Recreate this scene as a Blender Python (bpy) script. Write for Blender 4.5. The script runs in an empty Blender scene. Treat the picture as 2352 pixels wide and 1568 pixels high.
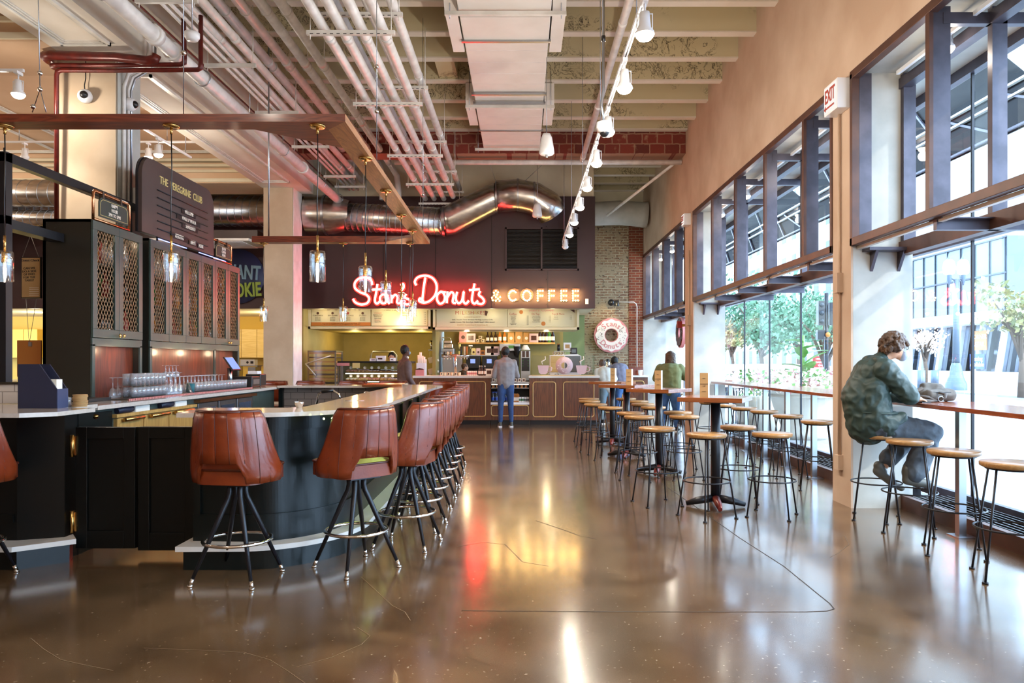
import bpy, math, random
from mathutils import Vector, Matrix
random.seed(7)
D = bpy.data
sc = bpy.context.scene
C = sc.collection
PI = math.pi
# ------------------------------------------------------------------ camera
F, CU, CV, H = 1700.0, 1200.0, 830.0, 1.45      # focal length (px), vanishing point, eye height
cam = D.cameras.new('camera'); co = D.objects.new('camera', cam); C.objects.link(co); sc.camera = co
cam.sensor_width = 36; cam.lens = 36*F/2352; cam.shift_x = -(CU-1176)/2352; cam.shift_y = (CV-784)/2352
cam.clip_end = 300; cam.clip_start = .05
co.location = (0, 0, H); co.rotation_euler = (PI/2, 0, 0)
# ------------------------------------------------------------------ world, sun, exposure
w = D.worlds.new('world'); sc.world = w; w.use_nodes = True
bg = w.node_tree.nodes['Background']; bg.inputs[0].default_value = (.52, .73, 1, 1); bg.inputs[1].default_value = 10.5
sc.view_settings.view_transform = 'Standard'; sc.view_settings.look = 'None'
sc.view_settings.gamma = 1; sc.view_settings.use_curve_mapping = False; sc.view_settings.exposure = 0.38
sc.cycles.use_denoising = True; sc.cycles.max_bounces = 8; sc.cycles.diffuse_bounces = 4; sc.cycles.glossy_bounces = 4
sc.cycles.transparent_max_bounces = 24; sc.cycles.sample_clamp_indirect = 6; sc.cycles.caustics_refractive = False
sl = D.lights.new('sun', 'SUN'); sl.energy = 2.6; sl.angle = math.radians(1.2); sl.color = (1, .93, .82)
so = D.objects.new('sun', sl); C.objects.link(so)
so.rotation_euler = Vector((-1, .5, -.78)).to_track_quat('-Z', 'Y').to_euler()

def P(u, v, Y): return ((u-CU)*Y/F, Y, H+(CV-v)*Y/F)          # a point of the photo at a known depth
def FL(u, v): Y = F*H/(v-CV); return ((u-CU)*Y/F, Y)            # a point on the floor
# ------------------------------------------------------------------ materials
def lin(h):
    h = h.lstrip('#'); c = [int(h[i:i+2], 16)/255 for i in (0, 2, 4)]
    return tuple(x/12.92 if x <= .04045 else ((x+.055)/1.055)**2.4 for x in c)+(1,)
MATS = {}
def mat(name, col, rough=.5, metal=0, col2=None, scale=4, detail=4, stretch=(1, 1, 1), bump=0, rough2=None, coat=0, sheen=0, lo=.35, hi=.65, spec=None, bscale=None):
    m = D.materials.new(name); m.use_nodes = True; nt = m.node_tree; b = nt.nodes['Principled BSDF']; MATS[name] = m
    b.inputs['Base Color'].default_value = lin(col); b.inputs['Roughness'].default_value = rough; b.inputs['Metallic'].default_value = metal
    if coat: b.inputs['Coat Weight'].default_value = coat; b.inputs['Coat Roughness'].default_value = .08
    if spec is not None: b.inputs['Specular IOR Level'].default_value = spec
    if col2 or bump or rough2 is not None:
        tc = nt.nodes.new('ShaderNodeTexCoord'); mp = nt.nodes.new('ShaderNodeMapping'); mp.inputs['Scale'].default_value = stretch
        nz = nt.nodes.new('ShaderNodeTexNoise'); nz.inputs['Scale'].default_value = scale; nz.inputs['Detail'].default_value = detail
        nt.links.new(tc.outputs['Object'], mp.inputs[0]); nt.links.new(mp.outputs[0], nz.inputs['Vector'])
        rp = nt.nodes.new('ShaderNodeMapRange'); rp.inputs[1].default_value = lo; rp.inputs[2].default_value = hi
        nt.links.new(nz.outputs[0], rp.inputs[0])
        if col2:
            mx = nt.nodes.new('ShaderNodeMix'); mx.data_type = 'RGBA'; mx.inputs[6].default_value = lin(col); mx.inputs[7].default_value = lin(col2)
            nt.links.new(rp.outputs[0], mx.inputs[0]); nt.links.new(mx.outputs[2], b.inputs['Base Color'])
        if rough2 is not None:
            r2 = nt.nodes.new('ShaderNodeMapRange'); r2.inputs[3].default_value = rough; r2.inputs[4].default_value = rough2
            nt.links.new(rp.outputs[0], r2.inputs[0]); nt.links.new(r2.outputs[0], b.inputs['Roughness'])
        if bump:
            src = nz
            if bscale:
                src = nt.nodes.new('ShaderNodeTexNoise'); src.inputs['Scale'].default_value = bscale; src.inputs['Detail'].default_value = 6
                nt.links.new(mp.outputs[0], src.inputs['Vector'])
            bp = nt.nodes.new('ShaderNodeBump'); bp.inputs['Strength'].default_value = bump; bp.inputs['Distance'].default_value = .02
            nt.links.new(src.outputs[0], bp.inputs['Height']); nt.links.new(bp.outputs[0], b.inputs['Normal'])
    return m
def wood(name, c1, c2, axis='x', scale=6, rough=.35, coat=.3):
    """long-grained wood: noise stretched along one axis plus distorted rings"""
    m = D.materials.new(name); m.use_nodes = True; nt = m.node_tree; b = nt.nodes['Principled BSDF']; MATS[name] = m
    tc = nt.nodes.new('ShaderNodeTexCoord'); mp = nt.nodes.new('ShaderNodeMapping')
    s = [1, 1, 1]; s['xyz'.index(axis)] = .1; mp.inputs['Scale'].default_value = s
    nz = nt.nodes.new('ShaderNodeTexNoise'); nz.inputs['Scale'].default_value = scale; nz.inputs['Detail'].default_value = 3; nz.inputs['Distortion'].default_value = 1.2
    ml = nt.nodes.new('ShaderNodeMath'); ml.operation = 'MULTIPLY'; ml.inputs[1].default_value = 9
    fr = nt.nodes.new('ShaderNodeMath'); fr.operation = 'PINGPONG'; fr.inputs[1].default_value = .5
    n2 = nt.nodes.new('ShaderNodeTexNoise'); n2.inputs['Scale'].default_value = scale*9; n2.inputs['Detail'].default_value = 4
    ad = nt.nodes.new('ShaderNodeMath'); ad.operation = 'ADD'
    mx = nt.nodes.new('ShaderNodeMix'); mx.data_type = 'RGBA'; mx.inputs[6].default_value = lin(c1); mx.inputs[7].default_value = lin(c2)
    L = nt.links.new
    L(tc.outputs['Object'], mp.inputs[0]); L(mp.outputs[0], nz.inputs['Vector']); L(mp.outputs[0], n2.inputs['Vector'])
    L(nz.outputs[0], ml.inputs[0]); L(ml.outputs[0], fr.inputs[0]); L(fr.outputs[0], ad.inputs[0]); 
    sb = nt.nodes.new('ShaderNodeMath'); sb.operation = 'SUBTRACT'; sb.inputs[1].default_value = .25
    L(n2.outputs[0], sb.inputs[0]); L(sb.outputs[0], ad.inputs[1]); L(ad.outputs[0], mx.inputs[0]); L(mx.outputs[2], b.inputs['Base Color'])
    b.inputs['Roughness'].default_value = rough; b.inputs['Coat Weight'].default_value = coat; b.inputs['Coat Roughness'].default_value = .12
    return m
def bricks(name, c1, c2, cm, plane='xz', bw=.22, bh=.075, mortar=.008, rough=.85, bump=.6, noise=None, off=.5):
    m = D.materials.new(name); m.use_nodes = True; nt = m.node_tree; b = nt.nodes['Principled BSDF']; MATS[name] = m; L = nt.links.new
    tc = nt.nodes.new('ShaderNodeTexCoord'); sp = nt.nodes.new('ShaderNodeSeparateXYZ'); cb = nt.nodes.new('ShaderNodeCombineXYZ')
    L(tc.outputs['Object'], sp.inputs[0]); L(sp.outputs['xyz'.index(plane[0])], cb.inputs[0]); L(sp.outputs['xyz'.index(plane[1])], cb.inputs[1])
    br = nt.nodes.new('ShaderNodeTexBrick'); br.offset = off; br.inputs['Scale'].default_value = 1; br.inputs['Brick Width'].default_value = bw; br.inputs['Row Height'].default_value = bh
    br.inputs['Mortar Size'].default_value = mortar; br.inputs['Color1'].default_value = lin(c1); br.inputs['Color2'].default_value = lin(c2); br.inputs['Mortar'].default_value = lin(cm)
    vec = cb.outputs[0]
    if noise:
        nv = nt.nodes.new('ShaderNodeTexNoise'); nv.inputs['Scale'].default_value = 9; L(vec, nv.inputs['Vector'])
        vm = nt.nodes.new('ShaderNodeVectorMath'); vm.operation = 'MULTIPLY_ADD'; vm.inputs[1].default_value = (.035, .035, 0)
        L(nv.outputs[1], vm.inputs[0]); L(cb.outputs[0], vm.inputs[2]); vec = vm.outputs[0]
    L(vec, br.inputs['Vector']); col = br.outputs[0]
    if noise:
        for sc_, cc, lo, hi in noise:
            nz = nt.nodes.new('ShaderNodeTexNoise'); nz.inputs['Scale'].default_value = sc_; nz.inputs['Detail'].default_value = 6; L(cb.outputs[0], nz.inputs['Vector'])
            rp = nt.nodes.new('ShaderNodeMapRange'); rp.inputs[1].default_value = lo; rp.inputs[2].default_value = hi; L(nz.outputs[0], rp.inputs[0])
            mx = nt.nodes.new('ShaderNodeMix'); mx.data_type = 'RGBA'; mx.inputs[7].default_value = lin(cc); L(rp.outputs[0], mx.inputs[0]); L(col, mx.inputs[6]); col = mx.outputs[2]
    L(col, b.inputs['Base Color']); b.inputs['Roughness'].default_value = rough
    bp = nt.nodes.new('ShaderNodeBump'); bp.invert = True; bp.inputs['Strength'].default_value = bump; bp.inputs['Distance'].default_value = .01
    L(br.outputs[1], bp.inputs['Height']); L(bp.outputs[0], b.inputs['Normal'])
    return m
def emit(name, col, s):
    m = D.materials.new(name); m.use_nodes = True; nt = m.node_tree; nt.nodes.remove(nt.nodes['Principled BSDF'])
    e = nt.nodes.new('ShaderNodeEmission'); e.inputs[0].default_value = col if len(col) == 4 else tuple(col)+(1,); e.inputs[1].default_value = s
    nt.links.new(e.outputs[0], nt.nodes['Material Output'].inputs[0]); MATS[name] = m; return m
def glass(name, tint=(1, 1, 1), refl=.10, rough=.02, edge=.6, milk=0):
    m = D.materials.new(name); m.use_nodes = True; nt = m.node_tree; nt.nodes.remove(nt.nodes['Principled BSDF']); L = nt.links.new
    t = nt.nodes.new('ShaderNodeBsdfTransparent'); t.inputs[0].default_value = tuple(tint)+(1,)
    g = nt.nodes.new('ShaderNodeBsdfGlossy'); g.inputs['Roughness'].default_value = rough
    lw = nt.nodes.new('ShaderNodeLayerWeight'); lw.inputs[0].default_value = .25
    rp = nt.nodes.new('ShaderNodeMapRange'); rp.inputs[3].default_value = refl; rp.inputs[4].default_value = edge; L(lw.outputs['Facing'], rp.inputs[0])
    mx = nt.nodes.new('ShaderNodeMixShader'); L(rp.outputs[0], mx.inputs[0]); L(t.outputs[0], mx.inputs[1]); L(g.outputs[0], mx.inputs[2]); 
    out = mx.outputs[0]
    if milk:
        d = nt.nodes.new('ShaderNodeBsdfDiffuse'); d.inputs[0].default_value = (.9, .92, .95, 1); m2 = nt.nodes.new('ShaderNodeMixShader'); m2.inputs[0].default_value = milk; L(out, m2.inputs[1]); L(d.outputs[0], m2.inputs[2]); out = m2.outputs[0]
    L(out, nt.nodes['Material Output'].inputs[0])
    MATS[name] = m; return m

mat('plaster_tan', '#b99d86', .85, col2='#c9b09a', scale=1.6, bump=.25, bscale=5)
mat('plaster_white', '#bdbbb3', .85, col2='#acaba3', scale=3, bump=.2)
mat('plaster_column', '#bba58b', .85, col2='#c9b59c', scale=2.5, bump=.2)
mat('plaster_beam', '#e2dacd', .8, col2='#d8cfc0', scale=2)
mat('plaster_ceiling_tan', '#d3b494', .8, col2='#caa988', scale=1.5)
mat('plaster_cream', '#d9cfb4', .8, col2='#cfc4a8', scale=2)
mat('white_paint', '#e4e1da', .4, col2='#d3cfc6', scale=5)
mat('pipe_paint', '#efece8', .35, col2='#d8d4d0', scale=6)
mat('duct_white', '#e8e2da', .5, col2='#dfd8cf', scale=2)
mat('galvanised', '#d8d5d0', .27, 1, col2='#b5b1ad', scale=5, stretch=(1, 3, 3))
mat('steel', '#a9adb3', .3, 1)
mat('chrome', '#d8d4cf', .12, 1)
mat('brass', '#c9a060', .25, 1)
mat('copper', '#c98a62', .25, 1)
mat('red_pipe_lit_foot', '#4a1410', .35, .2, col2='#6a1f16', scale=9)
mat('black_metal', '#1b1b20', .35, .3)
mat('frame_steel', '#45414a', .4, .4, col2='#55505a', scale=6)
mat('frame_brown', '#4a3028', .45, .2, col2='#5c3a2c', scale=5)
mat('lacquer_green', '#071010', .3, 0, coat=.06, spec=.3)
mat('lacquer_dark', '#070a0a', .32, 0, spec=.3)
mat('cabinet_green', '#3d4a44', .38, 0, col2='#36423e', scale=6)
mat('cabinet_side', '#231f17', .4, 0, coat=.2)
mat('quartz', '#cfc4b8', .12, 0, coat=.5, col2='#c5b9ad', scale=30)
mat('quartz_front', '#d8d2ca', .3)
mat('leather', '#6b250b', .32, 0, col2='#803312', scale=5, coat=.22, bump=.05, bscale=60)
mat('leather_welt', '#4e1c0c', .35)
wood('stool_wood', '#b3854f', '#8d6234', 'x', 8, .35, .3)
wood('table_wood', '#9c5a30', '#6f3518', 'x', 5, .22, .6)
wood('rail_wood', '#a4542c', '#7a351a', 'y', 5, .22, .6)
wood('walnut', '#7a4526', '#4a2412', 'z', 4, .35, .4)
wood('walnut_dark', '#84391f', '#4a1c0e', 'z', 4, .35, .3)
wood('oak_beam_x', '#8a3c20', '#4a160a', 'x', 7, .4, .2)  # redder than the side beam: red light put into the wood colour
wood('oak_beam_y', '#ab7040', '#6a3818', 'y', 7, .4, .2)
wood('pale_wood', '#dcbf82', '#caa862', 'x', 4, .5, 0)
wood('drawer_wood', '#caa25e', '#a37b3c', 'z', 5, .4, .2)
mat('fascia_dark', '#3f2a2d', .42, .25, col2='#352324', scale=.8)
mat('grille_dark', '#100c0b', .5)
mat('olive_wall', '#9a8a4c', .6, col2='#a39255', scale=3)
mat('green_wall', '#7d8d5c', .6)
mat('kitchen_yellow', '#d8b04a', .6)
mat('dark_red_wall', '#2c1210', .6)
mat('menu_board', '#cfc6a2', .6)
mat('gold_trim', '#c9a76a', .35, .3)
mat('ink', '#2b2422', .6)
mat('ink_red', '#b0483c', .6)
mat('ink_gold', '#cfb878', .6)
mat('ink_blue', '#2d4a9c', .6)
mat('pink', '#d98a88', .45)
mat('pink_pale', '#d3b2b4', .5)
mat('icing', '#f2e6d8', .45)
mat('orange_board', '#b8702c', .6)
mat('navy', '#1e2238', .5)
mat('navy_light', '#2f3858', .5)
mat('paper', '#e3dccd', .6)
mat('paper_tan', '#b08a58', .6)
mat('sign_brown', '#3f3230', .45, col2='#4a3a36', scale=2)
mat('sign_green', '#22302a', .5)
mat('white_plastic', '#e8e8ea', .3)
mat('black_plastic', '#17171a', .35)
mat('red_plastic', '#8e1c1a', .4)
mat('cloth_teal', '#243630', .55, col2='#2c3b34', scale=14, bump=.25, bscale=14)
mat('cloth_slate', '#444c55', .75, col2='#525b64', scale=12, bump=.3)
mat('cloth_blue', '#27406b', .8, col2='#2f4a78', scale=12)
mat('cloth_grey', '#81797a', .85, col2='#8f8887', scale=9, bump=.2)
mat('cloth_jeans', '#365a8e', .8, col2='#446aa0', scale=10)
mat('cloth_green', '#66704a', .8, col2='#737d56', scale=9, bump=.2)
mat('cloth_suit', '#5a4340', .7, col2='#67504c', scale=9)
mat('cloth_hoodie', '#6c6c7e', .8, col2='#7b7b8d', scale=9, bump=.2)
mat('cloth_pale', '#b9bab0', .8, col2='#c9cac2', scale=7)
mat('cloth_white', '#e2dcd2', .8)
mat('cloth_paleblue', '#7d95a2', .8)
mat('skin', '#c99878', .55)
mat('skin_dark', '#5b3626', .5)
mat('hair_brown', '#3a281b', .5, col2='#5c4029', scale=18, stretch=(1, 1, .4), bump=.8, bscale=30)
mat('hair_black', '#15100e', .6)
mat('boot_grey', '#57564f', .45)
mat('bag_taupe', '#4c433a', .7, col2='#5a5046', scale=8, bump=.2)
mat('bag_brown', '#3f2e20', .6)
mat('mask_white', '#aebfd4', .7)
mat('donut_dough', '#c08a4e', .6)
mat('chocolate', '#4a2616', .4)
mat('mug_cream', '#d8caa4', .4)
mat('bottle_dark', '#2c1410', .2)
mat('bottle_amber', '#b9702a', .2)
mat('bottle_green', '#3d7a34', .25)
mat('kraft', '#b98a4e', .7)
mat('teal_cloth', '#175a62', .7)
mat('asphalt', '#74787e', .7)
mat('sidewalk', '#85888c', .7, col2='#94979a', scale=.6)
mat('stone', '#aeaca6', .8, col2='#b8b6b0', scale=1)
mat('stone_planter', '#a9a293', .8, col2='#b5ae9f', scale=3)
mat('mesh_metal', '#8a6f52', .5, .4)
mat('tree_bark', '#5b4a3d', .9)
mat('leaf_green', '#3f6a4c', .6, col2='#5c8262', scale=2)
mat('leaf_yellow', '#8f7a40', .6, col2='#6e7c50', scale=2)
mat('leaf_plant', '#4f8a3c', .5, col2='#75a858', scale=4)
mat('flower_pale', '#e8d6c8', .6)
mat('flower_pink', '#d08c92', .6)
mat('post_blue', '#5a6672', .4, .3)
mat('car_white', '#dfe2e6', .3)
mat('window_dark', '#1d2831', .4, .0)
mat('curtain_glass', '#5c6469', .3, .1)
mat('curtain_dark', '#333e50', .2, .3, col2='#4a566a', scale=1.2)
mat('wire_grey', '#8d8a86', .4, .5)
bricks('brick_old', '#9a7a5a', '#7a5a44', '#b0a284', 'xz', .21, .07, .012, .9, .9, [(3.2, '#a08d70', .47, .6), (14, '#4a3c30', .58, .68)])
bricks('brick_red', '#8a4428', '#6d3220', '#8f7a62', 'xz', .21, .07, .008, .9, .7)
bricks('terracotta', '#7e2f20', '#5f2318', '#94705a', 'xz', .3, .2, .012, .7, .5, [(5, '#a5866a', .6, .75)])
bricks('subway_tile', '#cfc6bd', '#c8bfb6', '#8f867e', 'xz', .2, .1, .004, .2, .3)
bricks('subway_tile_dim', '#8a7f79', '#867b75', '#4b4340', 'xz', .2, .1, .004, .3, .3)  # darker copy of subway_tile, shade inside the bar put into its colour
emit('neon', (1, .04, .035), 34)
emit('neon_body', (1, .03, .02), 2.6)
emit('bulb_warm', (1, .60, .20), 60)
emit('lamp_face', (1, .84, .62), 14)
emit('filament', (1, .60, .22), 40)
emit('led_green', (.75, 1, .25), 30)
emit('screen_blue', (.25, .33, .75), 1.2)
emit('case_light', (1, .93, .82), 7)
emit('exit_face', (.95, .90, .84), .8)
emit('globe_light', (1, 1, 1), 5)
emit('led_violet', (.25, .3, 1), 3)
glass('pane', (.93, .97, .98), .05, .01, .45)
glass('clear_glass', (.97, .98, .98), .06, .03, .55)
glass('tumbler_glass', (.90, .92, .95), .12, .05, .95, .16)
glass('canopy_glass', (.010, .014, .024), .012, .25, .05)
glass('guard_glass', (.93, .95, .95), .05, .02, .3)
glass('wrap', (.9, .9, .88), .22, .12, .5)
# the polished concrete of the floor
def floor_mat():
    m = D.materials.new('polished_concrete'); m.use_nodes = True; nt = m.node_tree; b = nt.nodes['Principled BSDF']; L = nt.links.new; MATS['floor'] = m
    tc = nt.nodes.new('ShaderNodeTexCoord')
    def nz(s, d=6, dist=0, st=(1, 1, 1)):
        mp = nt.nodes.new('ShaderNodeMapping'); mp.inputs['Scale'].default_value = st; n = nt.nodes.new('ShaderNodeTexNoise'); n.inputs['Scale'].default_value = s; n.inputs['Detail'].default_value = d; n.inputs['Distortion'].default_value = dist
        L(tc.outputs['Object'], mp.inputs[0]); L(mp.outputs[0], n.inputs['Vector']); return n.outputs[0]
    def mr(i, a, b_, c=0, d=1):
        r = nt.nodes.new('ShaderNodeMapRange'); r.inputs[1].default_value = a; r.inputs[2].default_value = b_; r.inputs[3].default_value = c; r.inputs[4].default_value = d; L(i, r.inputs[0]); return r.outputs[0]
    def mix(f, a, b_):
        x = nt.nodes.new('ShaderNodeMix'); x.data_type = 'RGBA'; L(f, x.inputs[0])
        for i, c in ((6, a), (7, b_)):
            if isinstance(c, str): x.inputs[i].default_value = lin(c)
            else: L(c, x.inputs[i])
        return x.outputs[2]
    c = mix(mr(nz(.55, 5, .2), .3, .7), '#523d27', '#6f563c')
    c = mix(mr(nz(2.3, 9, .3), .42, .85), c, '#3d2a19')
    c = mix(mr(nz(38, 3), .66, .74), c, '#8f8370')
    vo = nt.nodes.new('ShaderNodeTexVoronoi'); vo.feature = 'DISTANCE_TO_EDGE'; vo.inputs['Scale'].default_value = .21
    mp = nt.nodes.new('ShaderNodeMapping'); L(tc.outputs['Object'], mp.inputs[0])
    n3 = nt.nodes.new('ShaderNodeTexNoise'); n3.inputs['Scale'].default_value = 1.3; n3.inputs['Detail'].default_value = 5; L(tc.outputs['Object'], n3.inputs['Vector'])
    vm = nt.nodes.new('ShaderNodeVectorMath'); vm.operation = 'MULTIPLY_ADD'; vm.inputs[1].default_value = (.9, .9, 0); L(n3.outputs[1], vm.inputs[0]); L(mp.outputs[0], vm.inputs[2]); L(vm.outputs[0], vo.inputs['Vector'])
    c = mix(mr(vo.outputs[0], 0, .0016, .5, 0), c, '#33261b')
    L(c, b.inputs['Base Color']); L(mr(nz(2.2, 6), .3, .7, .15, .26), b.inputs['Roughness'])
    b.inputs['Coat Weight'].default_value = .75; b.inputs['Coat IOR'].default_value = 1.62; b.inputs['Coat Roughness'].default_value = .13
    bp = nt.nodes.new('ShaderNodeBump'); bp.inputs['Strength'].default_value = .05; bp.inputs['Distance'].default_value = .02; L(nz(5, 3), bp.inputs['Height']); L(bp.outputs[0], b.inputs['Normal'])
floor_mat()
# painted, flaking concrete of the ceiling
def ceil_mat():
    m = D.materials.new('flaking_concrete'); m.use_nodes = True; nt = m.node_tree; b = nt.nodes['Principled BSDF']; L = nt.links.new; MATS['concrete_flaking'] = m
    tc = nt.nodes.new('ShaderNodeTexCoord')
    n = nt.nodes.new('ShaderNodeTexNoise'); n.inputs['Scale'].default_value = 5; n.inputs['Detail'].default_value = 10; n.inputs['Roughness'].default_value = .7; n.inputs['Distortion'].default_value = 1.5
    n2 = nt.nodes.new('ShaderNodeTexNoise'); n2.inputs['Scale'].default_value = 1.1; n2.inputs['Detail'].default_value = 3
    n4 = nt.nodes.new('ShaderNodeTexNoise'); n4.inputs['Scale'].default_value = .8
    for x in (n, n2, n4): L(tc.outputs['Object'], x.inputs['Vector'])
    a = nt.nodes.new('ShaderNodeMath'); a.operation = 'SUBTRACT'; a.inputs[1].default_value = .5; L(n.outputs[0], a.inputs[0])
    ab = nt.nodes.new('ShaderNodeMath'); ab.operation = 'ABSOLUTE'; L(a.outputs[0], ab.inputs[0])
    r = nt.nodes.new('ShaderNodeMapRange'); r.inputs[1].default_value = .006; r.inputs[2].default_value = .022; r.inputs[3].default_value = 1; r.inputs[4].default_value = 0; L(ab.outputs[0], r.inputs[0])
    r2 = nt.nodes.new('ShaderNodeMapRange'); r2.inputs[1].default_value = .46; r2.inputs[2].default_value = .54; L(n2.outputs[0], r2.inputs[0])
    mu = nt.nodes.new('ShaderNodeMath'); mu.operation = 'MULTIPLY'; L(r.outputs[0], mu.inputs[0]); L(r2.outputs[0], mu.inputs[1])
    base = nt.nodes.new('ShaderNodeMix'); base.data_type = 'RGBA'; base.inputs[6].default_value = lin('#c2b48c'); base.inputs[7].default_value = lin('#d2c8a8'); L(n4.outputs[0], base.inputs[0])
    x = nt.nodes.new('ShaderNodeMix'); x.data_type = 'RGBA'; x.inputs[7].default_value = lin('#352a1e'); L(mu.outputs[0], x.inputs[0]); L(base.outputs[2], x.inputs[6]); L(x.outputs[2], b.inputs['Base Color'])
    b.inputs['Roughness'].default_value = .85
ceil_mat()
# ------------------------------------------------------------------ mesh helpers
class MB:
    def __init__(s): s.v = []; s.f = []; s.s = []
    def add(s, vs, fs, smooth=False):
        o = len(s.v); s.v += [tuple(p) for p in vs]; s.f += [tuple(i+o for i in q) for q in fs]; s.s += [smooth]*len(fs); return s
    def box(s, x0, x1, y0, y1, z0, z1):
        vs = [(x, y, z) for z in (z0, z1) for y in (y0, y1) for x in (x0, x1)]
        return s.add(vs, [(0, 2, 3, 1), (4, 5, 7, 6), (0, 1, 5, 4), (2, 6, 7, 3), (0, 4, 6, 2), (1, 3, 7, 5)])
    def obox(s, c, size, M=None):
        M = M or Matrix.Identity(3); c = Vector(c)
        vs = [c+M @ Vector((x*size[0]/2, y*size[1]/2, z*size[2]/2)) for z in (-1, 1) for y in (-1, 1) for x in (-1, 1)]
        return s.add(vs, [(0, 2, 3, 1), (4, 5, 7, 6), (0, 1, 5, 4), (2, 6, 7, 3), (0, 4, 6, 2), (1, 3, 7, 5)])
    def bar(s, a, b, w, h, up=(0, 0, 1)):
        a = Vector(a); b = Vector(b); d = b-a; L = d.length; d.normalize(); up = Vector(up)
        sd = d.cross(up); sd = sd.normalized() if sd.length > 1e-4 else Vector((1, 0, 0)); u2 = sd.cross(d)
        M = Matrix((sd, d, u2)).transposed(); return s.obox((a+b)/2, (w, L, h), M)
    def tube(s, pts, r, n=10, closed=False, flat=1.0, cap=True):
        P_ = [Vector(p) for p in pts]; m = len(P_); R = r if isinstance(r, (list, tuple)) else [r]*m
        T = []
        for i in range(m):
            a = P_[(i-1) % m] if (closed or i) else P_[0]; b = P_[(i+1) % m] if (closed or i < m-1) else P_[-1]
            t = b-a; T.append(t.normalized() if t.length > 1e-9 else Vector((0, 0, 1)))
        nr = T[0].orthogonal().normalized(); vs = []
        for i in range(m):
            if i:
                q = T[i-1].rotation_difference(T[i]); nr = q @ nr; nr = (nr-T[i]*nr.dot(T[i])).normalized()
            bn = T[i].cross(nr); k = 1.0
            if (closed or 0 < i < m-1):
                a = (P_[i]-P_[i-1]).normalized(); k = min(1.6, 1/max(.5, abs(a.dot(T[i]))))
            for j in range(n):
                th = 2*PI*j/n; vs.append(P_[i]+(nr*math.cos(th)+bn*math.sin(th)*flat)*R[i]*(k if k < 1.5 else 1.2))
        fs = []
        for i in range(m if closed else m-1):
            for j in range(n):
                a = i*n+j; b = i*n+(j+1) % n; c = ((i+1) % m)*n+(j+1) % n; d = ((i+1) % m)*n+j; fs.append((a, b, c, d))
        s.add(vs, fs, True)
        if not closed and cap:
            o = len(s.v)-len(vs); s.f += [tuple(o+j for j in reversed(range(n))), tuple(o+(m-1)*n+j for j in range(n))]; s.s += [False]*2
        return s
    def cyl(s, x, y, z0, z1, r, n=16, r1=None): return s.tube([(x, y, z0), (x, y, z1)], [r, r if r1 is None else r1], n)
    def lathe(s, prof, c=(0, 0, 0), n=20, axis='z', smooth=True, M=None, a0=0, a1=2*PI):
        full = abs(a1-a0-2*PI) < 1e-6; vs = []; m = n if full else n+1
        for r, h in prof:
            for j in range(m):
                th = a0+(a1-a0)*j/n; p = Vector((r*math.cos(th), r*math.sin(th), h))
                if axis == 'y': p = Vector((p.x, -p.z, p.y))
                if axis == 'x': p = Vector((p.z, p.x, p.y))
                if M: p = M @ p
                vs.append(p+Vector(c))
        fs = []
        for i in range(len(prof)-1):
            for j in range(n):
                k = (j+1) % m; fs.append((i*m+j, i*m+k, (i+1)*m+k, (i+1)*m+j))
        return s.add(vs, fs, smooth)
    def ring(s, c, R, r, n=32, k=8, axis='z'):
        pts = []
        for j in range(n):
            th = 2*PI*j/n; a, b = R*math.cos(th), R*math.sin(th)
            pts.append((c[0]+a, c[1]+b, c[2]) if axis == 'z' else ((c[0]+a, c[1], c[2]+b) if axis == 'y' else (c[0], c[1]+a, c[2]+b)))
        return s.tube(pts, r, k, closed=True)
    def ell(s, c, r, n=12, m=8, M=None):
        if not isinstance(r, (tuple, list)): r = (r, r, r)
        vs = []; c = Vector(c)
        for i in range(m+1):
            ph = -PI/2+PI*i/m
            for j in range(n):
                th = 2*PI*j/n; p = Vector((r[0]*math.cos(ph)*math.cos(th), r[1]*math.cos(ph)*math.sin(th), r[2]*math.sin(ph)))
                vs.append(c+(M @ p if M else p))
        fs = [(i*n+j, i*n+(j+1) % n, (i+1)*n+(j+1) % n, (i+1)*n+j) for i in range(m) for j in range(n)]
        return s.add(vs, fs, True)
    def prism(s, poly, a, b, plane='xy', smooth=False):
        """polygon extruded between a and b along the axis not in the plane"""
        n = len(poly); ax = {'xy': lambda p, t: (p[0], p[1], t), 'xz': lambda p, t: (p[0], t, p[1]), 'yz': lambda p, t: (t, p[0], p[1])}[plane]
        vs = [ax(p, a) for p in poly]+[ax(p, b) for p in poly]
        s.add(vs, [(i, (i+1) % n, n+(i+1) % n, n+i) for i in range(n)], smooth)
        return s.add(vs, [tuple(range(n))[::-1], tuple(range(n, 2*n))])
    def build(s, name, m, parent=None, world=False, bevel=0, smooth=None):
        me = D.meshes.new(name); vs = s.v
        if world and parent is not None:
            l = Vector((0, 0, 0)); q = parent
            while q: l = l+q.location; q = q.parent
            vs = [(p[0]-l[0], p[1]-l[1], p[2]-l[2]) for p in vs]
        me.from_pydata(vs, [], s.f)
        me.polygons.foreach_set('use_smooth', s.s if smooth is None else [smooth]*len(s.f))
        me.materials.append(MATS[m] if isinstance(m, str) else m)
        o = D.objects.new(name, me); C.objects.link(o); o.parent = parent
        if bevel:
            b = o.modifiers.new('bevel', 'BEVEL'); b.width = bevel; b.segments = 2; b.limit_method = 'ANGLE'; b.angle_limit = .7
        return o
def tag(o, label, cat, group=None):
    if not 4 <= len(label.replace(',', '').split()) <= 16 and label: print('LABEL', len(label.split()), label)
    o['label'] = label; o['category'] = cat
    if group: o['group'] = group
    return o
def thing(name, label, cat, loc=(0, 0, 0), rz=0, group=None):
    o = D.objects.new(name, None); C.objects.link(o); o.location = loc; o.rotation_euler = (0, 0, rz); o.empty_display_size = .1
    return tag(o, label, cat, group)
def struct(o): o['kind'] = 'structure'; return o
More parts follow.
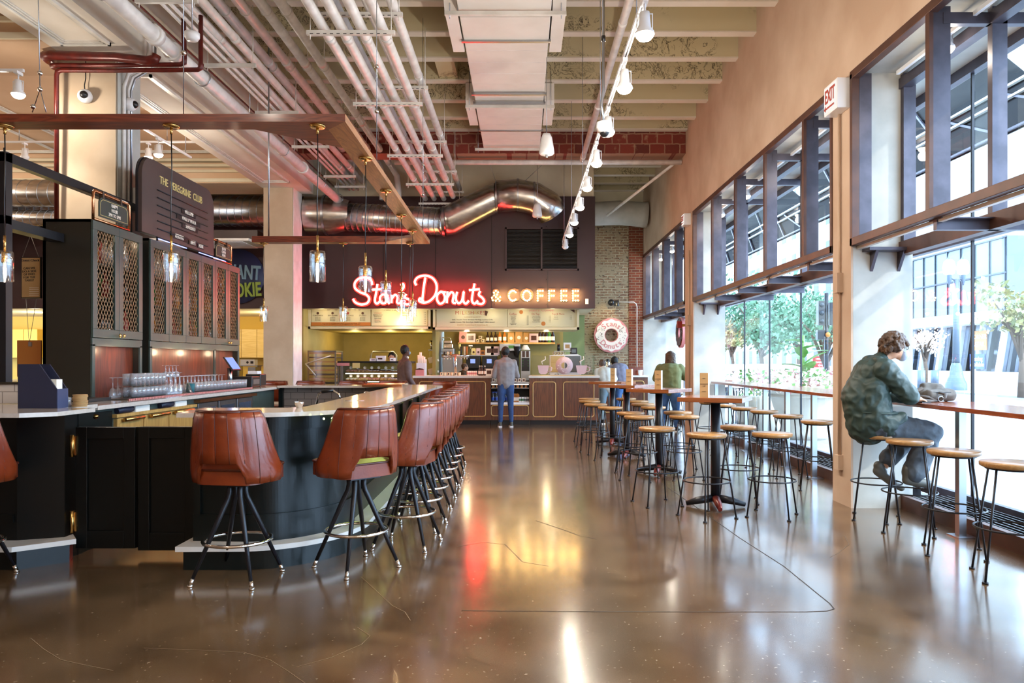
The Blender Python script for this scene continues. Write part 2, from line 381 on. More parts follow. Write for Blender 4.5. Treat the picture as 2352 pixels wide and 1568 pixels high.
def dup(root, loc, rz=None, label=None, group=None):
    def cp(o, par):
        c = o.copy(); C.objects.link(c); c.parent = par
        for ch in o.children: cp(ch, c)
        return c
    kids = list(root.children); r = root.copy(); C.objects.link(r)
    for ch in kids: cp(ch, r)
    r.location = loc
    if rz is not None: r.rotation_euler = (0, 0, rz)
    if label: r['label'] = label
    if group: r['group'] = group
    return r
def rrect(x0, x1, y0, y1, r, n=5):
    pts = []
    for cx, cy, a in ((x1-r, y1-r, 0), (x0+r, y1-r, PI/2), (x0+r, y0+r, PI), (x1-r, y0+r, 1.5*PI)):
        for i in range(n+1): t = a+PI/2*i/n; pts.append((cx+r*math.cos(t), cy+r*math.sin(t)))
    return pts
ROT = {'-y': Matrix.Rotation(PI/2, 3, 'X'), '+x': Matrix.Rotation(PI/2, 3, 'Z') @ Matrix.Rotation(PI/2, 3, 'X'), '-x': Matrix.Rotation(-PI/2, 3, 'Z') @ Matrix.Rotation(PI/2, 3, 'X'), '+y': Matrix.Rotation(PI, 3, 'Z') @ Matrix.Rotation(PI/2, 3, 'X')}
_tc = {}
def text(s, size, m, parent, c, face='-y', depth=.004, name='lettering', align='CENTER', sx=1.0, world=True, spin=0, bold=0):
    """flat lettering standing on a surface; c is the centre of the line"""
    key = (s, bold, align)
    if key not in _tc:
        cu = D.curves.new('t', 'FONT'); cu.body = s; cu.size = 1; cu.align_x = align; cu.align_y = 'CENTER'; cu.extrude = .5; cu.resolution_u = 3; cu.offset = bold
        ob = D.objects.new('t', cu); C.objects.link(ob); dg = bpy.context.evaluated_depsgraph_get()
        me = D.meshes.new_from_object(ob.evaluated_get(dg)); _tc[key] = ([tuple(v.co) for v in me.vertices], [tuple(p.vertices) for p in me.polygons])
        D.objects.remove(ob); D.curves.remove(cu); D.meshes.remove(me)
    vs, fs = _tc[key]; M = ROT[face] if isinstance(face, str) else face; S = Matrix.Rotation(spin, 3, 'Z'); cc = Vector(c)
    mb = MB(); mb.add([cc+M @ (S @ Vector((x*size*sx, y*size, z*depth))) for x, y, z in vs], fs)
    return mb.build(name, m, parent, world=world)
def light(kind, name, loc, energy, col=(1, .8, .6), size=.05, rot=None, spot=None, parent=None):
    l = D.lights.new(name, kind); l.energy = energy; l.color = col
    if kind == 'AREA': l.size = size
    else: l.shadow_soft_size = size
    if spot: l.spot_size = math.radians(spot); l.spot_blend = .6
    o = D.objects.new(name, l); C.objects.link(o); o.location = loc; o.parent = parent
    if rot: o.rotation_euler = rot
    return o
def blob(name, parts, m, parent, voxel=.012, smooth=8, world=False, noise=0, nscale=8, decim=None):
    """one continuous surface grown over tapered capsules and ellipsoids"""
    mb = MB()
    for p in parts:
        if p[0] == 'c':
            _, a, ra, b, rb = p[:5]; a = Vector(a); b = Vector(b); n = 8
            pts = []; rr = []; d = (b-a); L = max(d.length, 1e-4); d /= L
            for i in range(5): t = PI/2*i/4; pts.append(a-d*ra*math.cos(t)); rr.append(max(ra*math.sin(t), .0005))
            for i in range(1, 4): t = i/4; pts.append(a.lerp(b, t)); rr.append(ra+(rb-ra)*t)
            for i in range(5): t = PI/2*(4-i)/4; pts.append(b+d*rb*math.cos(t)); rr.append(max(rb*math.sin(t), .0005))
            # orthonormal sweep
            nr = d.orthogonal().normalized(); bn = d.cross(nr); vs = []; N = 14
            for q, r in zip(pts, rr): vs += [q+(nr*math.cos(2*PI*j/N)+bn*math.sin(2*PI*j/N))*r for j in range(N)]
            fs = [(i*N+j, i*N+(j+1) % N, (i+1)*N+(j+1) % N, (i+1)*N+j) for i in range(len(pts)-1) for j in range(N)]
            fs += [tuple(reversed(range(N))), tuple((len(pts)-1)*N+j for j in range(N))]; mb.add(vs, fs, True)
        else:
            c, r = p[1], p[2]; M = p[3] if len(p) > 3 else None; mb.ell(c, r, 18, 12, M)
    o = mb.build(name, m, parent, world=world)
    rm = o.modifiers.new('r', 'REMESH'); rm.mode = 'VOXEL'; rm.voxel_size = voxel; rm.use_smooth_shade = True
    s_ = o.modifiers.new('s', 'SMOOTH'); s_.factor = .5; s_.iterations = smooth
    dg = bpy.context.evaluated_depsgraph_get(); me = D.meshes.new_from_object(o.evaluated_get(dg)); o.modifiers.clear(); me.name = name; o.data = me
    if noise:
        from mathutils import noise as mn
        me.update(); ns = [v.normal.copy() for v in me.vertices]
        for v, nn in zip(me.vertices, ns):
            q = v.co*nscale; v.co += nn*noise*(1-abs(mn.noise(q))*2.2)
    me.polygons.foreach_set('use_smooth', [True]*len(me.polygons))
    return o
# ------------------------------------------------------------------ the shell of the hall
WX, GX = 3.25, 4.30          # inner face of the street wall, glass line
YB = 19.9                    # old brick wall
ZR, ZD = 6.04, 6.42          # underside of ribs, deck
OPEN = [(-5.6, .55), (.97, 7.32), (7.75, 14.09), (14.80, YB)]
PIER = [(.55, .97), (7.32, 7.75), (14.09, 14.80)]
struct(MB().box(-16, 4.25, -4, 22.5, -.2, 0).build('floor', 'floor'))
struct(MB().box(-16, 3.9, -4, 21.2, ZD, ZD+.2).build('ceiling', 'concrete_flaking'))
ys = [14.58, 13.86, 12.96, 12.04, 11.15, 10.28, 9.4, 8.5, 7.6, 6.7, 5.8, 4.9, 4.0, 3.1, 2.2, 1.3, 15.6, 16.45, 17.3, 18.15, 19.0, 19.8]
for y in ys:
    struct(MB().box(-4.5, WX+.3, y, y+.13, ZR, ZD+.05).build('ceiling_rib', 'concrete_flaking')); struct(MB().box(-4.48, WX, y-.006, y+.136, ZR-.022, ZR).build('ceiling_rib_foot', 'plaster_beam'))
struct(MB().box(-1.35, -1.05, 11.28, 12.04, ZR+.02, ZD).build('ceiling_block', 'concrete_flaking'))
struct(MB().box(-4.5, WX+.1, 14.74, 15.2, 5.59, 6.03).build('ceiling_beam', 'terracotta'))
# street wall: inner tan skin, white core
m = MB(); m.box(WX, WX+.02, -4, YB+.3, 4.28, ZD+.1)
for a, b in PIER: m.box(WX, WX+.02, a, b, 0, 4.28)
struct(m.build('wall_right', 'plaster_tan'))
struct(MB().box(WX+.021, 4.5, -4, YB+.3, 4.30, ZD+.1).build('wall_right_core', 'plaster_white'))
for a, b in PIER: struct(MB().box(WX+.021, 3.86, a, b, 0, 4.30).build('wall_right_pier', 'plaster_white'))
struct(MB().box(WX-.005, 3.86, YB, YB+.3, 0, 4.3).build('wall_right_end', 'plaster_white'))
struct(MB().box(3.86, 4.3, YB+.1, YB+.3, 0, 4.3).build('wall_right_return', 'plaster_white'))
# back: brick, fascia, cream wall, soffit, kitchen rooms
struct(MB().box(1.5, 2.86, YB, YB+.3, 0, 5.2).build('wall_back', 'brick_old'))
struct(MB().box(2.86, WX-.01, YB-.02, YB+.3, 0, 5.2).build('wall_back_corner', 'brick_red'))
struct(MB().box(1.5, WX, YB+.02, YB+.3, 5.2, ZD).build('wall_back_top', 'plaster_cream'))
struct(MB().box(-15.9, 1.62, 16.86, 17.0, 4.9, ZD+.1).build('wall_cream', 'plaster_cream'))
struct(MB().box(-16, -15.8, 16.7, 22, 0, 6.4).build('wall_kitchen_side', 'dark_red_wall'))
struct(MB().box(-16, 1.6, 20.85, 21.0, 2.7, ZD).build('wall_kitchen_back', 'plaster_cream'))
struct(MB().box(-4.4, 1.64, 17.01, 19.88, 2.66, 2.74).build('ceiling_soffit', 'plaster_cream'))
struct(MB().box(1.62, 1.64, 17.01, 19.88, 2.74, ZD).build('wall_bulkhead_side', 'plaster_cream'))
struct(MB().box(-15.9, -4.4, 17.01, 22, 2.66, 2.74).build('ceiling_kitchen', 'plaster_cream'))
struct(MB().box(-15.9, -5.11, 19.92, 20.1, 0, 2.66).build('wall_kitchen', 'kitchen_yellow'))
struct(MB().box(-5.1, -4.98, 16.82, 21.6, 0, 2.66).build('wall_alcove_left', 'olive_wall'))
struct(MB().box(-5.0, -2.1, 20.6, 20.8, 0, 2.66).build('wall_alcove_back', 'olive_wall'))
struct(MB().box(-2.18, -2.10, 17.9, 20.6, 0, 2.66).build('wall_alcove_right', 'olive_wall'))
struct(MB().box(-2.04, 1.06, 19.3, 19.5, 0, 2.66).build('wall_shelf', 'olive_wall'))
struct(MB().box(1.06, 1.62, 19.3, 19.5, 0, 2.66).build('wall_green', 'green_wall'))
struct(MB().box(-12.6, -12.4, -4, 16.7, 0, 6).build('wall_left', 'plaster_tan'))
struct(MB().box(-12.5, 4.4, -4.2, -4, 0, 6.5).build('wall_front', 'plaster_tan'))
# fascia
fa = struct(MB().box(-15.9, 1.64, 16.72, 16.82, 2.65, 5.18).build('wall_fascia', 'fascia_dark'))
sm = MB()
for u in (1129, 880, 1000): x = P(u, 0, 16.7)[0]; sm.box(x-.004, x+.004, 16.712, 16.72, 2.66, 5.17)
x = P(1258, 0, 16.7)[0]; sm.box(x-.004, x+.004, 16.712, 16.72, 2.66, 3.5)
for u in (735, 1135, 1255, 1004, 884):
    for z in (2.75, 3.3, 3.9, 4.5, 5.0): xx = P(u, 0, 16.7)[0]; sm.ell((xx, 16.714, z), .008, 6, 4)
struct(sm.build('trim_1', 'lacquer_dark'))
g = thing('wall_grille', 'wide dark louvred grille in the burgundy fascia above the coffee letters', 'vent', (.44, 16.72, 3.5))
gm = MB(); X0, X1, Z0, Z1 = -.39, 1.27, 3.50, 4.47
for a in ((X0, X1, Z0, Z0+.04), (X0, X1, Z1-.04, Z1), (X0, X0+.035, Z0, Z1), (X1-.035, X1, Z0, Z1), (.41, .45, Z0, Z1)): gm.box(a[0], a[1], 16.66, 16.72, a[2], a[3])
gm.build('frame', 'fascia_dark', g, world=True)
lm = MB()
for i in range(30): z = Z0+.05+i*.03; lm.obox((.44, 16.70, z), (1.58, .03, .006), Matrix.Rotation(.6, 3, 'X'))
lm.build('louvre', 'grille_dark', g, world=True)
MB().box(X0, X1, 16.71, 16.718, Z0, Z1).build('backing', 'grille_dark', g, world=True)
# left bay: higher plaster ceiling, long beam, cross beams, two columns
struct(MB().box(-12.5, -5.38, -4, 17, 5.62, 5.8).build('ceiling_left', 'plaster_ceiling_tan'))
BX0, BX1, BZ = -5.38, -4.48, 5.04
bm_ = MB().box(BX0, BX1, -4, 15.86, BZ, ZD+.1)
struct(bm_.build('ceiling_beam_long', 'plaster_beam'))
def molding(x0, x1, y0, y1, z, name='trim_2'):
    mm = MB()
    for k, (o, t, d) in enumerate(((0, .03, .035), (.045, .018, .022), (.075, .012, .014))):
        for a in ((x0+o, x0+o+t, y0+o, y1-o), (x1-o-t, x1-o, y0+o, y1-o), (x0+o, x1-o, y0+o, y0+o+t), (x0+o, x1-o, y1-o-t, y1-o)): mm.box(a[0], a[1], a[2], a[3], z-d, z)
    return struct(mm.build(name, 'white_paint'))
molding(-5.2, -4.64, 9.25, 14.75, BZ); molding(-5.2, -4.64, -2, 8.35, BZ)
for y0, y1 in ((8.3, 9.3), (14.9, 15.9), (1.5, 2.5)):
    struct(MB().box(-12.4, BX0, y0, y1, BZ, 5.62).build('ceiling_beam_cross', 'plaster_ceiling_tan'))
    mm = MB()
    for k, (dz, o) in enumerate(((.0, .14), (.10, .10), (.2, .05))): mm.box(-12.4, BX0, y0-o, y0, 5.50-dz-.05, 5.50-dz); mm.box(-12.4, BX0, y1, y1+o, 5.50-dz-.05, 5.50-dz)
    mm.box(-12.4, BX0, y0-.03, y1+.03, BZ+.02, BZ+.09)
    struct(mm.build('trim_3', 'plaster_cream'))
for y0, y1 in ((9.45, 14.7), (2.6, 8.1)):
    for x0, x1 in ((-8.6, -5.7), (-12.2, -9.2)): molding(x0, x1, y0, y1, 5.62)
c1 = struct(MB().box(-5.43, -4.75, 8.64, 9.18, 0, BZ).build('column', 'plaster_column'))
c2 = struct(MB().box(-5.35, -4.75, 15.29, 15.9, 0, BZ).build('column', 'plaster_column'))
struct(MB().box(-4.745, -4.735, 15.30, 15.89, 0, BZ).build('column_daylit_side_far', 'white_paint'))  # white sheet: daylight on the far column's side put into colour
struct(MB().box(-4.745, -4.735, 8.66, 9.17, 2.8, BZ).build('column_daylit_side_near', 'plaster_white'))  # pale sheet: daylight on the near column's side put into colour
# ------------------------------------------------------------------ street windows
n_win = 0
for wi, (a, b) in enumerate(OPEN):
    n_win += 1; wn = 'window_%d' % n_win
    root = D.objects.new(wn, None); C.objects.link(root); root.location = (WX, (a+b)/2, 2.59); root['kind'] = 'structure'
    fr = MB(); Z0, Z1 = 2.59, 4.28
    fr.box(WX-.015, WX+.06, a, b, Z0, Z0+.075); fr.box(WX-.015, WX+.06, a, b, Z1-.05, Z1+.03)
    fr.box(WX-.015, WX+.06, a, a+.05, Z0, Z1); fr.box(WX-.015, WX+.06, b-.05, b, Z0, Z1)
    fr.build('inner_frame', 'frame_brown', root, world=True, bevel=.004)
    yy = b-1.40; ml = []
    while yy > a+.35: ml.append(yy); yy -= 1.38
    for y in ml:
        MB().box(WX-.012, WX+.02, y-.03, y+.03, Z0+.07, Z1-.05).build('mullion_cap', 'frame_brown', root, world=True)
        MB().box(WX+.02, WX+.16, y-.025, y+.025, Z0+.02, Z1).build('mullion', 'frame_steel', root, world=True)
        MB().box(3.74, 3.86, y-.03, y+.03, Z0-.05, Z1).build('outer_mullion', 'frame_steel', root, world=True)
        MB().box(WX+.1, GX, y-.03, y+.03, Z1-.14, Z1-.05).build('top_strut', 'frame_steel', root, world=True)
        MB().box(WX+.05, GX, y-.09, y+.09, Z0-.01, Z0+.0).build('bottom_plate', 'frame_steel', root, world=True)
        MB().box(WX+.05, GX, y-.025, y+.025, Z0-.09, Z0-.01).build('bottom_strut', 'frame_steel', root, world=True)
    for x in (3.76,):
        MB().box(x-.04, x+.06, a, b, Z0-.09, Z0+.04).build('bottom_rail', 'frame_brown', root, world=True)
        MB().box(x-.04, x+.06, a, b, Z1-.14, Z1-.04).build('top_rail', 'frame_steel', root, world=True)
    MB().box(WX+.06, WX+.10, a, b, Z0-.03, Z0+.0).build('ledge_flange', 'white_paint', root, world=True)
    for e in (a+.03, b-.03):
        MB().box(3.74, 3.86, e-.03, e+.03, Z0, Z1).build('outer_mullion', 'frame_steel', root, world=True)
        MB().box(WX+.06, WX+.18, e-.02, e+.02, Z0, Z1).build('side_post', 'frame_steel', root, world=True)
# the continuous glass line outside the piers
gw = D.objects.new('window_5', None); C.objects.link(gw); gw.location = (GX, 8, 0); gw['kind'] = 'structure'
MB().box(GX-.03, GX+.03, -4, YB+.1, .06, .16).build('bottom_rail', 'frame_steel', gw, world=True)
MB().box(GX-.04, GX+.04, -4, YB+.1, 2.60, 2.72).build('transom', 'frame_steel', gw, world=True)
MB().box(GX-.04, GX+.04, -4, YB+.1, 4.20, 4.32).build('head_rail', 'frame_steel', gw, world=True)
js = [7.07+1.452*k for k in range(-7, 9)]
for y in js: MB().box(GX-.012, GX+.012, y-.011, y+.011, .14, 4.2).build('glass_joint', 'black_metal', gw, world=True)
ed = [-4]+js+[YB+.05]
for y0, y1 in zip(ed, ed[1:]):
    MB().add([(GX, y0+.011, .14), (GX, y1-.011, .14), (GX, y1-.011, 2.6), (GX, y0+.011, 2.6)], [(0, 1, 2, 3)]).build('lower_pane', 'pane', gw, world=True)
    MB().add([(GX, y0+.011, 2.72), (GX, y1-.011, 2.72), (GX, y1-.011, 4.2), (GX, y0+.011, 4.2)], [(0, 1, 2, 3)]).build('upper_pane', 'pane', gw, world=True)
# kerb and heater grille along the glass
struct(MB().box(3.74, 3.80, -4, YB, 0, .13).build('baseboard_right', 'frame_brown'))
struct(MB().box(3.80, 4.26, -4, YB, 0, .03).build('trim_6', 'frame_brown'))
for a, b in OPEN[1:]:
    h = thing('floor_grille', 'dark bar grille over the floor trench %s' % {.97: 'beside the nearest wood stools', 7.75: 'behind the middle ledge stools', 14.80: 'by the person in green'}[a], 'grille', (4.0, (a+b)/2, .03))
    hm = MB()
    for k in range(7): x = 3.84+k*.06; hm.box(x-.007, x+.007, a, b, .11, .125)
    hm.build('bars', 'black_metal', h, world=True)
    y = a+.1
    while y < b: MB().box(3.82, 4.22, y-.01, y+.01, .03, .115).build('cross_bar', 'black_metal', h, world=True); y += .6
# brackets under the clerestory at the piers
for a, b in ((7.32, 7), (14.09, 14)):
    t = thing('bracket_shelf', 'dark steel plate on two brackets at the head of the %s white pier' % ('nearest' if b == 7 else 'farther'), 'bracket', (3.55, a, 2.5))
    MB().box(3.36, 3.78, a-.16, a, 2.53, 2.56).build('plate', 'frame_steel', t, world=True)
    for x in (3.45, 3.72): MB().prism([(a, 2.53), (a-.13, 2.53), (a, 2.34)], x-.015, x+.015, 'yz').build('bracket', 'frame_steel', t, world=True)

# saw cut joints and pale hairline cracks of the slab
def joint(name, pts, w_, m):
    mb = MB(); q = [FL(*p) for p in pts]
    for a, b in zip(q, q[1:]):
        d = Vector((b[0]-a[0], b[1]-a[1], 0)); n_ = Vector((-d.y, d.x, 0)).normalized()*w_; mb.add([(a[0]+n_.x, a[1]+n_.y, .0012), (b[0]+n_.x, b[1]+n_.y, .0012), (b[0]-n_.x, b[1]-n_.y, .0012), (a[0]-n_.x, a[1]-n_.y, .0012)], [(0, 3, 2, 1)])
    return struct(mb.build(name, m))
mat('joint_dark', '#2c2118', .6); mat('crack_pale', '#6b5842', .5)
joint('trim_7', [(1060, 1402), (1300, 1404), (1600, 1405), (1850, 1405), (1900, 1403), (1916, 1398), (1905, 1385), (1880, 1365), (1800, 1300), (1700, 1236), (1600, 1165), (1520, 1110)], .004, 'joint_dark')
joint('trim_8', [(1230, 1195), (1290, 1215), (1330, 1230), (1370, 1238)], .003, 'joint_dark')
joint('trim_9', [(70, 1465), (100, 1490), (140, 1515), (200, 1528), (260, 1540)], .002, 'crack_pale')
joint('trim_10', [(330, 1488), (480, 1494), (560, 1498), (620, 1515), (660, 1540), (700, 1568)], .002, 'crack_pale')
joint('trim_11', [(680, 1532), (760, 1510), (830, 1480), (850, 1460), (820, 1440)], .002, 'crack_pale')
joint('trim_12', [(830, 1325), (870, 1362), (900, 1390), (930, 1405), (943, 1425)], .002, 'crack_pale')
joint('trim_13', [(1050, 1255), (1110, 1245), (1160, 1250), (1200, 1290), (1260, 1300)], .003, 'crack_pale')
joint('trim_14', [(1940, 1230), (1950, 1250), (1925, 1270), (1905, 1280)], .002, 'crack_pale')
GLOW = .6
# ------------------------------------------------------------------ ceiling services
def pipe(name, label, pts, r, m='pipe_paint', n=12, group=None, cat='pipe', joints=None, par=None):
    if par: return MB().tube(pts, r, n).build(name, m, par, world=True)
    o = thing(name, label, cat, pts[0], group=group); MB().tube(pts, r, n).build('run', m, o, world=True)
    if joints:
        a = Vector(pts[0]); b = Vector(pts[1]); L = (b-a).length; d = (b-a)/L; t = joints*.4
        while t < L:
            MB().tube([a+d*(t-.05), a+d*(t+.05)], r*1.09, n).build('coupling', m, o, world=True); t += joints
    return o
YE = 16.7
names = ['first', 'second', 'third', 'fourth']
for i, x in enumerate((-2.11, -1.92, -1.71, -1.49)):
    pipe('ceiling_pipe', 'white painted pipe, %s from the timber frame side in the low four-pipe bank' % names[i], [(x, -1, 4.99), (x, 16.1 if i < 3 else 15.88, 4.99)], .056, group='low bank of pipes over the aisle', joints=2.07)
for i, x in enumerate((-2.02, -1.66, -1.40)):
    pipe('ceiling_pipe', 'white painted pipe, %s of three lying above the low four-pipe bank' % ('leftmost', 'middle', 'rightmost')[i], [(x, -1, 5.30), (x, 16.6, 5.30)], .056, group='upper bank of pipes over the aisle', joints=2.5)
for i, x in enumerate((-3.58, -3.33, -3.08, -2.84)):
    e = [(x, -1, 5.67), (x, 15.9, 5.67)]
    if i == 3: e = [(x, -1, 5.67), (x, 16.0, 5.67), (x+.1, 16.15, 5.5), (x+.12, 16.25, 5.2), (x+.12, 16.25, 5.0)]
    if i == 2: e = [(x, -1, 5.67), (x, 16.0, 5.67), (x, 16.15, 5.55), (x, 16.25, 5.2), (x, 16.25, 5.0)]
    pipe('ceiling_pipe', 'white painted pipe on single hangers, %s of the high four over the bar' % ('leftmost', 'second', 'third', 'rightmost')[i], e, .062, group='high pipes over the bar', joints=2.6)
for i, (x, z) in enumerate(((-3.88, 5.3), (-3.79, 5.3), (-3.68, 5.3))):
    pipe('conduit', 'thin white conduit, %s of three on the trapezes beside the plaster beam' % ('first', 'second', 'third')[i], [(x, -1, z), (x, 16.6, z)], .022, n=8, group='thin conduits on the trapezes')
for i, (x, z) in enumerate(((-3.76, 5.46), (-3.57, 5.46))):
    pipe('ceiling_pipe', 'white pipe resting on the trapezes above the thin conduits, %s one' % ('left', 'right')[i], [(x, -1, z), (x, 16.5, z)], .055, group='pipes on the trapezes', joints=3)
pipe('conduit', 'thin copper coloured line beside the plaster beam', [(-4.2, -1, 5.35), (-4.2, 16.6, 5.35)], .014, 'red_pipe_lit_foot', 8)
# trapeze channels
def trapeze(x0, x1, y, z, up, label, slots=True, group=None):
    t = thing('strut_channel', label, 'hanger', ((x0+x1)/2, y, z), group=group)
    cm_ = MB(); cm_.box(x0, x1, y-.02, y+.02, z-.045, z); cm_.build('channel', 'white_paint', t, world=True)
    if slots:
        sm = MB(); x = x0+.04
        while x < x1-.05: sm.box(x, x+.035, y-.0215, y-.019, z-.043, z-.036); x += .07
        sm.build('slots', 'ink', t, world=True)
    for x in (x0+.04, x1-.04): MB().cyl(x, y, z-.09, up, .006, 6).build('rod', 'white_paint', t, world=True)
    return t
for k, y in enumerate((7.78, 9.93, 12.44, 14.44, 16.2)):
    o_ = ('nearest', 'second', 'third', 'fourth', 'farthest')[k]
    trapeze(-2.27, -1.34, y, 4.925, 5.25, o_+' white slotted channel under the low pipe bank', group='channels under the low pipe bank')
    trapeze(-2.27, -1.30, y+.25, 5.235, ZR, o_+' white slotted channel under the upper pipe bank', group='channels under the upper pipe bank')
for k, y in enumerate((5.6, 7.8, 9.5, 11.3, 13.1, 14.9, 16.1)):
    o_ = ('nearest', 'second', 'third', 'fourth', 'fifth', 'sixth', 'farthest')[k]
    trapeze(-4.08, -3.42, y+(.3 if y == 14.9 else 0), 5.27, 5.55 if 14.7 < y+.3 < 15.25 else ZR, o_+' double channel carrying the thin conduits by the beam', False, group='channels under the thin conduits')
for x in (-3.58, -3.33, -3.08, -2.84):
    h = thing('pipe_hanger', 'row of round band hangers on the high pipe %s' % {-3.58: 'nearest the plaster beam', -3.33: 'second from the plaster beam', -3.08: 'third from the plaster beam', -2.84: 'with the kinked elbow end'}[x], 'hanger', (x, 6, ZR))
    for y in (6.0, 8.9, 10.6, 12.6, 14.6): MB().ring((x, y, 5.67), .07, .006, 16, 5, 'y').build('band', 'white_paint', h, world=True); MB().cyl(x, y, 5.74, ZR, .005, 6).build('rod', 'white_paint', h, world=True)
# big drain pipe along the beam
dp = pipe('drain_pipe', 'thick grey-white drain pipe hung along the plaster beam', [(-3.98, -1, 5.02), (-3.98, 16.65, 4.93)], .085, 'pipe_paint', 18)
for y in (8.0, 8.45, 13.4): MB().tube([(-3.98, y-.05, 5.0-y*.004+.01), (-3.98, y+.05, 5.0-y*.004+.01)], .105, 18).build('coupling', 'pipe_paint', dp, world=True)
for y in (7.0, 9.2, 10.8, 12.3, 14.6, 16.0):
    MB().ring((-3.98, y, 4.97), .1, .008, 20, 6, 'y').build('hanger_band', 'steel', dp, world=True); MB().cyl(-3.98, y, 5.06, ZR, .006, 6).build('rod', 'steel', dp, world=True)
pipe('sprinkler_pipe', 'white sprinkler pipe running lengthwise beside the lamp track', [(1.2, -1, 5.5), (1.2, 14.9, 5.5)], .05, joints=2.9)
pipe('cross_pipe', 'white pipe running crosswise below the terracotta beam', [(-2.6, 15.05, 5.5), (WX-.02, 15.05, 5.5)], .05)
pipe('wall_brace_pipe', 'white diagonal pipe in the corner above the insulated duct', [(2.0, 17.5, 4.9), (3.1, 15.2, 5.5)], .03)
# rectangular white duct
d = thing('white_duct', 'wide white rectangular duct hung down the middle of the ceiling', 'duct', (-.2, 12, 5.63))
for y0, y1, dz in ((2, 6.4, 0), (6.4, 8.9, 0), (8.95, 9.6, .01), (9.6, 11.5, .03), (11.55, 11.9, .04), (11.9, 13.3, 0), (13.3, 14.5, .02)):
    MB().box(-.76, .34, y0, y1-.02, 5.60+dz, 5.95).build('duct_section', 'duct_white', d, world=True, bevel=.01)
for y in (9.6, 11.5, 11.9, 13.3): MB().box(-.79, .37, y-.03, y+.02, 5.585, 5.62).build('flange', 'steel', d, world=True)
for y in (6.7, 7.2, 7.7, 8.2, 9.95, 10.35, 10.75, 11.15, 12.2, 12.55, 12.95, 13.6, 13.95): z_ = 5.63 if 9.6 < y < 11.5 else (5.62 if y > 13.3 else 5.60); MB().box(-.76, .34, y-.005, y+.005, z_-.002, z_+.004).build('seam', 'pipe_paint', d, world=True)
for y0, y1 in ((8.7, 10.1), (12.1, 13.2)):
    for sx, x0, x1 in ((-1, -.93, -.78), (1, .36, .52)): MB().prism([(y0, 5.72), (y0+.15, 5.62), (y1-.12, 5.62), (y1, 5.72), (y1, 6.0), (y0, 6.0)], x0, x1, 'yz').build('side_baffle', 'duct_white', d, world=True)
for y in (8.75, 11.95, 14.35): 
    MB().box(-.92, .52, y-.02, y+.02, 5.54, 5.585).build('hanger_channel', 'white_paint', d, world=True)
    for x in (-.86, .46): MB().cyl(x, y, 5.5, ZR+.1, .006, 6).build('rod', 'steel', d, world=True)
# round silver duct across the fascia
def spiral(pts, r, name, par, pitch=.12, n=24):
    MB().tube(pts, r, n).build(name, 'galvanised', par, world=True)
    a, b = Vector(pts[0]), Vector(pts[-1]); L = (b-a).length; dd = (b-a)/L; k = MB(); q = dd.to_track_quat('Z', 'Y').to_matrix(); t = .06
    while t < L:
        c = a+dd*t; ring = [c+q @ Vector((math.cos(2*PI*j/28)*r*1.006, math.sin(2*PI*j/28)*r*1.006, .05*math.sin(2*PI*j/28+1))) for j in range(28)]
        k.tube(ring, .006, 5, closed=True); t += pitch
    k.build('seam', 'steel', par, world=True)
YD = 16.22
d = thing('round_duct', 'silver spiral duct kinked upward above the red neon words', 'duct', (-2.5, YD, 4.4))
zc = 4.52
spiral([(-3.95, YD, zc+.1), (-1.72, YD, zc)], .30, 'straight_run', d)
MB().lathe([(.42, 0), (.42, .55), (.31, .95)], (-4.72, YD, zc+.14), 28, 'x').build('taper', 'galvanised', d, world=True)
MB().lathe([(.44, -.02), (.44, .03)], (-4.3, YD, zc+.14), 28, 'x').build('collar', 'steel', d, world=True)
MB().lathe([(.33, -.03), (.33, .03)], (-1.72, YD, zc), 28, 'x').build('collar', 'steel', d, world=True)
MB().tube([(-1.72, YD, zc), (-1.6, YD, zc+.02), (-.66, YD, 5.02), (-.5, YD, 5.07)], .31, 26).build('rising_run', 'galvanised', d, world=True)
MB().tube([(-.55, YD, 5.07), (-.1, YD, 5.10), (.25, YD, 5.03), (.55, YD+.04, 4.86), (.66, YD+.12, 4.72)], .34, 26).build('elbow', 'galvanised', d, world=True)
for x, z, r in ((-.57, 5.05, .345), (-.1, 5.10, .352), (.26, 5.03, .352)): MB().lathe([(r, -.02), (r, .02)], (x, YD, z), 28, 'x').build('collar', 'steel', d, world=True)
d = thing('round_duct', 'spiral duct behind the menu board sign, between the cabinets and the concrete column', 'duct', (-7, 16.2, 4.6))
spiral([(-12.3, 16.25, 4.75), (-4.9, 16.25, 4.75)], .33, 'straight_run', d, .16)
d = thing('ceiling_diffuser', 'square white air diffuser at the end of a boxed duct beside the column', 'vent', (-6.6, 15.9, 4.2))
MB().box(-8.2, -5.55, 15.5, 15.9, 3.95, 4.2).build('box', 'sign_brown', d, world=True)
MB().box(-8.2, -5.55, 15.0, 16.0, 3.90, 3.95).build('flange', 'white_paint', d, world=True)
k = MB()
for i in range(14): k.box(-8.05, -5.7, 15.08+i*.065, 15.10+i*.065, 3.885, 3.905)
k.build('louvre', 'pipe_paint', d, world=True)
d = thing('round_duct', 'small bright spiral duct low behind the black steel frame', 'duct', (-10, 14.6, 4.2))
spiral([(-12.3, 14.6, 4.28), (-8.15, 14.6, 4.28)], .16, 'straight_run', d, .14)
d = thing('round_duct', 'large brown shaded spiral duct above the small one behind the black steel frame', 'duct', (-10, 14.6, 4.6))
spiral([(-12.3, 14.4, 4.72), (-8.0, 14.4, 4.72)], .26, 'straight_run', d, .2)
d = thing('insulated_duct', 'white wrapped duct running into the wall above the old brick', 'duct', (2, 19.2, 5.25))
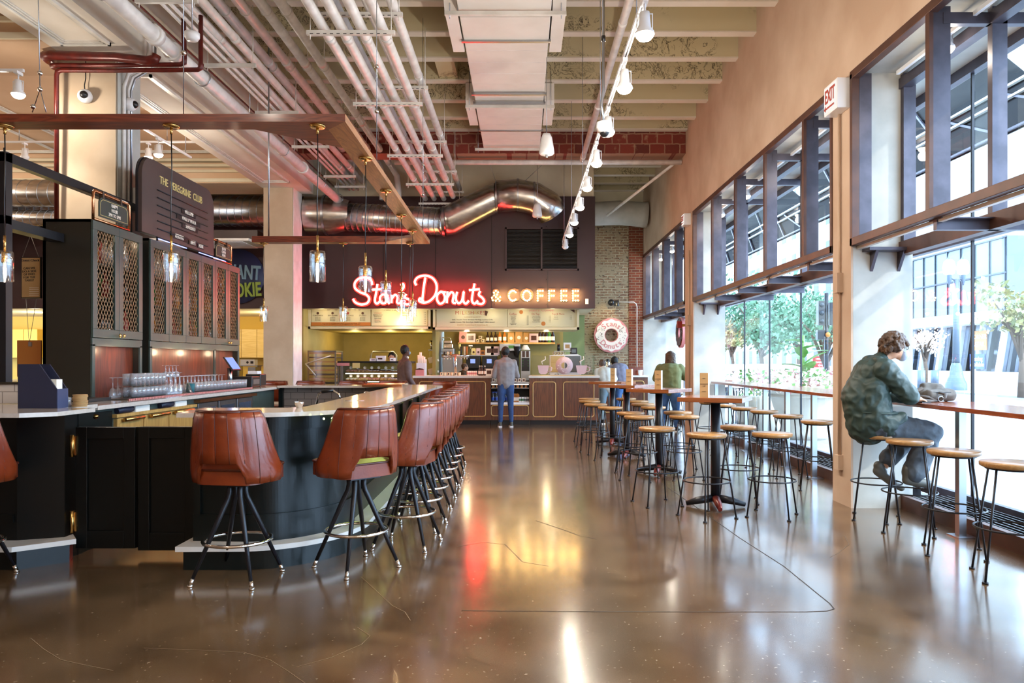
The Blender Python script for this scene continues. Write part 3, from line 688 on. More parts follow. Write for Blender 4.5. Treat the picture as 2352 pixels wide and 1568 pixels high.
MB().tube([(1.66, 19.0, 5.25), (1.9, 19.0, 5.24), (2.5, 19.02, 5.27), (3.05, 19.05, 5.23), (3.2, 19.05, 5.22)], [.31, .30, .31, .32, .34], 22).build('wrap', 'plaster_white', d, world=True)
# lamp track with spots
def spot_head(p, on, nm, label, energy=60, group='spot lamps on the aisle track', aim=(0, 0, -1), drop=.0):
    t = thing(nm, label, 'spotlight', p, group=group)
    MB().box(-.02, .02, -.05, .05, -.03, 0).build('adapter', 'white_plastic', t)
    MB().tube([(0, 0, -.02), (0, 0, -.13)], .008, 6).build('stem', 'white_plastic', t)
    MB().tube([(-.055, 0, -.10), (-.055, 0, -.2), (.055, 0, -.2), (.055, 0, -.10), (-.055, 0, -.1)], .004, 5).build('yoke', 'white_plastic', t)
    MB().lathe([(.001, -.09), (.035, -.09), (.04, -.15), (.045, -.2), (.068, -.23), (.07, -.245)], n=16).build('housing', 'white_plastic', t)
    MB().lathe([(.066, -.24), (.062, -.26), (.045, -.28), (.02, -.29), (.001, -.292)], n=16).build('lens', 'lamp_face' if on else 'white_plastic', t)
    if on:
        light('SPOT', 'spot_light', (0, 0, -.31), energy, (1, .89, .75), .05, (0, 0, 0), 120, t)
        light('POINT', 'spot_glow', (0, 0, -.34), energy*GLOW, (1, .89, .75), .06, parent=t)
    return t
tr = thing('lamp_track', 'long white lamp track hung over the aisle towards the coffee sign', 'track', (.86, 8, 4.02))
MB().box(.845, .88, -3.5, 15.6, 4.0, 4.035).build('rail', 'white_plastic', tr, world=True)
MB().box(.858, .867, -3.5, 15.6, 3.998, 4.002).build('slot', 'ink', tr, world=True)
for y in (5.6, 8.2, 10.6, 13.0, 15.3): MB().cyl(.862, y, 4.03, ZR+.1, .004, 5).build('rod', 'steel', tr, world=True)
ordn = ['nearest', 'second', 'third', 'fourth', 'fifth', 'sixth', 'seventh', 'eighth']
for i, y in enumerate((5.22, 6.25, 7.45, 8.62, 9.85, 11.1, 12.3, 13.5)):
    spot_head((.862, y, 4.0), True, 'track_spotlight', ordn[i]+' lit white spot on the aisle lamp track', 75 if y < 11 else 24)
spot_head((.862, 14.9, 4.0), False, 'track_spotlight', 'dim white spot at the far end of the aisle lamp track')
for i, y in enumerate((-3.0, -1.8, -.6, .6, 1.8)): spot_head((.862, y, 4.0), True, 'track_spotlight', 'lit white spot on the aisle lamp track behind the viewer', 60)  # unseen spots added to brighten the hall from behind
# window pocket track and spots
for k, (a, b) in enumerate(((1.2, 7.1), (8.0, 13.9), (15.0, 19.6))):
    t = thing('lamp_track', 'white lamp track in the head of the %s street window' % ('nearest', 'middle', 'farthest')[k], 'track', (3.6, (a+b)/2, 4.22))
    MB().box(3.585, 3.615, a, b, 4.20, 4.235).build('rail', 'white_plastic', t, world=True)
for i, (y, s) in enumerate(((6.29, 'nearest street window'), (3.4, 'nearest street window, farther out'), (9.23, 'middle street window, nearest'), (11.9, 'middle street window, centre'), (13.4, 'middle street window, farthest'), (17.8, 'farthest street window'), (19.2, 'farthest street window, by the brick wall'))):
    spot_head((3.6, y, 4.37 if False else 4.20+.15), True, 'track_spotlight', 'lit white spot in the head of the '+s, 12, 'spot lamps in the window heads')
# left bay spots on tracks
for i, (u, v, Y, on) in enumerate(((42, 165, 8.0, True), (57, 328, 12.5, False), (341, 328, 12.5, True), (364, 318, 11.2, True))):
    p = P(u, v, Y); spot_head(p, on, 'track_spotlight', ('lit white spot above the timber frame at the wall end', 'unlit white spot under the timber frame at the wall end', 'lit white spot above the menu sign, lower one', 'lit white spot above the menu sign, higher one')[i], 60, 'spot lamps of the left bay')
p = P(364, 318, 11.2)
t = thing('lamp_track', 'short white lamp track above the menu sign', 'track', (p[0], 11, p[2])); MB().box(p[0]-.015, p[0]+.015, 9.6, 12.3, p[2], p[2]+.03).build('rail', 'white_plastic', t, world=True); [MB().cyl(p[0], y_, p[2]+.03, 5.62, .006, 6).build('rod', 'steel', t, world=True) for y_ in (9.9, 12.1)]
for Y, v in ((8.0, 165), (12.5, 328)):
    z = P(0, v, Y)[2]; t = thing('lamp_track', 'thin white lamp track crossing the left bay at its %s end' % ('near' if Y < 9 else 'far'), 'track', (-8, Y, z)); MB().box(-12.3, -5.39, Y-.015, Y+.015, z, z+.03).build('rail', 'white_plastic', t, world=True); [MB().cyl(x_, Y, z+.03, 5.62, .006, 6).build('rod', 'steel', t, world=True) for x_ in (-11, -8.5, -6)]
t = thing('lamp_track', 'white lamp track over the near end of the bar behind the viewer', 'track', (-3.2, 0, 5.0)); MB().box(-3.22, -3.18, -3, 3, 5.0, 5.03).build('rail', 'white_plastic', t, world=True); MB().cyl(-3.2, 0, 5.03, ZR+.2, .006, 6).build('rod', 'steel', t, world=True)  # track added out of view to hold two fill spots
for (x, y, z) in ((-9.6, 8.0, P(0, 165, 8.0)[2]), (-11.2, 8.0, P(0, 165, 8.0)[2]), (-10.5, 12.5, P(0, 328, 12.5)[2]), (-12.0, 12.5, P(0, 328, 12.5)[2]), (-3.2, 1.0, 5.0), (-3.2, -2.0, 5.0)):
    spot_head((x, y, z), True, 'track_spotlight', 'lit white spot out of sight on a side track', 110, 'spot lamps out of sight')  # unseen spots added as fill for the left bay and bar
# speakers, camera, detectors
for k, (x, y, z) in enumerate(((.33, 10.1, 4.40), (.31, 15.6, 4.62))):
    s = thing('pendant_speaker', ('near' if k == 0 else 'far')+' white bell shaped speaker hanging '+('below the white duct' if k == 0 else 'in front of the silver duct elbow'), 'speaker', (x, y, z), group='hanging speakers')
    MB().lathe([(.001, .16), (.05, .155), (.075, .10), (.10, -.05), (.105, -.11), (.085, -.13), (.001, -.13)], n=20).build('housing', 'white_plastic', s); MB().tube([(0, 0, .15), (0, 0, 1.2)], .004, 5).build('cable', 'steel', s); MB().cyl(0, 0, -.17, -.13, .015, 8).build('cap', 'steel', s)
def dome(p, name, label, rot):
    s = thing(name, label, 'security camera', p); R_ = rot
    MB().lathe([(.001, 0), (.075, 0), (.08, .05), (.06, .09), (.045, .095)], n=20, M=R_).build('housing', 'white_plastic', s); MB().ell(R_ @ Vector((0, 0, .09)), .045, 14, 10).build('lens_dome', 'black_plastic', s)
q = P(195, 222, 8.6); dome((q[0], 8.62, q[2]), 'dome_camera', 'white dome camera on the front of the plaster column near the copper pipes', Matrix.Rotation(PI/2, 3, 'X') @ Matrix.Rotation(.3, 3, 'Y'))
dome((-4.73, 8.85, P(0, 240, 8.85)[2]), 'dome_camera', 'white dome camera on the window side of the plaster column', Matrix.Rotation(PI/2, 3, 'Y'))
dome(P(1388, 282, 6.9), 'dome_camera', 'white dome camera hanging from a conduit beside the lamp track', Matrix.Rotation(PI, 3, 'X'))
q = P(1386, 280, 6.9); t = thing('camera_conduit', 'grey conduit dropping from the ceiling to the dome camera', 'conduit', q); MB().tube([(q[0], q[1], q[2]), (q[0]-.02, q[1], q[2]+.15), (q[0], q[1], q[2]+.3), (q[0], q[1], ZR+.2)], .013, 8).build('run', 'steel', t, world=True); MB().cyl(q[0], q[1], q[2]+.75, q[2]+.8, .02, 8).build('coupling', 'black_plastic', t, world=True)
q = P(441, 88, 7.0); t = thing('smoke_detector', 'round white detector under the thin conduits', 'detector', q); MB().cyl(0, 0, .05, 1.3, .006, 6).build('rod', 'steel', t); MB().lathe([(.001, -.02), (.05, -.02), (.07, .01), (.07, .05), (.001, .06)], n=18).build('housing', 'white_plastic', t); MB().ring((0, 0, -.015), .035, .004, 16, 5).build('light_ring', 'led_violet', t)
# copper pipes round the column
Y = 8.56
def cp(pts, r, lab):
    t = thing('copper_pipe', lab, 'pipe', P(*pts[0])); MB().tube([P(*p) for p in pts], r, 10).build('run', 'red_pipe_lit_foot', t, world=True); return t
cp([(130, 145, 8.9), (112, 138, 8.55), (106, 130, 8.5), (118, 127, 8.45), (265, 131, 8.4), (340, 139, 8.3), (356, 136, 8.3), (360, 126, 8.3)], .05, 'thick dark red pipe wrapped round the head of the plaster column')
cp([(130, 158, 8.6), (122, 152, 8.55), (132, 150, 8.5), (265, 150, 8.45), (415, 148, 8.4), (423, 144, 8.4), (424, 134, 8.4), (421, 36, 8.4)], .026, 'thin red pipe round the column, turning up nearer the column')
cp([(130, 560, 8.55), (130, 172, 8.5), (132, 164, 8.5), (142, 161, 8.5), (265, 162, 8.45), (455, 160, 8.4), (461, 156, 8.4), (461, 145, 8.4), (461, 36, 8.4)], .026, 'thin red pipe running down the column edge and turning up under the pipes')
t = thing('camera_cable', 'black cable from the copper pipes to the dome camera on the column', 'cable', P(197, 135, 8.6)); MB().tube([P(197, 135, 8.6), P(197, 180, 8.6), P(194, 195, 8.6), P(195, 216, 8.6)], .006, 6).build('run', 'black_plastic', t, world=True)
for k, (u, dy) in enumerate(((283, 0), (290, .1), (300, .16))):
    t = thing('conduit', 'vertical conduit on the window side of the plaster column, %s' % ('nearest', 'middle', 'farthest')[k], 'conduit', (-4.72, 8.75+dy, 3), group='conduits on the column'); MB().tube([(-4.42, 8.75+dy, 5.5), (-4.42, 8.75+dy, 5.1), (-4.46, 8.75+dy, 4.97), (-4.66, 8.75+dy, 4.85), (-4.71, 8.75+dy, 4.7), (-4.71, 8.75+dy, 2.9)], .014 if k else .02, 8).build('run', 'pipe_paint' if k < 2 else 'steel', t, world=True)
t = thing('junction_box', 'small grey junction box low on the column side', 'electrical box', (-4.73, 9.0, 3.45)); MB().box(-4.73, -4.67, 8.94, 9.06, 3.3, 3.55).build('box', 'pipe_paint', t, world=True)
for k, (y, zt) in enumerate(((7.55, 4.0), (14.35, 3.6))):
    t = thing('wall_conduit', 'painted conduit down the tan wall below the %s exit sign' % ('large' if k == 0 else 'small'), 'conduit', (WX-.02, y, 0.6))
    MB().cyl(WX-.02, y, .45, zt, .014, 8).build('run', 'plaster_tan', t, world=True)
    MB().box(WX-.06, WX, y-.05, y+.05, 2.15, 2.35).build('box', 'plaster_tan', t, world=True); MB().box(WX-.05, WX, y-.05, y+.05, .35, .5).build('outlet_box', 'plaster_tan', t, world=True)
def exit_sign(y, z, s, label):
    t = thing('exit_sign', label, 'exit sign', (WX-.02, y, z))
    MB().box(WX-.13, WX, y-.16*s, y+.16*s, z-.15*s, z+.15*s).build('case', 'white_plastic', t, world=True, bevel=.008)
    MB().box(WX-.134, WX-.13, y-.145*s, y+.145*s, z-.13*s, z+.13*s).build('face', 'exit_face', t, world=True)
    text('EXIT', .19*s, 'ink_red', t, (WX-.137, y, z+.025*s), '-x', .004, sx=.62, bold=.02); MB().box(WX-.139, WX-.135, y-.1*s, y+.11*s, z-.095*s, z-.078*s).build('arrow_bar', 'ink_red', t, world=True)
    MB().prism([(y+.10*s, z-.115*s), (y+.10*s, z-.055*s), (y+.14*s, z-.086*s)], WX-.139, WX-.135, 'yz').build('arrow_head', 'ink_red', t, world=True)
exit_sign(7.50, 4.12, 1.0, 'lit white exit sign with red letters on the tan wall between the near windows')
exit_sign(14.4, 4.2, .75, 'smaller white exit sign on the tan wall between the far windows')
# fire alarm on far pier
t = thing('fire_alarm', 'small red fire alarm on the edge of the farther pier', 'alarm', (3.2, 14.95, 2.2)); MB().box(3.1, 3.2, 14.82, 14.9, 2.12, 2.26).build('case', 'red_plastic', t, world=True, bevel=.01); MB().box(3.2, 3.26, 14.84, 14.88, 2.15, 2.2).build('bracket', 'brass', t, world=True)
# steel cables holding the frame and ducts
cab = [((-1.3, 6.6, 3.18), (-1.3, 6.6, ZR)), ((-1.33, 9.9, 3.18), (-1.33, 9.9, ZR)), ((-3.6, 10.5, 3.18), (-3.6, 10.5, ZR)), ((-2.45, 5.35, 3.18), (-2.45, 5.35, ZR)), ((-.55, 16.2, 5.3), (-.7, 15.3, 5.6)), ((.0, 16.2, 5.35), (.5, 15.3, 5.6))]
for k, (a, b) in enumerate(cab):
    t = thing('suspension_cable', ('thin steel cable holding the timber lamp frame near its bend', 'thin steel cable holding the timber lamp frame near its far corner', 'slim steel rod down to the far timber beam by the column', 'thin steel cable holding the near timber beam', 'thin cable to the silver duct, near its joint', 'thin cable to the silver duct elbow')[k], 'cable', a)
    MB().tube([a, b], .012 if k == 2 else .004, 6).build('run', 'steel', t, world=True)
    if k < 2 or k == 3:
        for dz in (.5, .9): MB().ell((a[0], a[1], a[2]+dz), .02, 8, 6).build('clamp', 'chrome', t, world=True)
q = P(92, 262, 5.3); t = thing('suspension_cable', 'steel cable with a split sling over the near timber beam at the wall end', 'cable', q)
MB().tube([P(74, 258, 5.3), P(92, 205, 5.3), P(106, 258, 5.3)], .004, 5).build('sling', 'steel', t, world=True); MB().tube([P(92, 205, 5.3), P(88, 0, 5.3), P(88, -250, 5.3)], .004, 5).build('run', 'steel', t, world=True)
for v in (168, 205, 245): MB().ell(P(92 if v < 240 else 76, v, 5.3), .018, 8, 6).build('clamp', 'chrome', t, world=True)
# ------------------------------------------------------------------ the U-shaped bar
def arc(cx, cy, rx, ry, a0, a1, n):
    return [(cx+rx*math.cos(math.radians(a0+(a1-a0)*i/n)), cy+ry*math.sin(math.radians(a0+(a1-a0)*i/n))) for i in range(n+1)]
def bar_outline(o):
    """outer line of the bar, o pushes it outward"""
    x = -1.13+o
    return [(-2.35, 5.02-o)]+arc(-1.98, 6.0+.0, .85+o, .98+o, -88, -4, 42)+[(x-.01, 7.0), (x-.03, 8.5), (x-.05, 10.2)]+arc(-1.58, 10.75, .42+o, .5+o, -5, 70, 6)
bar = thing('bar_counter', 'dark green curved bar with a pale stone top, ringed by tan leather stools', 'bar', (-1.6, 7, 0))
out = bar_outline(0)
top = out+[(-1.7, 11.25), (-3.54, 11.25), (-3.54, 10.68), (-1.83, 10.68), (-1.80, 9.5), (-1.76, 8.0), (-1.70, 6.4), (-1.69, 5.75), (-1.78, 5.62), (-2.42, 5.62)]
MB().prism(top, 1.07, 1.10, 'xy').build('stone_top', 'quartz', bar, world=True, bevel=.004)
bo = bar_outline(-.26); bo[0] = (-2.35, 5.30)
body = bo+[(-1.8, 10.9), (-1.80, 10.7), (-1.72, 7), (-1.70, 5.6), (-2.35, 5.55)]
MB().prism(body, .17, 1.07, 'xy').build('body', 'lacquer_green', bar, world=True)
def band(poly, t, z0, z1):
    mb = MB(); n = len(poly)
    for i in range(n-1):
        a, b = Vector(poly[i]+(0,)), Vector(poly[i+1]+(0,)); mb.bar((a.x, a.y, (z0+z1)/2), (b.x+(b.x-a.x)*.02, b.y+(b.y-a.y)*.02, (z0+z1)/2), t, z1-z0)
    return mb
ro = bar_outline(-.25); ro[0] = (-2.35, 5.29)
band(ro, .02, .96, 1.07).build('top_band', 'lacquer_green', bar, world=True)
band(ro, .02, .17, .36).build('bottom_band', 'lacquer_green', bar, world=True)
for y in (6.35, 7.1, 7.85, 8.6, 9.35, 10.1): MB().box(-1.40-.01*(y-6), -1.365-.01*(y-6), y, y+.1, .36, .97).build('panel_stile', 'lacquer_green', bar, world=True, bevel=.006)
for x in (-2.34, -2.02): MB().box(x, x+.045, 5.27, 5.31, .36, .97).build('panel_stile', 'lacquer_green', bar, world=True)
st = bar_outline(-.10); st[0] = (-2.40, 5.11)
MB().prism(st+[(-1.8, 11.0), (-1.7, 7), (-1.69, 5.6), (-2.40, 5.4)], .135, .17, 'xy').build('foot_ledge', 'quartz_front', bar, world=True, bevel=.003)
pl = bar_outline(-.13); pl[0] = (-2.36, 5.15)
MB().prism(pl+[(-1.8, 11.0), (-1.7, 7), (-1.69, 5.6), (-2.36, 5.4)], 0, .135, 'xy').build('plinth', 'lacquer_green', bar, world=True)
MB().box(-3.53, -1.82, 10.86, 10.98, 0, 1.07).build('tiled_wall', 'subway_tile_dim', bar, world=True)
MB().box(-3.56, -3.5, 10.80, 11.1, 0, 1.07).build('end_panel', 'lacquer_green', bar, world=True)
for u in (750, 765, 779, 793):
    q = P(u, 955+(0 if u < 790 else 0), 5.12); MB().ell((q[0], 5.05+(u-750)*.0035, 1.06), .007, 8, 6).build('under_light', 'led_green', bar, world=True)
ledp = [(x, y) for x, y in bar_outline(-.08)[1:]]
MB().tube([(x-.1, y+.05, 1.064) for x, y in ledp[28:-3]], .004, 6).build('light_strip', 'led_green', bar, world=True)
for x, y in ((-1.55, 6.6), (-1.45, 6.62)): MB().lathe([(.001, .002), (.035, .002), (.035, 0)], (x, y, 1.1), 14).build('cap', 'steel', bar, world=True)
# near left counter and return
lc = thing('bar_counter', 'left end counter with dark body, stone top and pale foot ledge', 'bar', (-4.2, 5.6, 0))
MB().prism([(-9, 5.0), (-3.40, 5.0), (-3.23, 5.14), (-3.23, 5.60), (-3.5, 5.62), (-3.5, 6.1), (-9, 6.1)], 1.07, 1.10).build('stone_top', 'quartz', lc, world=True, bevel=.003)
MB().prism([(-9, 5.30), (-3.62, 5.30), (-3.34, 5.40), (-3.34, 5.56), (-3.6, 6.1), (-9, 6.1)], 0, 1.07).build('body', 'lacquer_dark', lc, world=True)
MB().prism([(-9, 5.10), (-3.52, 5.10), (-3.22, 5.34), (-3.34, 5.5), (-9, 5.5)], .135, .17).build('foot_ledge', 'quartz_front', lc, world=True)
MB().prism([(-9, 5.15), (-3.52, 5.15), (-3.28, 5.36), (-3.34, 5.5), (-9, 5.5)], 0, .135).build('plinth', 'lacquer_dark', lc, world=True)
for x in (-5.2, -4.4): MB().box(x, x+.05, 5.28, 5.31, .36, .97).build('panel_stile', 'lacquer_dark', lc, world=True)
MB().box(-9, -3.64, 5.285, 5.31, .30, .36).build('panel_rail', 'lacquer_dark', lc, world=True)
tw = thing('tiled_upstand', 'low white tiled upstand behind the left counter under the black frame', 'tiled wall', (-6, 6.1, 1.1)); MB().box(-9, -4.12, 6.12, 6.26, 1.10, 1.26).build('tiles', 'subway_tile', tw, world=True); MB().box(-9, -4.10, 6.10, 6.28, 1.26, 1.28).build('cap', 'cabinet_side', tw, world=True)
# gates
for k, (x0, x1) in enumerate(((-3.30, -2.86), (-2.85, -2.42))):
    g = thing('bar_gate', 'dark panelled gate leaf hinged on the %s' % ('left counter end' if k == 0 else 'curved bar'), 'gate', ((x0+x1)/2, 5.5, .03), group='pair of bar gates')
    yy = 5.48+.02*k; z0 = .07 if k == 0 else .05
    MB().box(x0, x1, yy, yy+.035, z0, .965).build('panel', 'lacquer_dark', g, world=True)
    f = MB(); w_ = .085
    for a in ((x0, x0+w_, z0, .965), (x1-w_, x1, z0, .965), (x0+w_, x1-w_, .88, .965), (x0+w_, x1-w_, z0, z0+.13)): f.box(a[0], a[1], yy-.018, yy, a[2], a[3])
    f.build('frame', 'lacquer_dark', g, world=True, bevel=.004)
    hx = x0-.015 if k == 0 else x1+.005
    for z in (.83, .27):
        hp = MB().cyl(hx, yy-.03, z-.08, z+.08, .017 if k == 0 else .011, 12).build('hinge', 'brass', g, world=True)
        MB().box(hx-.01, hx+.03, yy-.03, yy-.01, z-.07, z+.07).build('hinge_leaf', 'brass', g, world=True)
po = thing('gate_post', 'dark green post carrying the left gate leaf', 'post', (-3.42, 5.6, 0)); MB().box(-3.48, -3.335, 5.56, 5.75, 0, 1.06).build('post', 'lacquer_green', po, world=True)
# ------------------------------------------------------------------ back bar
bb = thing('back_bar_counter', 'long stone topped back bar counter with wooden drawers and fridges below', 'counter', (-4.1, 8.5, 0))
MB().prism([(-4.66, 6.105), (-3.50, 6.105), (-3.545, 10.68), (-3.545, 11.3), (-4.66, 11.3)], 1.05, 1.085).build('stone_top', 'quartz', bb, world=True, bevel=.003)
MB().box(-4.66, -3.62, 6.12, 10.79, 0, 1.05).build('carcass', 'cabinet_green', bb, world=True)
mt = MB(); 
mt.box(-4.1, -3.72, 7.0, 10.2, 1.085, 1.092); mt.build('drip_mat', 'cabinet_side', bb, world=True)
k = MB(); y = 7.0
while y < 10.2: k.box(-3.735, -3.715, y, y+.012, 1.085, 1.096); y += .03
k.build('mat_ribs', 'pink', bb, world=True)
dr = MB().box(-3.63, -3.60, 6.14, 6.5, .4, 1.02).build('door', 'lacquer_green', bb, world=True, bevel=.004); MB().ell((-3.575, 6.2, .99), .022, 12, 8).build('knob', 'brass', bb, world=True)
for k, (a, b) in enumerate(((6.55, 7.0), (7.02, 7.5), (7.52, 8.05))):
    f = MB().box(-3.66, -3.585, a, b, .35, .945).build('drawer', 'drawer_wood', bb, world=True, bevel=.004)
    MB().tube([(-3.55, a+.06, .93), (-3.55, b-.06, .93)], .018, 10).build('drawer_pull', 'brass', bb, world=True)
MB().box(-3.67, -3.56, 6.5, 8.1, .955, .985).build('wood_rail', 'drawer_wood', bb, world=True)
for k, (a, b) in enumerate(((8.2, 8.72), (8.76, 9.28), (9.32, 9.84))):
    MB().box(-3.66, -3.59, a, b, .2, .985).build('fridge_door', 'steel', bb, world=True, bevel=.005); MB().box(-3.595, -3.585, a+.06, b-.06, .26, .93).build('fridge_glass', 'curtain_dark', bb, world=True)
MB().box(-3.70, -3.55, 8.15, 9.9, .995, 1.03).build('copper_rail', 'copper', bb, world=True)
for k, (a, z) in enumerate(((6.84, 1.0), (7.62, 1.0))):
    t = thing('folded_towel', 'folded white towel hung under the back bar edge, %s one' % ('nearer' if k == 0 else 'farther'), 'towel', (-3.6, a, z)); MB().box(-3.62, -3.57, a, a+.26, .975, 1.04).build('cloth', 'cloth_white', t, world=True, bevel=.01)
    t = thing('dark_cloth', 'dark violet cloth bundled on the rail beside the %s white towel' % ('nearer' if k == 0 else 'farther'), 'cloth', (-3.6, a-.2, z)); MB().tube([(-3.6, a-.28, 1.01), (-3.59, a-.2, 1.02), (-3.6, a-.08, 1.01), (-3.59, a-.03, 1.02)], .028, 8).build('cloth', 'navy', t, world=True)
# tall cabinets
def lattice(x, y0, y1, z0, z1):
    mb = MB(); s = .052; sl = 1.7; w = y1-y0; h = z1-z0
    for sg in (1, -1):
        c = -h/sl if sg > 0 else 0
        c0 = (y0-h/sl) if sg > 0 else y0
        t = c0
        while t < y1+(0 if sg > 0 else h/sl):
            # line y = t + sg*(z-z0)/sl
            pts = []
            za, zb = z0, z1; ya = t; yb = t+sg*h/sl
            lo, hi = 0.0, 1.0; dy = yb-ya
            if abs(dy) > 1e-9:
                q1, q2 = (y0-ya)/dy, (y1-ya)/dy; lo = max(lo, min(q1, q2)); hi = min(hi, max(q1, q2))
            if hi-lo > .01: mb.bar((x+sg*.0015, ya+dy*lo, z0+h*lo), (x+sg*.0015, ya+dy*hi, z0+h*hi), .003, .007, up=(1, 0, 0)) if False else mb.obox(((x+sg*.0015), ya+dy*(lo+hi)/2, z0+h*(lo+hi)/2), (.003, .008, math.hypot(dy, h)*(hi-lo)), Matrix.Rotation(-math.atan2(dy, h), 3, 'X'))
            t += s
    return mb
CX = -4.16
def cabinet(y0, y1, nd, label, niches, wide):
    t = thing('bar_cabinet', label, 'cabinet', (-4.4, (y0+y1)/2, 1.09))
    c = MB(); c.box(-4.64, CX-.02, y0, y0+.025, 1.09, 2.83); c.box(-4.64, CX-.02, y1-.025, y1, 1.09, 2.83); c.box(-4.64, -4.61, y0, y1, 1.09, 2.83); c.box(-4.64, CX-.02, y0, y1, 2.80, 2.83); c.box(-4.64, CX-.02, y0+.02, y1-.02, 1.62, 1.66)
    c.build('carcass', 'cabinet_side', t, world=True)
    f = MB(); f.box(CX-.02, CX, y0, y1, 1.60, 1.68); f.box(CX-.02, CX, y0, y0+.05, 1.09, 1.62); f.box(CX-.02, CX, y1-.05, y1, 1.09, 1.62)
    for y in niches: f.box(CX-.02, CX, y-.025, y+.025, 1.09, 1.62)
    f.build('face_frame', 'cabinet_green', t, world=True, bevel=.003)
    MB().box(-4.262, -4.25, y0+.03, y1-.03, 1.09, 1.62).build('niche_back', 'walnut_dark', t, world=True)
    w_ = (y1-y0)/nd
    for k in range(nd):
        a, b = y0+w_*k+.003, y0+w_*(k+1)-.003; d_ = MB(); q = .075
        for r in ((a, b, 1.685, 1.77), (a, b, 2.735, 2.82), (a, a+q, 1.77, 2.735), (b-q, b, 1.77, 2.735)): d_.box(CX-.018, CX+.006, r[0], r[1], r[2], r[3])
        do = d_.build('door', 'cabinet_green', t, world=True, bevel=.003)
        l_ = lattice(CX-.014, a+q-.003, b-q+.003, 1.768, 2.738).build('diamond_mesh', 'mesh_metal', do, world=True); 
        for z in (2.08, 2.42): MB().box(-4.6, CX-.06, a, b, z, z+.015).build('shelf', 'cabinet_side', t, world=True) 
        ky = (b-.035) if k % 2 == 0 else (a+.035)
        if k in ((0, 1) if nd == 2 else (nd-1, nd-2)): MB().ell((CX+.035, ky, 1.715), (.012, .02, .02), 10, 8).build('knob', 'brass', do, world=True)
    return t
cabinet(7.16, 8.10, 2, 'near tall dark green bar cabinet, two diamond mesh doors over an open niche', [], .47)
cabinet(8.27, 10.88, 6, 'long dark green bar cabinet with six diamond mesh doors over open niches', [10.02], .435)
side = thing('cabinet_end_panel', 'black filler panel between the two bar cabinets', 'panel', (-4.4, 8.18, 1.09)); MB().box(-4.6, -4.25, 8.105, 8.265, 1.09, 2.80).build('panel', 'lacquer_dark', side, world=True)
# glasses and bottles
for y, e in ((7.63, .8), (8.9, 1.0), (9.6, 1.0), (10.45, .6)): light('POINT', 'niche_fill_light', (-4.06, y, 1.56), e*1.6, (1, .72, .45), .04)  # fill lamps added to brighten the niche backs
for y in (7.4, 7.9, 8.6, 9.4, 10.3): light('POINT', 'shelf_light', (-4.32, y, 2.74), 1.3, (1, .75, .5), .03)
def glass_prof(t, kind, r, h, m='tumbler_glass'):
    if kind == 'tumbler': return MB().lathe([(.001, .004), (r*.85, .004), (r*.86, 0), (r, h), (r*.92, h), (r*.8, .012)], n=9).build('glass', m, t)
    if kind == 'stem': # upside down, bowl on the mat
        return MB().lathe([(r*.9, 0), (r, h*.15), (r*.7, h*.42), (.006, h*.5), (.005, h*.96), (r*.95, h*.985), (r*.95, h)], n=9).build('glass', m, t)
proto = {}
def glassware(kind, name, label, cat, group, pts, r, h):
    for i, p in enumerate(pts):
        if (kind, r, h) not in proto:
            t = thing(name, label, cat, p, group=group); glass_prof(t, kind, r, h); proto[(kind, r, h)] = t
        else: dup(proto[(kind, r, h)], p, 0, label, group)
g1 = [(-3.80, 7.24+.083*k, 1.095) for k in range(8)]+[(-3.90, 7.28+.083*k, 1.095) for k in range(8)]
glassware('tumbler', 'glass_tumbler', 'clear tumbler in the low rows before the near cabinet niche', 'glass', 'tumblers before the near cabinet', g1, .033, .10)
tray = thing('glass_shelf', 'thin clear shelf over the low tumblers before the near cabinet', 'shelf', (-3.84, 7.5, 1.2)); MB().box(-3.95, -3.76, 7.18, 7.9, 1.2, 1.208).build('shelf', 'clear_glass', tray, world=True)
glassware('tumbler', 'glass_tumbler', 'clear tumbler on the thin shelf before the near cabinet niche', 'glass', 'tumblers on the thin shelf', [(-3.80, 7.24+.083*k, 1.21) for k in range(8)]+[(-3.90, 7.28+.083*k, 1.21) for k in range(8)], .034, .12)
glassware('stem', 'stemmed_glass', 'upturned stemmed glass at the back of the near cabinet niche', 'glass', 'stemmed glasses of the near cabinet', [(-4.03, 7.28+.09*k, 1.092) for k in range(9)], .036, .2)
glassware('stem', 'stemmed_glass', 'tall upturned flute between the two cabinets', 'glass', 'flutes between the cabinets', [(-3.80-.07*(k % 2), 7.98+.055*k, 1.095) for k in range(6)], .03, .235)
glassware('tumbler', 'glass_tumbler', 'clear tumbler in the front rows before the long cabinet', 'glass', 'tumblers before the long cabinet', [(-3.80, 8.62+.10*k, 1.095) for k in range(16)]+[(-3.9, 8.67+.10*k, 1.095) for k in range(16)], .035, .11)
glassware('stem', 'stemmed_glass', 'upturned coupe in the back rows before the long cabinet', 'glass', 'coupes before the long cabinet', [(x, 8.45+.10*k, 1.095) for k in range(15) for x in (-4.0, -4.1)], .045, .18)
glassware('stem', 'stemmed_glass', 'upturned coupe standing on the other coupes at the near end of the niche', 'glass', 'coupes stacked higher', [(-4.05, 8.40+.085*k, 1.275) for k in range(4)], .04, .13)
bcol = ['bottle_dark', 'bottle_amber', 'bottle_green', 'tumbler_glass', 'clear_glass', 'bottle_amber', 'red_plastic']
def bottle_mb(r, h): return MB().lathe([(.001, 0), (r, 0), (r, h*.58), (r*.85, h*.66), (r*.32, h*.76), (r*.3, h*.98), (.001, h)], n=8)
BT = {}
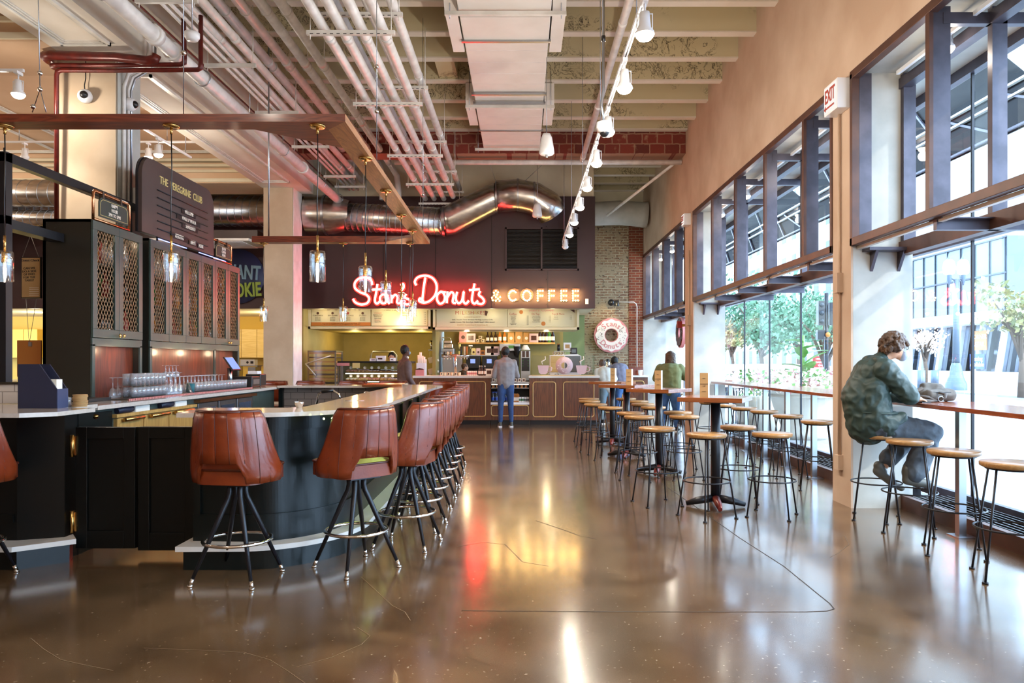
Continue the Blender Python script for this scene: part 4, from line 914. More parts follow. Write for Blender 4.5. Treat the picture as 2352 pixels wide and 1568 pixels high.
for sh, z in enumerate((1.665, 2.097, 2.437)):
    for ci, (a, b) in enumerate(((7.2, 8.06), (8.32, 10.84))):
        n = int((b-a)/.095)
        for i in range(n):
            if random.random() < .12: continue
            m_ = bcol[random.randrange(7)] if sh < 2 else ('tumbler_glass' if random.random() < .6 else bcol[random.randrange(7)])
            h = .27 if sh else .34; p = (-4.30-.1*(i % 2), a+.05+.095*i, z)
            lab = '%s bottle behind the mesh doors of the %s cabinet, %s shelf' % ({'bottle_dark': 'dark', 'bottle_amber': 'amber', 'bottle_green': 'green', 'tumbler_glass': 'clear', 'clear_glass': 'clear', 'red_plastic': 'red'}[m_], 'near' if ci == 0 else 'long', ('lowest', 'middle', 'top')[sh]); gp = lab
            if (m_, sh > 0) in BT: dup(BT[(m_, sh > 0)], p, 0, lab, gp)
            else:
                t = thing('spirit_bottle', lab, 'bottle', p, group=gp); bottle_mb(.036, h).build('bottle_body', m_, t); MB().cyl(0, 0, h*.98, h+.02, .014, 8).build('cap', 'black_plastic', t); BT[(m_, sh > 0)] = t
# things on the left counter
t = thing('menu_box', 'dark navy slanted file box with menus at the counter end', 'file box', (-3.6, 5.6, 1.1))
bx = MB(); X0, X1 = P(45, 0, 5.55)[0], P(134, 0, 5.55)[0]
bx.prism([(X0, 1.1), (X1, 1.1), (X1, 1.245), (X0+.16, 1.43), (X0, 1.43)], 5.53, 5.54, 'xz'); bx.prism([(X0, 1.1), (X1, 1.1), (X1, 1.245), (X0+.16, 1.43), (X0, 1.43)], 5.65, 5.66, 'xz'); bx.box(X0, X0+.01, 5.54, 5.65, 1.1, 1.43); bx.box(X0, X1, 5.54, 5.65, 1.1, 1.11)
bx.build('box', 'navy', t, world=True); MB().box(X1-.002, X1+.006, 5.53, 5.66, 1.1, 1.245).build('front_panel', 'navy_light', t, world=True)
t = thing('menu_stack', 'pale printed menus standing in the navy box', 'menus', (-3.6, 5.6, 1.11)); MB().box(X1-.13, X1-.02, 5.56, 5.63, 1.115, 1.315).build('menus', 'paper', t, world=True)
t = thing('coaster_stack', 'stack of round kraft coasters on the left counter', 'coasters', (*P(184, 930, 5.75)[:2], 1.1)); c_ = MB()
for k in range(10): c_.lathe([(.001, k*.0095+.008), (.052, k*.0095+.008), (.052, k*.0095), (.001, k*.0095)], (random.uniform(-.003, .003), random.uniform(-.003, .003), 0), 20)
c_.build('coasters', 'paper_tan', t)
glassware('tumbler', 'shot_glass', 'small shot glass between the navy box and the coasters', 'glass', 'shot glasses by the coasters', [(*P(u, 0, y)[:2], 1.1) for u, y in ((143, 5.7), (150, 5.8), (157, 5.7))], .022, .075)
t = thing('black_tray', 'flat black box on the counter before the near cabinet', 'tray', (-3.98, 6.95, 1.09)); MB().box(-4.12, -3.88, 6.62, 6.98, 1.087, 1.115).build('tray', 'black_plastic', t, world=True)
t = thing('teal_cloth_roll', 'rolled teal bar cloth beside the coupes', 'cloth', (-3.8, 8.42, 1.1)); MB().tube([(-3.8, 8.46, 1.10), (-3.79, 8.46, 1.2)], .045, 12).build('cloth', 'teal_cloth', t, world=True)
t = thing('cocktail_glass', 'clear cone shaped glass leaning before the teal cloth', 'glass', (-3.76, 8.3, 1.095)); MB().lathe([(.06, 0), (.01, .13), (.008, .15)], n=14).build('glass', 'clear_glass', t)
t = thing('tablet_till', 'tilted tablet till with blue screen at the far end of the back bar', 'till', (-3.9, 10.3, 1.09))
Mr = Matrix.Rotation(math.radians(35), 3, 'Z') @ Matrix.Rotation(math.radians(-38), 3, 'Y')
q = Vector((-3.98, 10.15, 1.42)); MB().obox(q, (.018, .30, .22), Matrix.Rotation(math.radians(-35), 3, 'Y')).build('tablet', 'black_plastic', t, world=True); 
M2 = Matrix.Rotation(math.radians(-35), 3, 'Y'); sc2 = MB().obox(q+M2 @ Vector((.0105, 0, 0)), (.003, .27, .19), M2).build('screen', 'screen_blue', t, world=True)
MB().tube([(-4.0, 10.15, 1.12), (-4.02, 10.15, 1.36)], .03, 10).build('stand', 'steel', t, world=True); MB().box(-4.12, -3.88, 10.02, 10.3, 1.09, 1.12).build('base', 'black_plastic', t, world=True)
t = thing('cash_drawer', 'small grey metal box beside the tablet till', 'cash drawer', (-3.85, 10.5, 1.09)); MB().box(-4.05, -3.78, 10.34, 10.66, 1.09, 1.24).build('case', 'black_plastic', t, world=True, bevel=.01); MB().box(-3.782, -3.772, 10.38, 10.62, 1.13, 1.2).build('drawer', 'steel', t, world=True)
t = thing('receipt_printer', 'black receipt printer at the far end of the back bar', 'printer', (-3.85, 10.85, 1.09)); MB().box(-4.02, -3.8, 10.74, 10.98, 1.09, 1.27).build('case', 'black_plastic', t, world=True, bevel=.012); MB().box(-4.0, -3.86, 10.78, 10.94, 1.27, 1.31).build('paper_lid', 'white_plastic', t, world=True)
t = thing('tap_drain_tray', 'long copper coloured tray on the far end of the bar', 'tray', (*P(955, 885, 10.3)[:2], 1.1)); a = P(840, 0, 10.5)[0]; b = P(930, 0, 10.5)[0]
MB().box(a, b, 10.25, 10.75, 1.10, 1.135).build('tray', 'copper', t, world=True, bevel=.004); MB().box(b-.002, b+.006, 10.25, 10.75, 1.10, 1.14).build('end_plate', 'chrome', t, world=True)
t = thing('bar_tap', 'small chrome tap at the end of the copper tray', 'tap', (P(838, 0, 10)[0], 10.1, 1.0)); MB().ell((0, 0, 0), .05, 12, 8).build('tap', 'chrome', t); MB().ell((.05, .02, -.03), .035, 10, 8).build('spout', 'chrome', t)
t = thing('sink_faucet', 'arched chrome sink faucet with black grip inside the bar', 'faucet', (-2.3, 8.2, .6))
q = [P(u, v, 8.2) for u, v in ((727, 960), (727, 925), (732, 905), (745, 897), (766, 897), (778, 905), (783, 925))]; MB().tube(q, .012, 10).build('spout', 'chrome', t, world=True); MB().tube([P(739, 899, 8.19), P(766, 896, 8.19)], .019, 10).build('grip', 'black_plastic', t, world=True)
t = thing('bar_sink_unit', 'low steel sink unit inside the bar', 'sink', (-2.4, 8.2, 0)); MB().box(-2.75, -1.95, 7.9, 8.5, 0, .86).build('body', 'steel', t, world=True, bevel=.01)
t = thing('steel_bowl', 'small steel shaker rim showing over the near bar edge', 'bar tool', (*P(687, 935, 5.6)[:2], 1.1)); MB().lathe([(.02, 0), (.034, .03), (.036, .045)], n=16).build('bowl', 'chrome', t)
# ------------------------------------------------------------------ timber lamp frame over the bar
fr = thing('timber_lamp_frame', 'red brown timber frame hung over the bar, carrying glass pendants', 'lamp frame', (-2.5, 7.8, 3.135))
MB().prism([(-4.6, 5.20), (-1.245, 5.20), (-1.41, 5.38), (-4.6, 5.38)], 3.135, 3.19).build('near_beam', 'oak_beam_x', fr, world=True, bevel=.003)
m_ = MB(); m_.prism([(-1.41, 5.38), (-1.245, 5.20), (-1.33, 10.62), (-1.50, 10.62)], 3.135, 3.19); m_.build('side_beam', 'oak_beam_y', fr, world=True, bevel=.003)
MB().box(-3.82, -1.50, 10.44, 10.62, 3.135, 3.22).build('far_beam', 'oak_beam_x', fr, world=True, bevel=.003)
MB().prism([(-1.95, 5.381), (-1.411, 5.381), (-1.42, 5.85)], 3.136, 3.17).build('corner_brace', 'oak_beam_x', fr, world=True)
MB().prism([(-1.95, 10.44), (-1.50, 10.44), (-1.49, 10.0)], 3.136, 3.17).build('corner_brace', 'oak_beam_x', fr, world=True)
def pendant():
    t = thing('pendant_lamp', '', 'pendant lamp', (0, 0, 0), group='glass pendants on the timber frame')
    zb = -1.115
    MB().lathe([(.001, -.016), (.05, -.016), (.058, -.006), (.058, 0), (.001, 0)], n=20).build('canopy', 'brass', t)
    MB().tube([(0, 0, -.015), (0, 0, -.06)], .01, 8).build('cord_grip', 'brass', t)
    MB().tube([(0, 0, -.05), (.004, 0, -.3), (-.003, 0, -.55), (0, 0, zb+.32)], .0042, 6).build('cord', 'black_plastic', t)
    MB().tube([(0, 0, zb+.33), (0, 0, zb+.215)], .0085, 10).build('stem', 'brass', t)
    MB().lathe([(.052, 0), (.056, .003), (.056, .205), (.05, .218), (.001, .220)], (0, 0, zb), n=24).build('glass_shade', 'clear_glass', t)
    MB().lathe([(.046, .002), (.047, .2)], (0, 0, zb), n=24).build('inner_glass', 'clear_glass', t)
    MB().lathe([(.001, .215), (.02, .212), (.02, .145), (.001, .145)], (0, 0, zb), n=16).build('socket', 'brass', t)
    MB().lathe([(.009, .145), (.014, .12), (.014, .07), (.008, .05), (.001, .046)], (0, 0, zb), n=14).build('bulb', 'clear_glass', t)
    MB().tube([(-.004, 0, zb+.135), (-.005, 0, zb+.065), (.005, 0, zb+.065), (.004, 0, zb+.135)], .0035, 6).build('filament', 'filament', t)
    light('POINT', 'bulb_light', (0, 0, zb+.1), 6, (1, .66, .34), .012, parent=t)
    return t
PD = [(-3.70, 5.29, 'at the wall end of the near beam'), (-2.51, 5.29, 'in the middle of the near beam'), (-1.465, 5.29, 'at the corner of the near beam'), (-1.30, 6.13, 'on the side beam, nearest'), (-1.345, 7.29, 'on the side beam, second'), (-1.39, 8.5, 'on the side beam, third'), (-1.41, 9.5, 'on the side beam, farthest'), (-3.68, 10.53, 'on the far beam before the column'), (-2.55, 10.53, 'in the middle of the far beam'), (-1.60, 10.53, 'at the corner end of the far beam')]
p0 = pendant()
for i, (x, y, s) in enumerate(PD):
    lab = 'clear glass cylinder pendant with glowing bulb '+s
    if i == 0: p0.location = (x, y, 3.135); p0['label'] = lab
    else: dup(p0, (x, y, 3.135), 0, lab)
for t in [o for o in D.objects if o.type == 'LIGHT' and o.name.startswith('bulb_light')]: pass
# ------------------------------------------------------------------ black steel frame, signs
t = thing('steel_post_rack', 'black steel post and rails standing on the left counter', 'frame', (-4.33, 6.2, 1.26))
MB().box(-4.37, -4.30, 6.16, 6.24, 1.28, 3.20).build('post', 'black_metal', t, world=True)
MB().box(-4.37, -4.30, 6.2, 8.5, 3.12, 3.20).build('top_rail', 'black_metal', t, world=True); MB().box(-4.55, -4.42, 6.2, 7.14, 2.60, 2.68).build('middle_rail', 'black_metal', t, world=True)
MB().box(-9, -4.30, 6.16, 6.23, 3.12, 3.19).build('cross_rail', 'black_metal', t, world=True); MB().box(-9, -4.30, 6.16, 6.23, 2.60, 2.67).build('cross_rail', 'black_metal', t, world=True)
for x in (-4.42, -4.34): MB().cyl(x, 6.2, 3.19, 3.24, .008, 6).build('bolt', 'black_metal', t, world=True)
# big menu sign
def yz(poly, x0, x1): return MB().prism(poly, x0, x1, 'yz')
SY0, SY1, SZ0, SZ1 = 8.07, 9.95, 2.87, 3.72
t = thing('menu_sign', 'large brown menu sign lettered THE PEREGRINE CLUB standing on the long cabinet', 'sign', (-4.17, 9, 2.85))
pl = [(SY0, SZ0), (SY1, SZ0)]+[(SY1-.22+.22*math.cos(a), SZ1-.22+.22*math.sin(a)) for a in [PI/2*i/8 for i in range(9)]]+[(SY0+.22-.22*math.sin(a), SZ1-.22+.22*math.cos(a)) for a in [PI/2*i/8 for i in range(9)]]
yz(pl, -4.19, -4.15).build('board', 'sign_brown', t, world=True)
yz([(y+(-.012 if y < 9 else .012), z+(.012 if z > 3.4 else 0)) for y, z in pl], -4.215, -4.19).build('backing', 'black_metal', t, world=True)
text('THE  PEREGRINE  CLUB', .125, 'ink_gold', t, (-4.147, 9.02, 3.525), '+x', .008, sx=.86)
for k in range(6): z = 3.40-.088*k; MB().tube([(-4.14, 8.40, z), (-4.14, 9.74, z)], .006, 6).build('rail', 'black_metal', t, world=True)
for s, yc, z, w in (('WELCOME!', 9.19, 3.29, .36), ('WAKE UP WITH A', 9.19, 3.2, .62), ('SHAKERATO', 9.23, 3.115, .42), ('APERITIVO', 8.93, 2.95, .42), ('HAPPY', 9.30, 2.94, .22), ('HOUR', 9.53, 2.935, .17)):
    MB().box(-4.146, -4.140, yc-w/2-.01, yc+w/2+.01, z-.033, z+.033).build('letter_strip', 'black_plastic', t, world=True); text(s, .075, 'icing', t, (-4.138, yc, z), '+x', .003, sx=.62)
for y in (8.45, 9.6): MB().cyl(-4.17, y, 2.83, 2.88, .012, 8).build('foot', 'black_metal', t, world=True)
t = thing('light_strip', 'thin violet blue light tube along the top of the long cabinet', 'light strip', (-4.13, 9, 2.85))
MB().tube([(-4.13, 8.4, 2.842), (-4.13, 9.1, 2.842)], .006, 6).build('tube', 'led_violet', t, world=True); MB().tube([(-4.13, 9.45, 2.842), (-4.13, 10.3, 2.842)], .006, 6).build('tube', 'led_violet', t, world=True)
def pipe_sign(y0, y1, z0, z1, lines, label):
    t = thing('copper_frame_sign', label, 'sign', (-4.2, (y0+y1)/2, z0))
    MB().tube([(-4.2, y0, z0), (-4.2, y0, z1-.02), (-4.2, y0+.02, z1), (-4.2, y1-.02, z1), (-4.2, y1, z1-.02), (-4.2, y1, z0)], .014, 10).build('pipe_frame', 'copper', t, world=True)
    MB().tube([(-4.2, y0, z0+.01), (-4.2, y1, z0+.01)], .014, 10).build('base_pipe', 'copper', t, world=True)
    a, b, c, d_ = y0+.07, y1-.05, z0+.045, z1-.045; r = .06
    rr = lambda e: [(a+e, c+e), (b-e, c+e)]+[(b-e-r+r*math.cos(q), d_-e-r+r*math.sin(q)) for q in [PI/2*i/6 for i in range(7)]]+[(a+e+r-r*math.sin(q), d_-e-r+r*math.cos(q)) for q in [PI/2*i/6 for i in range(7)]]
    yz(rr(0), -4.19, -4.18).build('board', 'sign_green', t, world=True)
    MB().tube([(-4.179, y, z) for y, z in rr(.018)], .0025, 4, closed=True).build('gold_line', 'ink_gold', t, world=True)
    for y in (y0+.22*(y1-y0), y0+.72*(y1-y0)): MB().box(-4.22, -4.178, y-.012, y+.012, z1-.06, z1+.02).build('strap', 'bag_brown', t, world=True)
    n = len(lines)
    for i, s in enumerate(lines): text(s, .05, 'icing', t, (-4.176, (a+b)/2, c+(d_-c)*(1-(i+1)/(n+1))), '+x', .003, sx=.8)
pipe_sign(7.24, 7.90, 2.84, 3.125, ['HAPPY', 'HOUR', '3PM TO 5PM'], 'green HAPPY HOUR sign in a copper pipe frame on the near cabinet')
pipe_sign(10.02, 10.66, 2.84, 3.11, ['SALON', 'COFFEE', 'DEMO'], 'small green sign in a copper frame on the long cabinet')
# check shaped sign and cork board hanging on chains at the left
q0 = P(48, 590, 7.4); q1 = P(94, 685, 7.4)
t = thing('hanging_check_sign', 'hanging pale sign printed like a diner guest check', 'sign', (q0[0], 7.4, q1[2]))
MB().box(q0[0], q1[0], 7.4, 7.42, q1[2], q0[2]).build('frame', 'black_metal', t, world=True); MB().box(q0[0]+.012, q1[0]-.008, 7.394, 7.4, q1[2]+.01, q0[2]-.01).build('paper', 'paper_tan', t, world=True)
xm = (q0[0]+q1[0])/2; text('Guest Check', .034, 'navy', t, (xm, 7.39, q0[2]-.035), '-y', .002)
for i, s in enumerate(('CAN WE', 'DO A SIDE', 'OF FRIES', 'FOR THE', 'TABLE?')): text(s, .03, 'ink', t, (xm-.01, 7.39, q0[2]-.115-.03*i), '-y', .002, spin=.05)
for i in range(5): MB().box(xm-.01, q1[0]-.015, 7.389, 7.392, q1[2]+.03+.018*i, q1[2]+.034+.018*i).build('rule', 'icing', t, world=True)
MB().tube([P(52, 590, 7.41), P(70, 540, 7.41), P(90, 592, 7.41)], .003, 4).build('chain', 'wire_grey', t, world=True)
q2 = P(36, 781, 7.4); q3 = P(91, 865, 7.4)
t = thing('cork_board', 'orange cork board hanging on cords below the guest check sign', 'board', (q2[0], 7.4, q3[2]))
MB().box(q2[0], q3[0], 7.42, 7.44, q3[2], q2[2]).build('board', 'orange_board', t, world=True); MB().tube([P(60, 686, 7.41), P(67, 790, 7.41), P(84, 686, 7.41)], .003, 4).build('cord', 'wire_grey', t, world=True); MB().box(P(64, 0, 7.4)[0], P(71, 0, 7.4)[0], 7.405, 7.42, P(0, 795, 7.4)[2], P(0, 785, 7.4)[2]).build('clip', 'steel', t, world=True)
# ------------------------------------------------------------------ leather bar stools
def leather_stool():
    t = thing('leather_bar_stool', '', 'bar stool', (0, 0, 0), group='leather stools round the bar')
    # faces +y; seat top about .75
    MB().prism(rrect(-.222, .222, -.19, .285, .1, 5), .655, .755, 'xy', True).build('seat', 'leather', t, bevel=.022)
    MB().tube([(x, y, .75) for x, y in rrect(-.222, .222, -.19, .285, .1, 5)], .008, 6, closed=True).build('piping', 'leather_welt', t)
    # barrel back: shell around the rear, with channels and an opening at the bottom
    NA = 113; rows = [(.665, .262, 1.0), (.715, .268, .985), (.755, .27, .90), (.80, .268, .77), (.88, .262, .69), (.98, .25, .64), (1.08, .235, .60), (1.125, .222, .55)]
    vs = []; fs = []; half = []
    def pt(a, R, z, off): # a from -1..1 across the back, superellipse-like
        th = a*math.radians(118); x = math.sin(th)*R*.98; y = -math.cos(th)*R*.86
        lean = -(z-.7)*.16*max(0, math.cos(th)); ch = .010*math.sqrt(abs(math.sin(th*10/2)))-.006
        k = 1+(off+ch*(1 if off > 0 else 0))/R; return (x*k, y*k+lean-.0, z)
    for z, R, sp in rows:
        for side in (1, -1):
            for i in range(NA): a = (-1+2*i/(NA-1))*sp; vs.append(pt(a, R, z, .028 if side > 0 else 0.0))
    W = 2*NA; nr = len(rows)
    def hole(r, i): return r < 3 and abs((-1+2*(i+.5)/(NA-1))*rows[r][2]) < (.30, .29, .25)[r]
    for r in range(nr-1):
        for i in range(NA-1):
            if hole(r, i): continue
            a = r*W+i; fs.append((a, a+1, a+W+1, a+W)); b = a+NA; fs.append((b+1, b, b+W, b+W+1))
            if r == 0 or hole(r-1, i): fs.append((a+1, a, b, b+1))
            if r == nr-2: fs.append((a+W, a+W+1, b+W+1, b+W))
            if i == 0 or hole(r, i-1): fs.append((a, a+W, b+W, b))
            if i == NA-2 or hole(r, i+1): fs.append((a+1, b+1, b+W+1, a+W+1))
    m = MB(); m.add(vs, fs, True); bk = m.build('backrest', 'leather', t)
    e = []
    for i in range(NA): e.append(pt((-1+2*i/(NA-1))*rows[-1][2], rows[-1][1], rows[-1][0]+.004, .016))
    lft = [pt(-rows[k][2], rows[k][1], rows[k][0], .016) for k in range(nr-1)]; rgt = [pt(rows[k][2], rows[k][1], rows[k][0], .016) for k in range(nr-2, -1, -1)]
    MB().tube(lft+e+rgt, .012, 8).build('back_piping', 'leather_welt', t)
    for j in range(9):
        a5 = math.radians((j-4)*18+ (18 if False else 0)); sm_ = []
        for z, R, sp in rows:
            a = a5/math.radians(118)
            if abs(a) > sp-.02 or (z < .79 and abs(a) < .31): continue
            sm_.append(pt(a, R, z, .0295))
        if len(sm_) > 2: MB().tube(sm_, .0022, 5).build('seam', 'leather_welt', t)
    MB().box(-.12, .12, -.12, .12, .635, .66).build('seat_plate', 'black_metal', t)
    for k in range(4):
        a = PI/4+PI/2*k; cx, sy = math.cos(a), math.sin(a)
        lg = MB().tube([(cx*.055, sy*.055, .65), (cx*.05, sy*.05, .59), (cx*.06, sy*.06, .545), (cx*.1, sy*.1, .46), (cx*.285, sy*.285, .045)], [.019, .019, .018, .018, .012], 10).build('leg', 'black_metal', t)
        MB().tube([(cx*.283, sy*.283, .05), (cx*.298, sy*.298, .012)], .0135, 10).build('foot_cap', 'chrome', lg); MB().cyl(cx*.299, sy*.299, 0, .014, .018, 10).build('glide', 'chrome', lg)
    MB().ring((0, 0, .265), .217, .0115, 40, 8).build('foot_ring', 'chrome', t)
    return t
st0 = leather_stool()
ST = [(-1.90, 4.94, -8, 'at the front of the bar, nearest the gates'), (-1.17, 5.22, 45, 'at the curve of the bar, right of the front pair'), (-.91, 5.85, 80, 'first of the row along the aisle side'), (-.92, 6.46, 83, 'second of the row along the aisle side'), (-.93, 7.06, 85, 'third of the row along the aisle side'), (-.94, 7.66, 85, 'fourth of the row along the aisle side'), (-.95, 8.29, 86, 'fifth of the row along the aisle side'), (-.965, 8.83, 86, 'sixth of the row along the aisle side'), (-.98, 9.45, 88, 'seventh of the row along the aisle side'), (-1.02, 10.25, 90, 'last of the row along the aisle side'), (-3.66, 4.86, 10, 'cut off at the left counter end, mostly hidden'),
      (-3.99, 11.75, 180, 'on the far side of the bar, behind the column side'), (-3.39, 11.75, 180, 'on the far side of the bar, before the tray rack'), (-2.71, 11.75, 180, 'on the far side of the bar, before the donut case'), (-2.07, 11.75, 180, 'on the far side, before the person in the suit'), (-1.28, 11.55, 150, 'round the far corner of the bar')]
for i, (x, y, a, s) in enumerate(ST):
    lab = 'tan leather bar stool '+s
    if i == 0: st0.location = (x, y, 0); st0.rotation_euler = (0, 0, math.radians(a)); st0['label'] = lab
    else: dup(st0, (x, y, 0), math.radians(a), lab)
# ------------------------------------------------------------------ window ledges, high tables, round wood stools
for a, b, s in ((1.0, 7.28, 'beside the seated person with the bag'), (7.78, 14.05, 'behind the middle row of wood stools'), (14.85, 19.6, 'by the person in the green top')):
    t = thing('window_ledge', 'reddish wood drinks ledge along the glass '+s, 'ledge', (3.9, (a+b)/2, 1.03), group='drinks ledges along the windows')
    MB().box(3.58, 4.22, a, b, 1.035, 1.073).build('top', 'rail_wood', t, world=True, bevel=.003)
    y = 6.13 if a < 2 else (9.22 if a < 10 else 15.6); ys_ = [y+.93*k for k in range(-6, 8) if a+.1 < y+.93*k < b-.1]
    if a < 2: ys_ = [6.13, 4.7, 3.3, 1.9]
    for y in ys_: MB().box(3.60, 3.66, y-.03, y+.03, .01, 1.035).build('post', 'steel', t, world=True); MB().box(3.56, 3.72, y-.09, y+.09, 0, .01).build('base_plate', 'steel', t, world=True)
def high_table(x, y, rz, label):
    t = thing('high_table', label, 'table', (x, y, 0), rz, 'square high tables along the windows')
    MB().box(-.31, .31, -.31, .31, 1.055, 1.10).build('table_top', 'table_wood', t, bevel=.004)
    MB().cyl(0, 0, 1.035, 1.055, .12, 20).build('mounting_plate', 'black_metal', t); MB().cyl(0, 0, .06, 1.04, .047, 20).build('column', 'black_metal', t)
    for k in range(4):
        a = PI/2*k+.35; c, s = math.cos(a), math.sin(a)
        MB().tube([(c*.03, s*.03, .085), (c*.17, s*.17, .06), (c*.29, s*.29, .028)], [.04, .036, .022], 10).build('foot', 'red_pipe_lit_foot' if k % 2 else 'black_metal', t)  # every other foot red: red light on it put into the colour
    return t
TB = [(1.93, 7.40, -26, 'square wood high table nearest the street pier, tan menu holder on it'), (1.77, 9.6, -40, 'square wood high table second from the near end of the row'), (1.585, 11.25, -38, 'square wood high table third from the near end of the row'), (1.58, 13.0, -32, 'square wood high table farthest from the near end, by the counter corner')]
for i, (x, y, a, l) in enumerate(TB): high_table(x, y, math.radians(a), l)
for i, (u, v, Y, w_, s) in enumerate(((1619, 909, 7.42, .075, 'on the nearest high table'), (1513, 892, 9.55, .075, 'on the second high table'), (1446, 879, 11.2, .07, 'on the third high table'), (1409, 876, 12.9, .07, 'on the farthest high table'))):
    x = P(u, v, Y)[0]; t = thing('menu_holder', 'upright triangular menu holder with tan and white sides '+s, 'menu', (x, Y, 1.10), .0, 'menu holders on the high tables')
    hh = .235
    MB().prism([(-.055, -.02), (.02, -.045), (.022, -.042), (-.053, -.017)], 0, hh).build('tan_side', 'paper_tan', t)
    MB().prism([(.02, -.045), (.055, .03), (.052, .031), (.018, -.042)], 0, hh).build('white_side', 'paper', t)
    MB().prism([(-.055, -.02), (.055, .03), (.052, .032), (-.055, -.017)], 0, hh).build('back_side', 'paper_tan', t)
    M_ = Matrix.Rotation(-.32, 3, 'Z') @ ROT['-y']
    for z, tx in ((.18, 'MENU'), (.125, 'THE PEREGRINE'), (.105, 'CLUB'), (.05, 'DRINKS')): text(tx, .011, 'ink', t, (-.0175, -.0345, z), M_, .002, world=False)
def wood_stool():
    t = thing('wood_stool', '', 'stool', (0, 0, 0), group='round wood stools')
    MB().lathe([(.001, .745), (.172, .745), (.183, .752), (.185, .772), (.18, .78), (.001, .781)], n=36).build('seat', 'stool_wood', t)
    MB().ring((0, 0, .738), .148, .007, 28, 6).build('seat_hoop', 'black_metal', t)
    for k in range(4):
        a = PI/2*k; c, s = math.cos(a), math.sin(a)
        lg = MB().tube([(c*.15, s*.15, .74), (c*.265, s*.265, .01)], .0078, 8).build('leg', 'black_metal', t); MB().cyl(c*.266, s*.266, 0, .012, .019, 10).build('foot_pad', 'black_metal', lg)
    MB().ring((0, 0, .34), .216, .0068, 36, 7).build('foot_ring', 'black_metal', t)
    return t
WS = [('p', 2007, 997, 3.27, 6.84, 20, 'under the seated person'), ('p', 0, 0, 3.31, 6.33, 15, 'just before the seated person'), ('p', 0, 0, 3.27, 5.61, 20, 'second before the seated person'), ('p', 0, 0, 3.26, 4.94, 25, 'third before the seated person'), ('p', 0, 0, 3.3, 4.2, 10, 'fourth before the seated person')]
TS = [(2.35, 6.97, 15, 'right front of the nearest high table'), (1.72, 6.91, 73, 'left front of the nearest high table'), (2.25, 7.73, 30, 'behind the nearest high table, window side'), (1.37, 7.54, 60, 'left behind the nearest high table, orange lit top'), (1.44, 9.13, 20, 'in front of the second high table, left one'), (2.01, 9.2, 50, 'in front of the second high table, right one'), (1.43, 9.8, 35, 'behind the second high table, left one'), (2.08, 9.92, 10, 'behind the second high table, right one'), (1.30, 10.96, 25, 'in front of the third high table, left one'), (1.95, 11.03, 45, 'in front of the third high table, right one'), (1.16, 11.74, 60, 'behind the third high table, left one'), (1.92, 11.8, 15, 'behind the third high table, right one'), (1.15, 12.7, 30, 'in front of the farthest high table, left one'), (1.98, 12.7, 70, 'in front of the farthest high table, right one'), (1.21, 13.5, 5, 'behind the farthest high table, left one'), (1.90, 13.56, 45, 'behind the farthest high table, right one'),
      (3.36, 8.42, 25, 'at the middle window ledge, nearest the tan pier'), (3.35, 9.33, 40, 'at the middle window ledge, second'), (3.32, 10.17, 10, 'at the middle window ledge, third'), (3.25, 10.85, 55, 'at the middle window ledge, fourth'), (3.15, 11.57, 30, 'at the middle window ledge, fifth'), (3.15, 12.4, 70, 'at the middle window ledge, sixth'), (3.2, 15.6, 20, 'at the far window ledge, nearest'), (3.2, 16.6, 50, 'at the far window ledge, farther one')]
w0 = wood_stool(); first = True
for (_, u, v, x, y, a, s) in WS: TS.append((x, y, a, 'at the near ledge, '+s))
for i, (x, y, a, s) in enumerate(TS):
    lab = 'round wood topped wire stool '+s
    if i == 0: w0.location = (x, y, 0); w0.rotation_euler = (0, 0, math.radians(a)); w0['label'] = lab
    else: dup(w0, (x, y, 0), math.radians(a), lab)
# ------------------------------------------------------------------ people
V = Vector
def shoe(name, m, par, heel, toe, w_=.045, h=.07, world=True, sole=None):
    h_ = V(heel); t_ = V(toe); o = blob(name, [('c', h_, w_*.85, h_.lerp(t_, .45), w_*.9), ('c', h_.lerp(t_, .4), w_*.95, t_, w_*.75), ('c', h_+V((0, 0, .03)), w_*.8, h_+V((0, 0, h)), w_*.85)], m, par, .009, 5, world)
    return o
def hand(par, m, wrist, d, up, curl=.5, side=1, s=1.0):
    """palm and five bent fingers; d = direction of the fingers, up = back of the hand"""
    w_ = V(wrist); d = V(d).normalized(); up = V(up); up = (up-d*up.dot(d)).normalized(); sd = d.cross(up)*side
    pp = [('c', w_, .024*s, w_+d*.045*s, .026*s)]
    for k, (o, L) in enumerate(((-.030, .062), (-.010, .075), (.010, .080), (.029, .070))):
        b = w_+d*.05*s+sd*o*s; r = .0095*s; pp.append(('c', w_+d*.02*s+sd*o*.6*s, .016*s, b, .012*s))
        d1 = (d*math.cos(curl*.6)-up*math.sin(curl*.6)); d2 = (d*math.cos(curl*1.5)-up*math.sin(curl*1.5)); k1 = b+d1*L*.5*s; k2 = k1+d2*L*.5*s
        pp += [('c', b, r*1.1, k1, r), ('c', k1, r, k2, r*.8)]
    tb = w_+d*.012*s+sd*-.03*s; tk = tb+(d*.7-sd*.6-up*.2).normalized()*.035*s; te = tk+(d*.9-sd*.1-up*.3).normalized()*.028*s
    pp += [('c', tb, .013*s, tk, .011*s), ('c', tk, .011*s, te, .009*s)]
    return blob('hand', pp, m, par, .0055, 2, True)
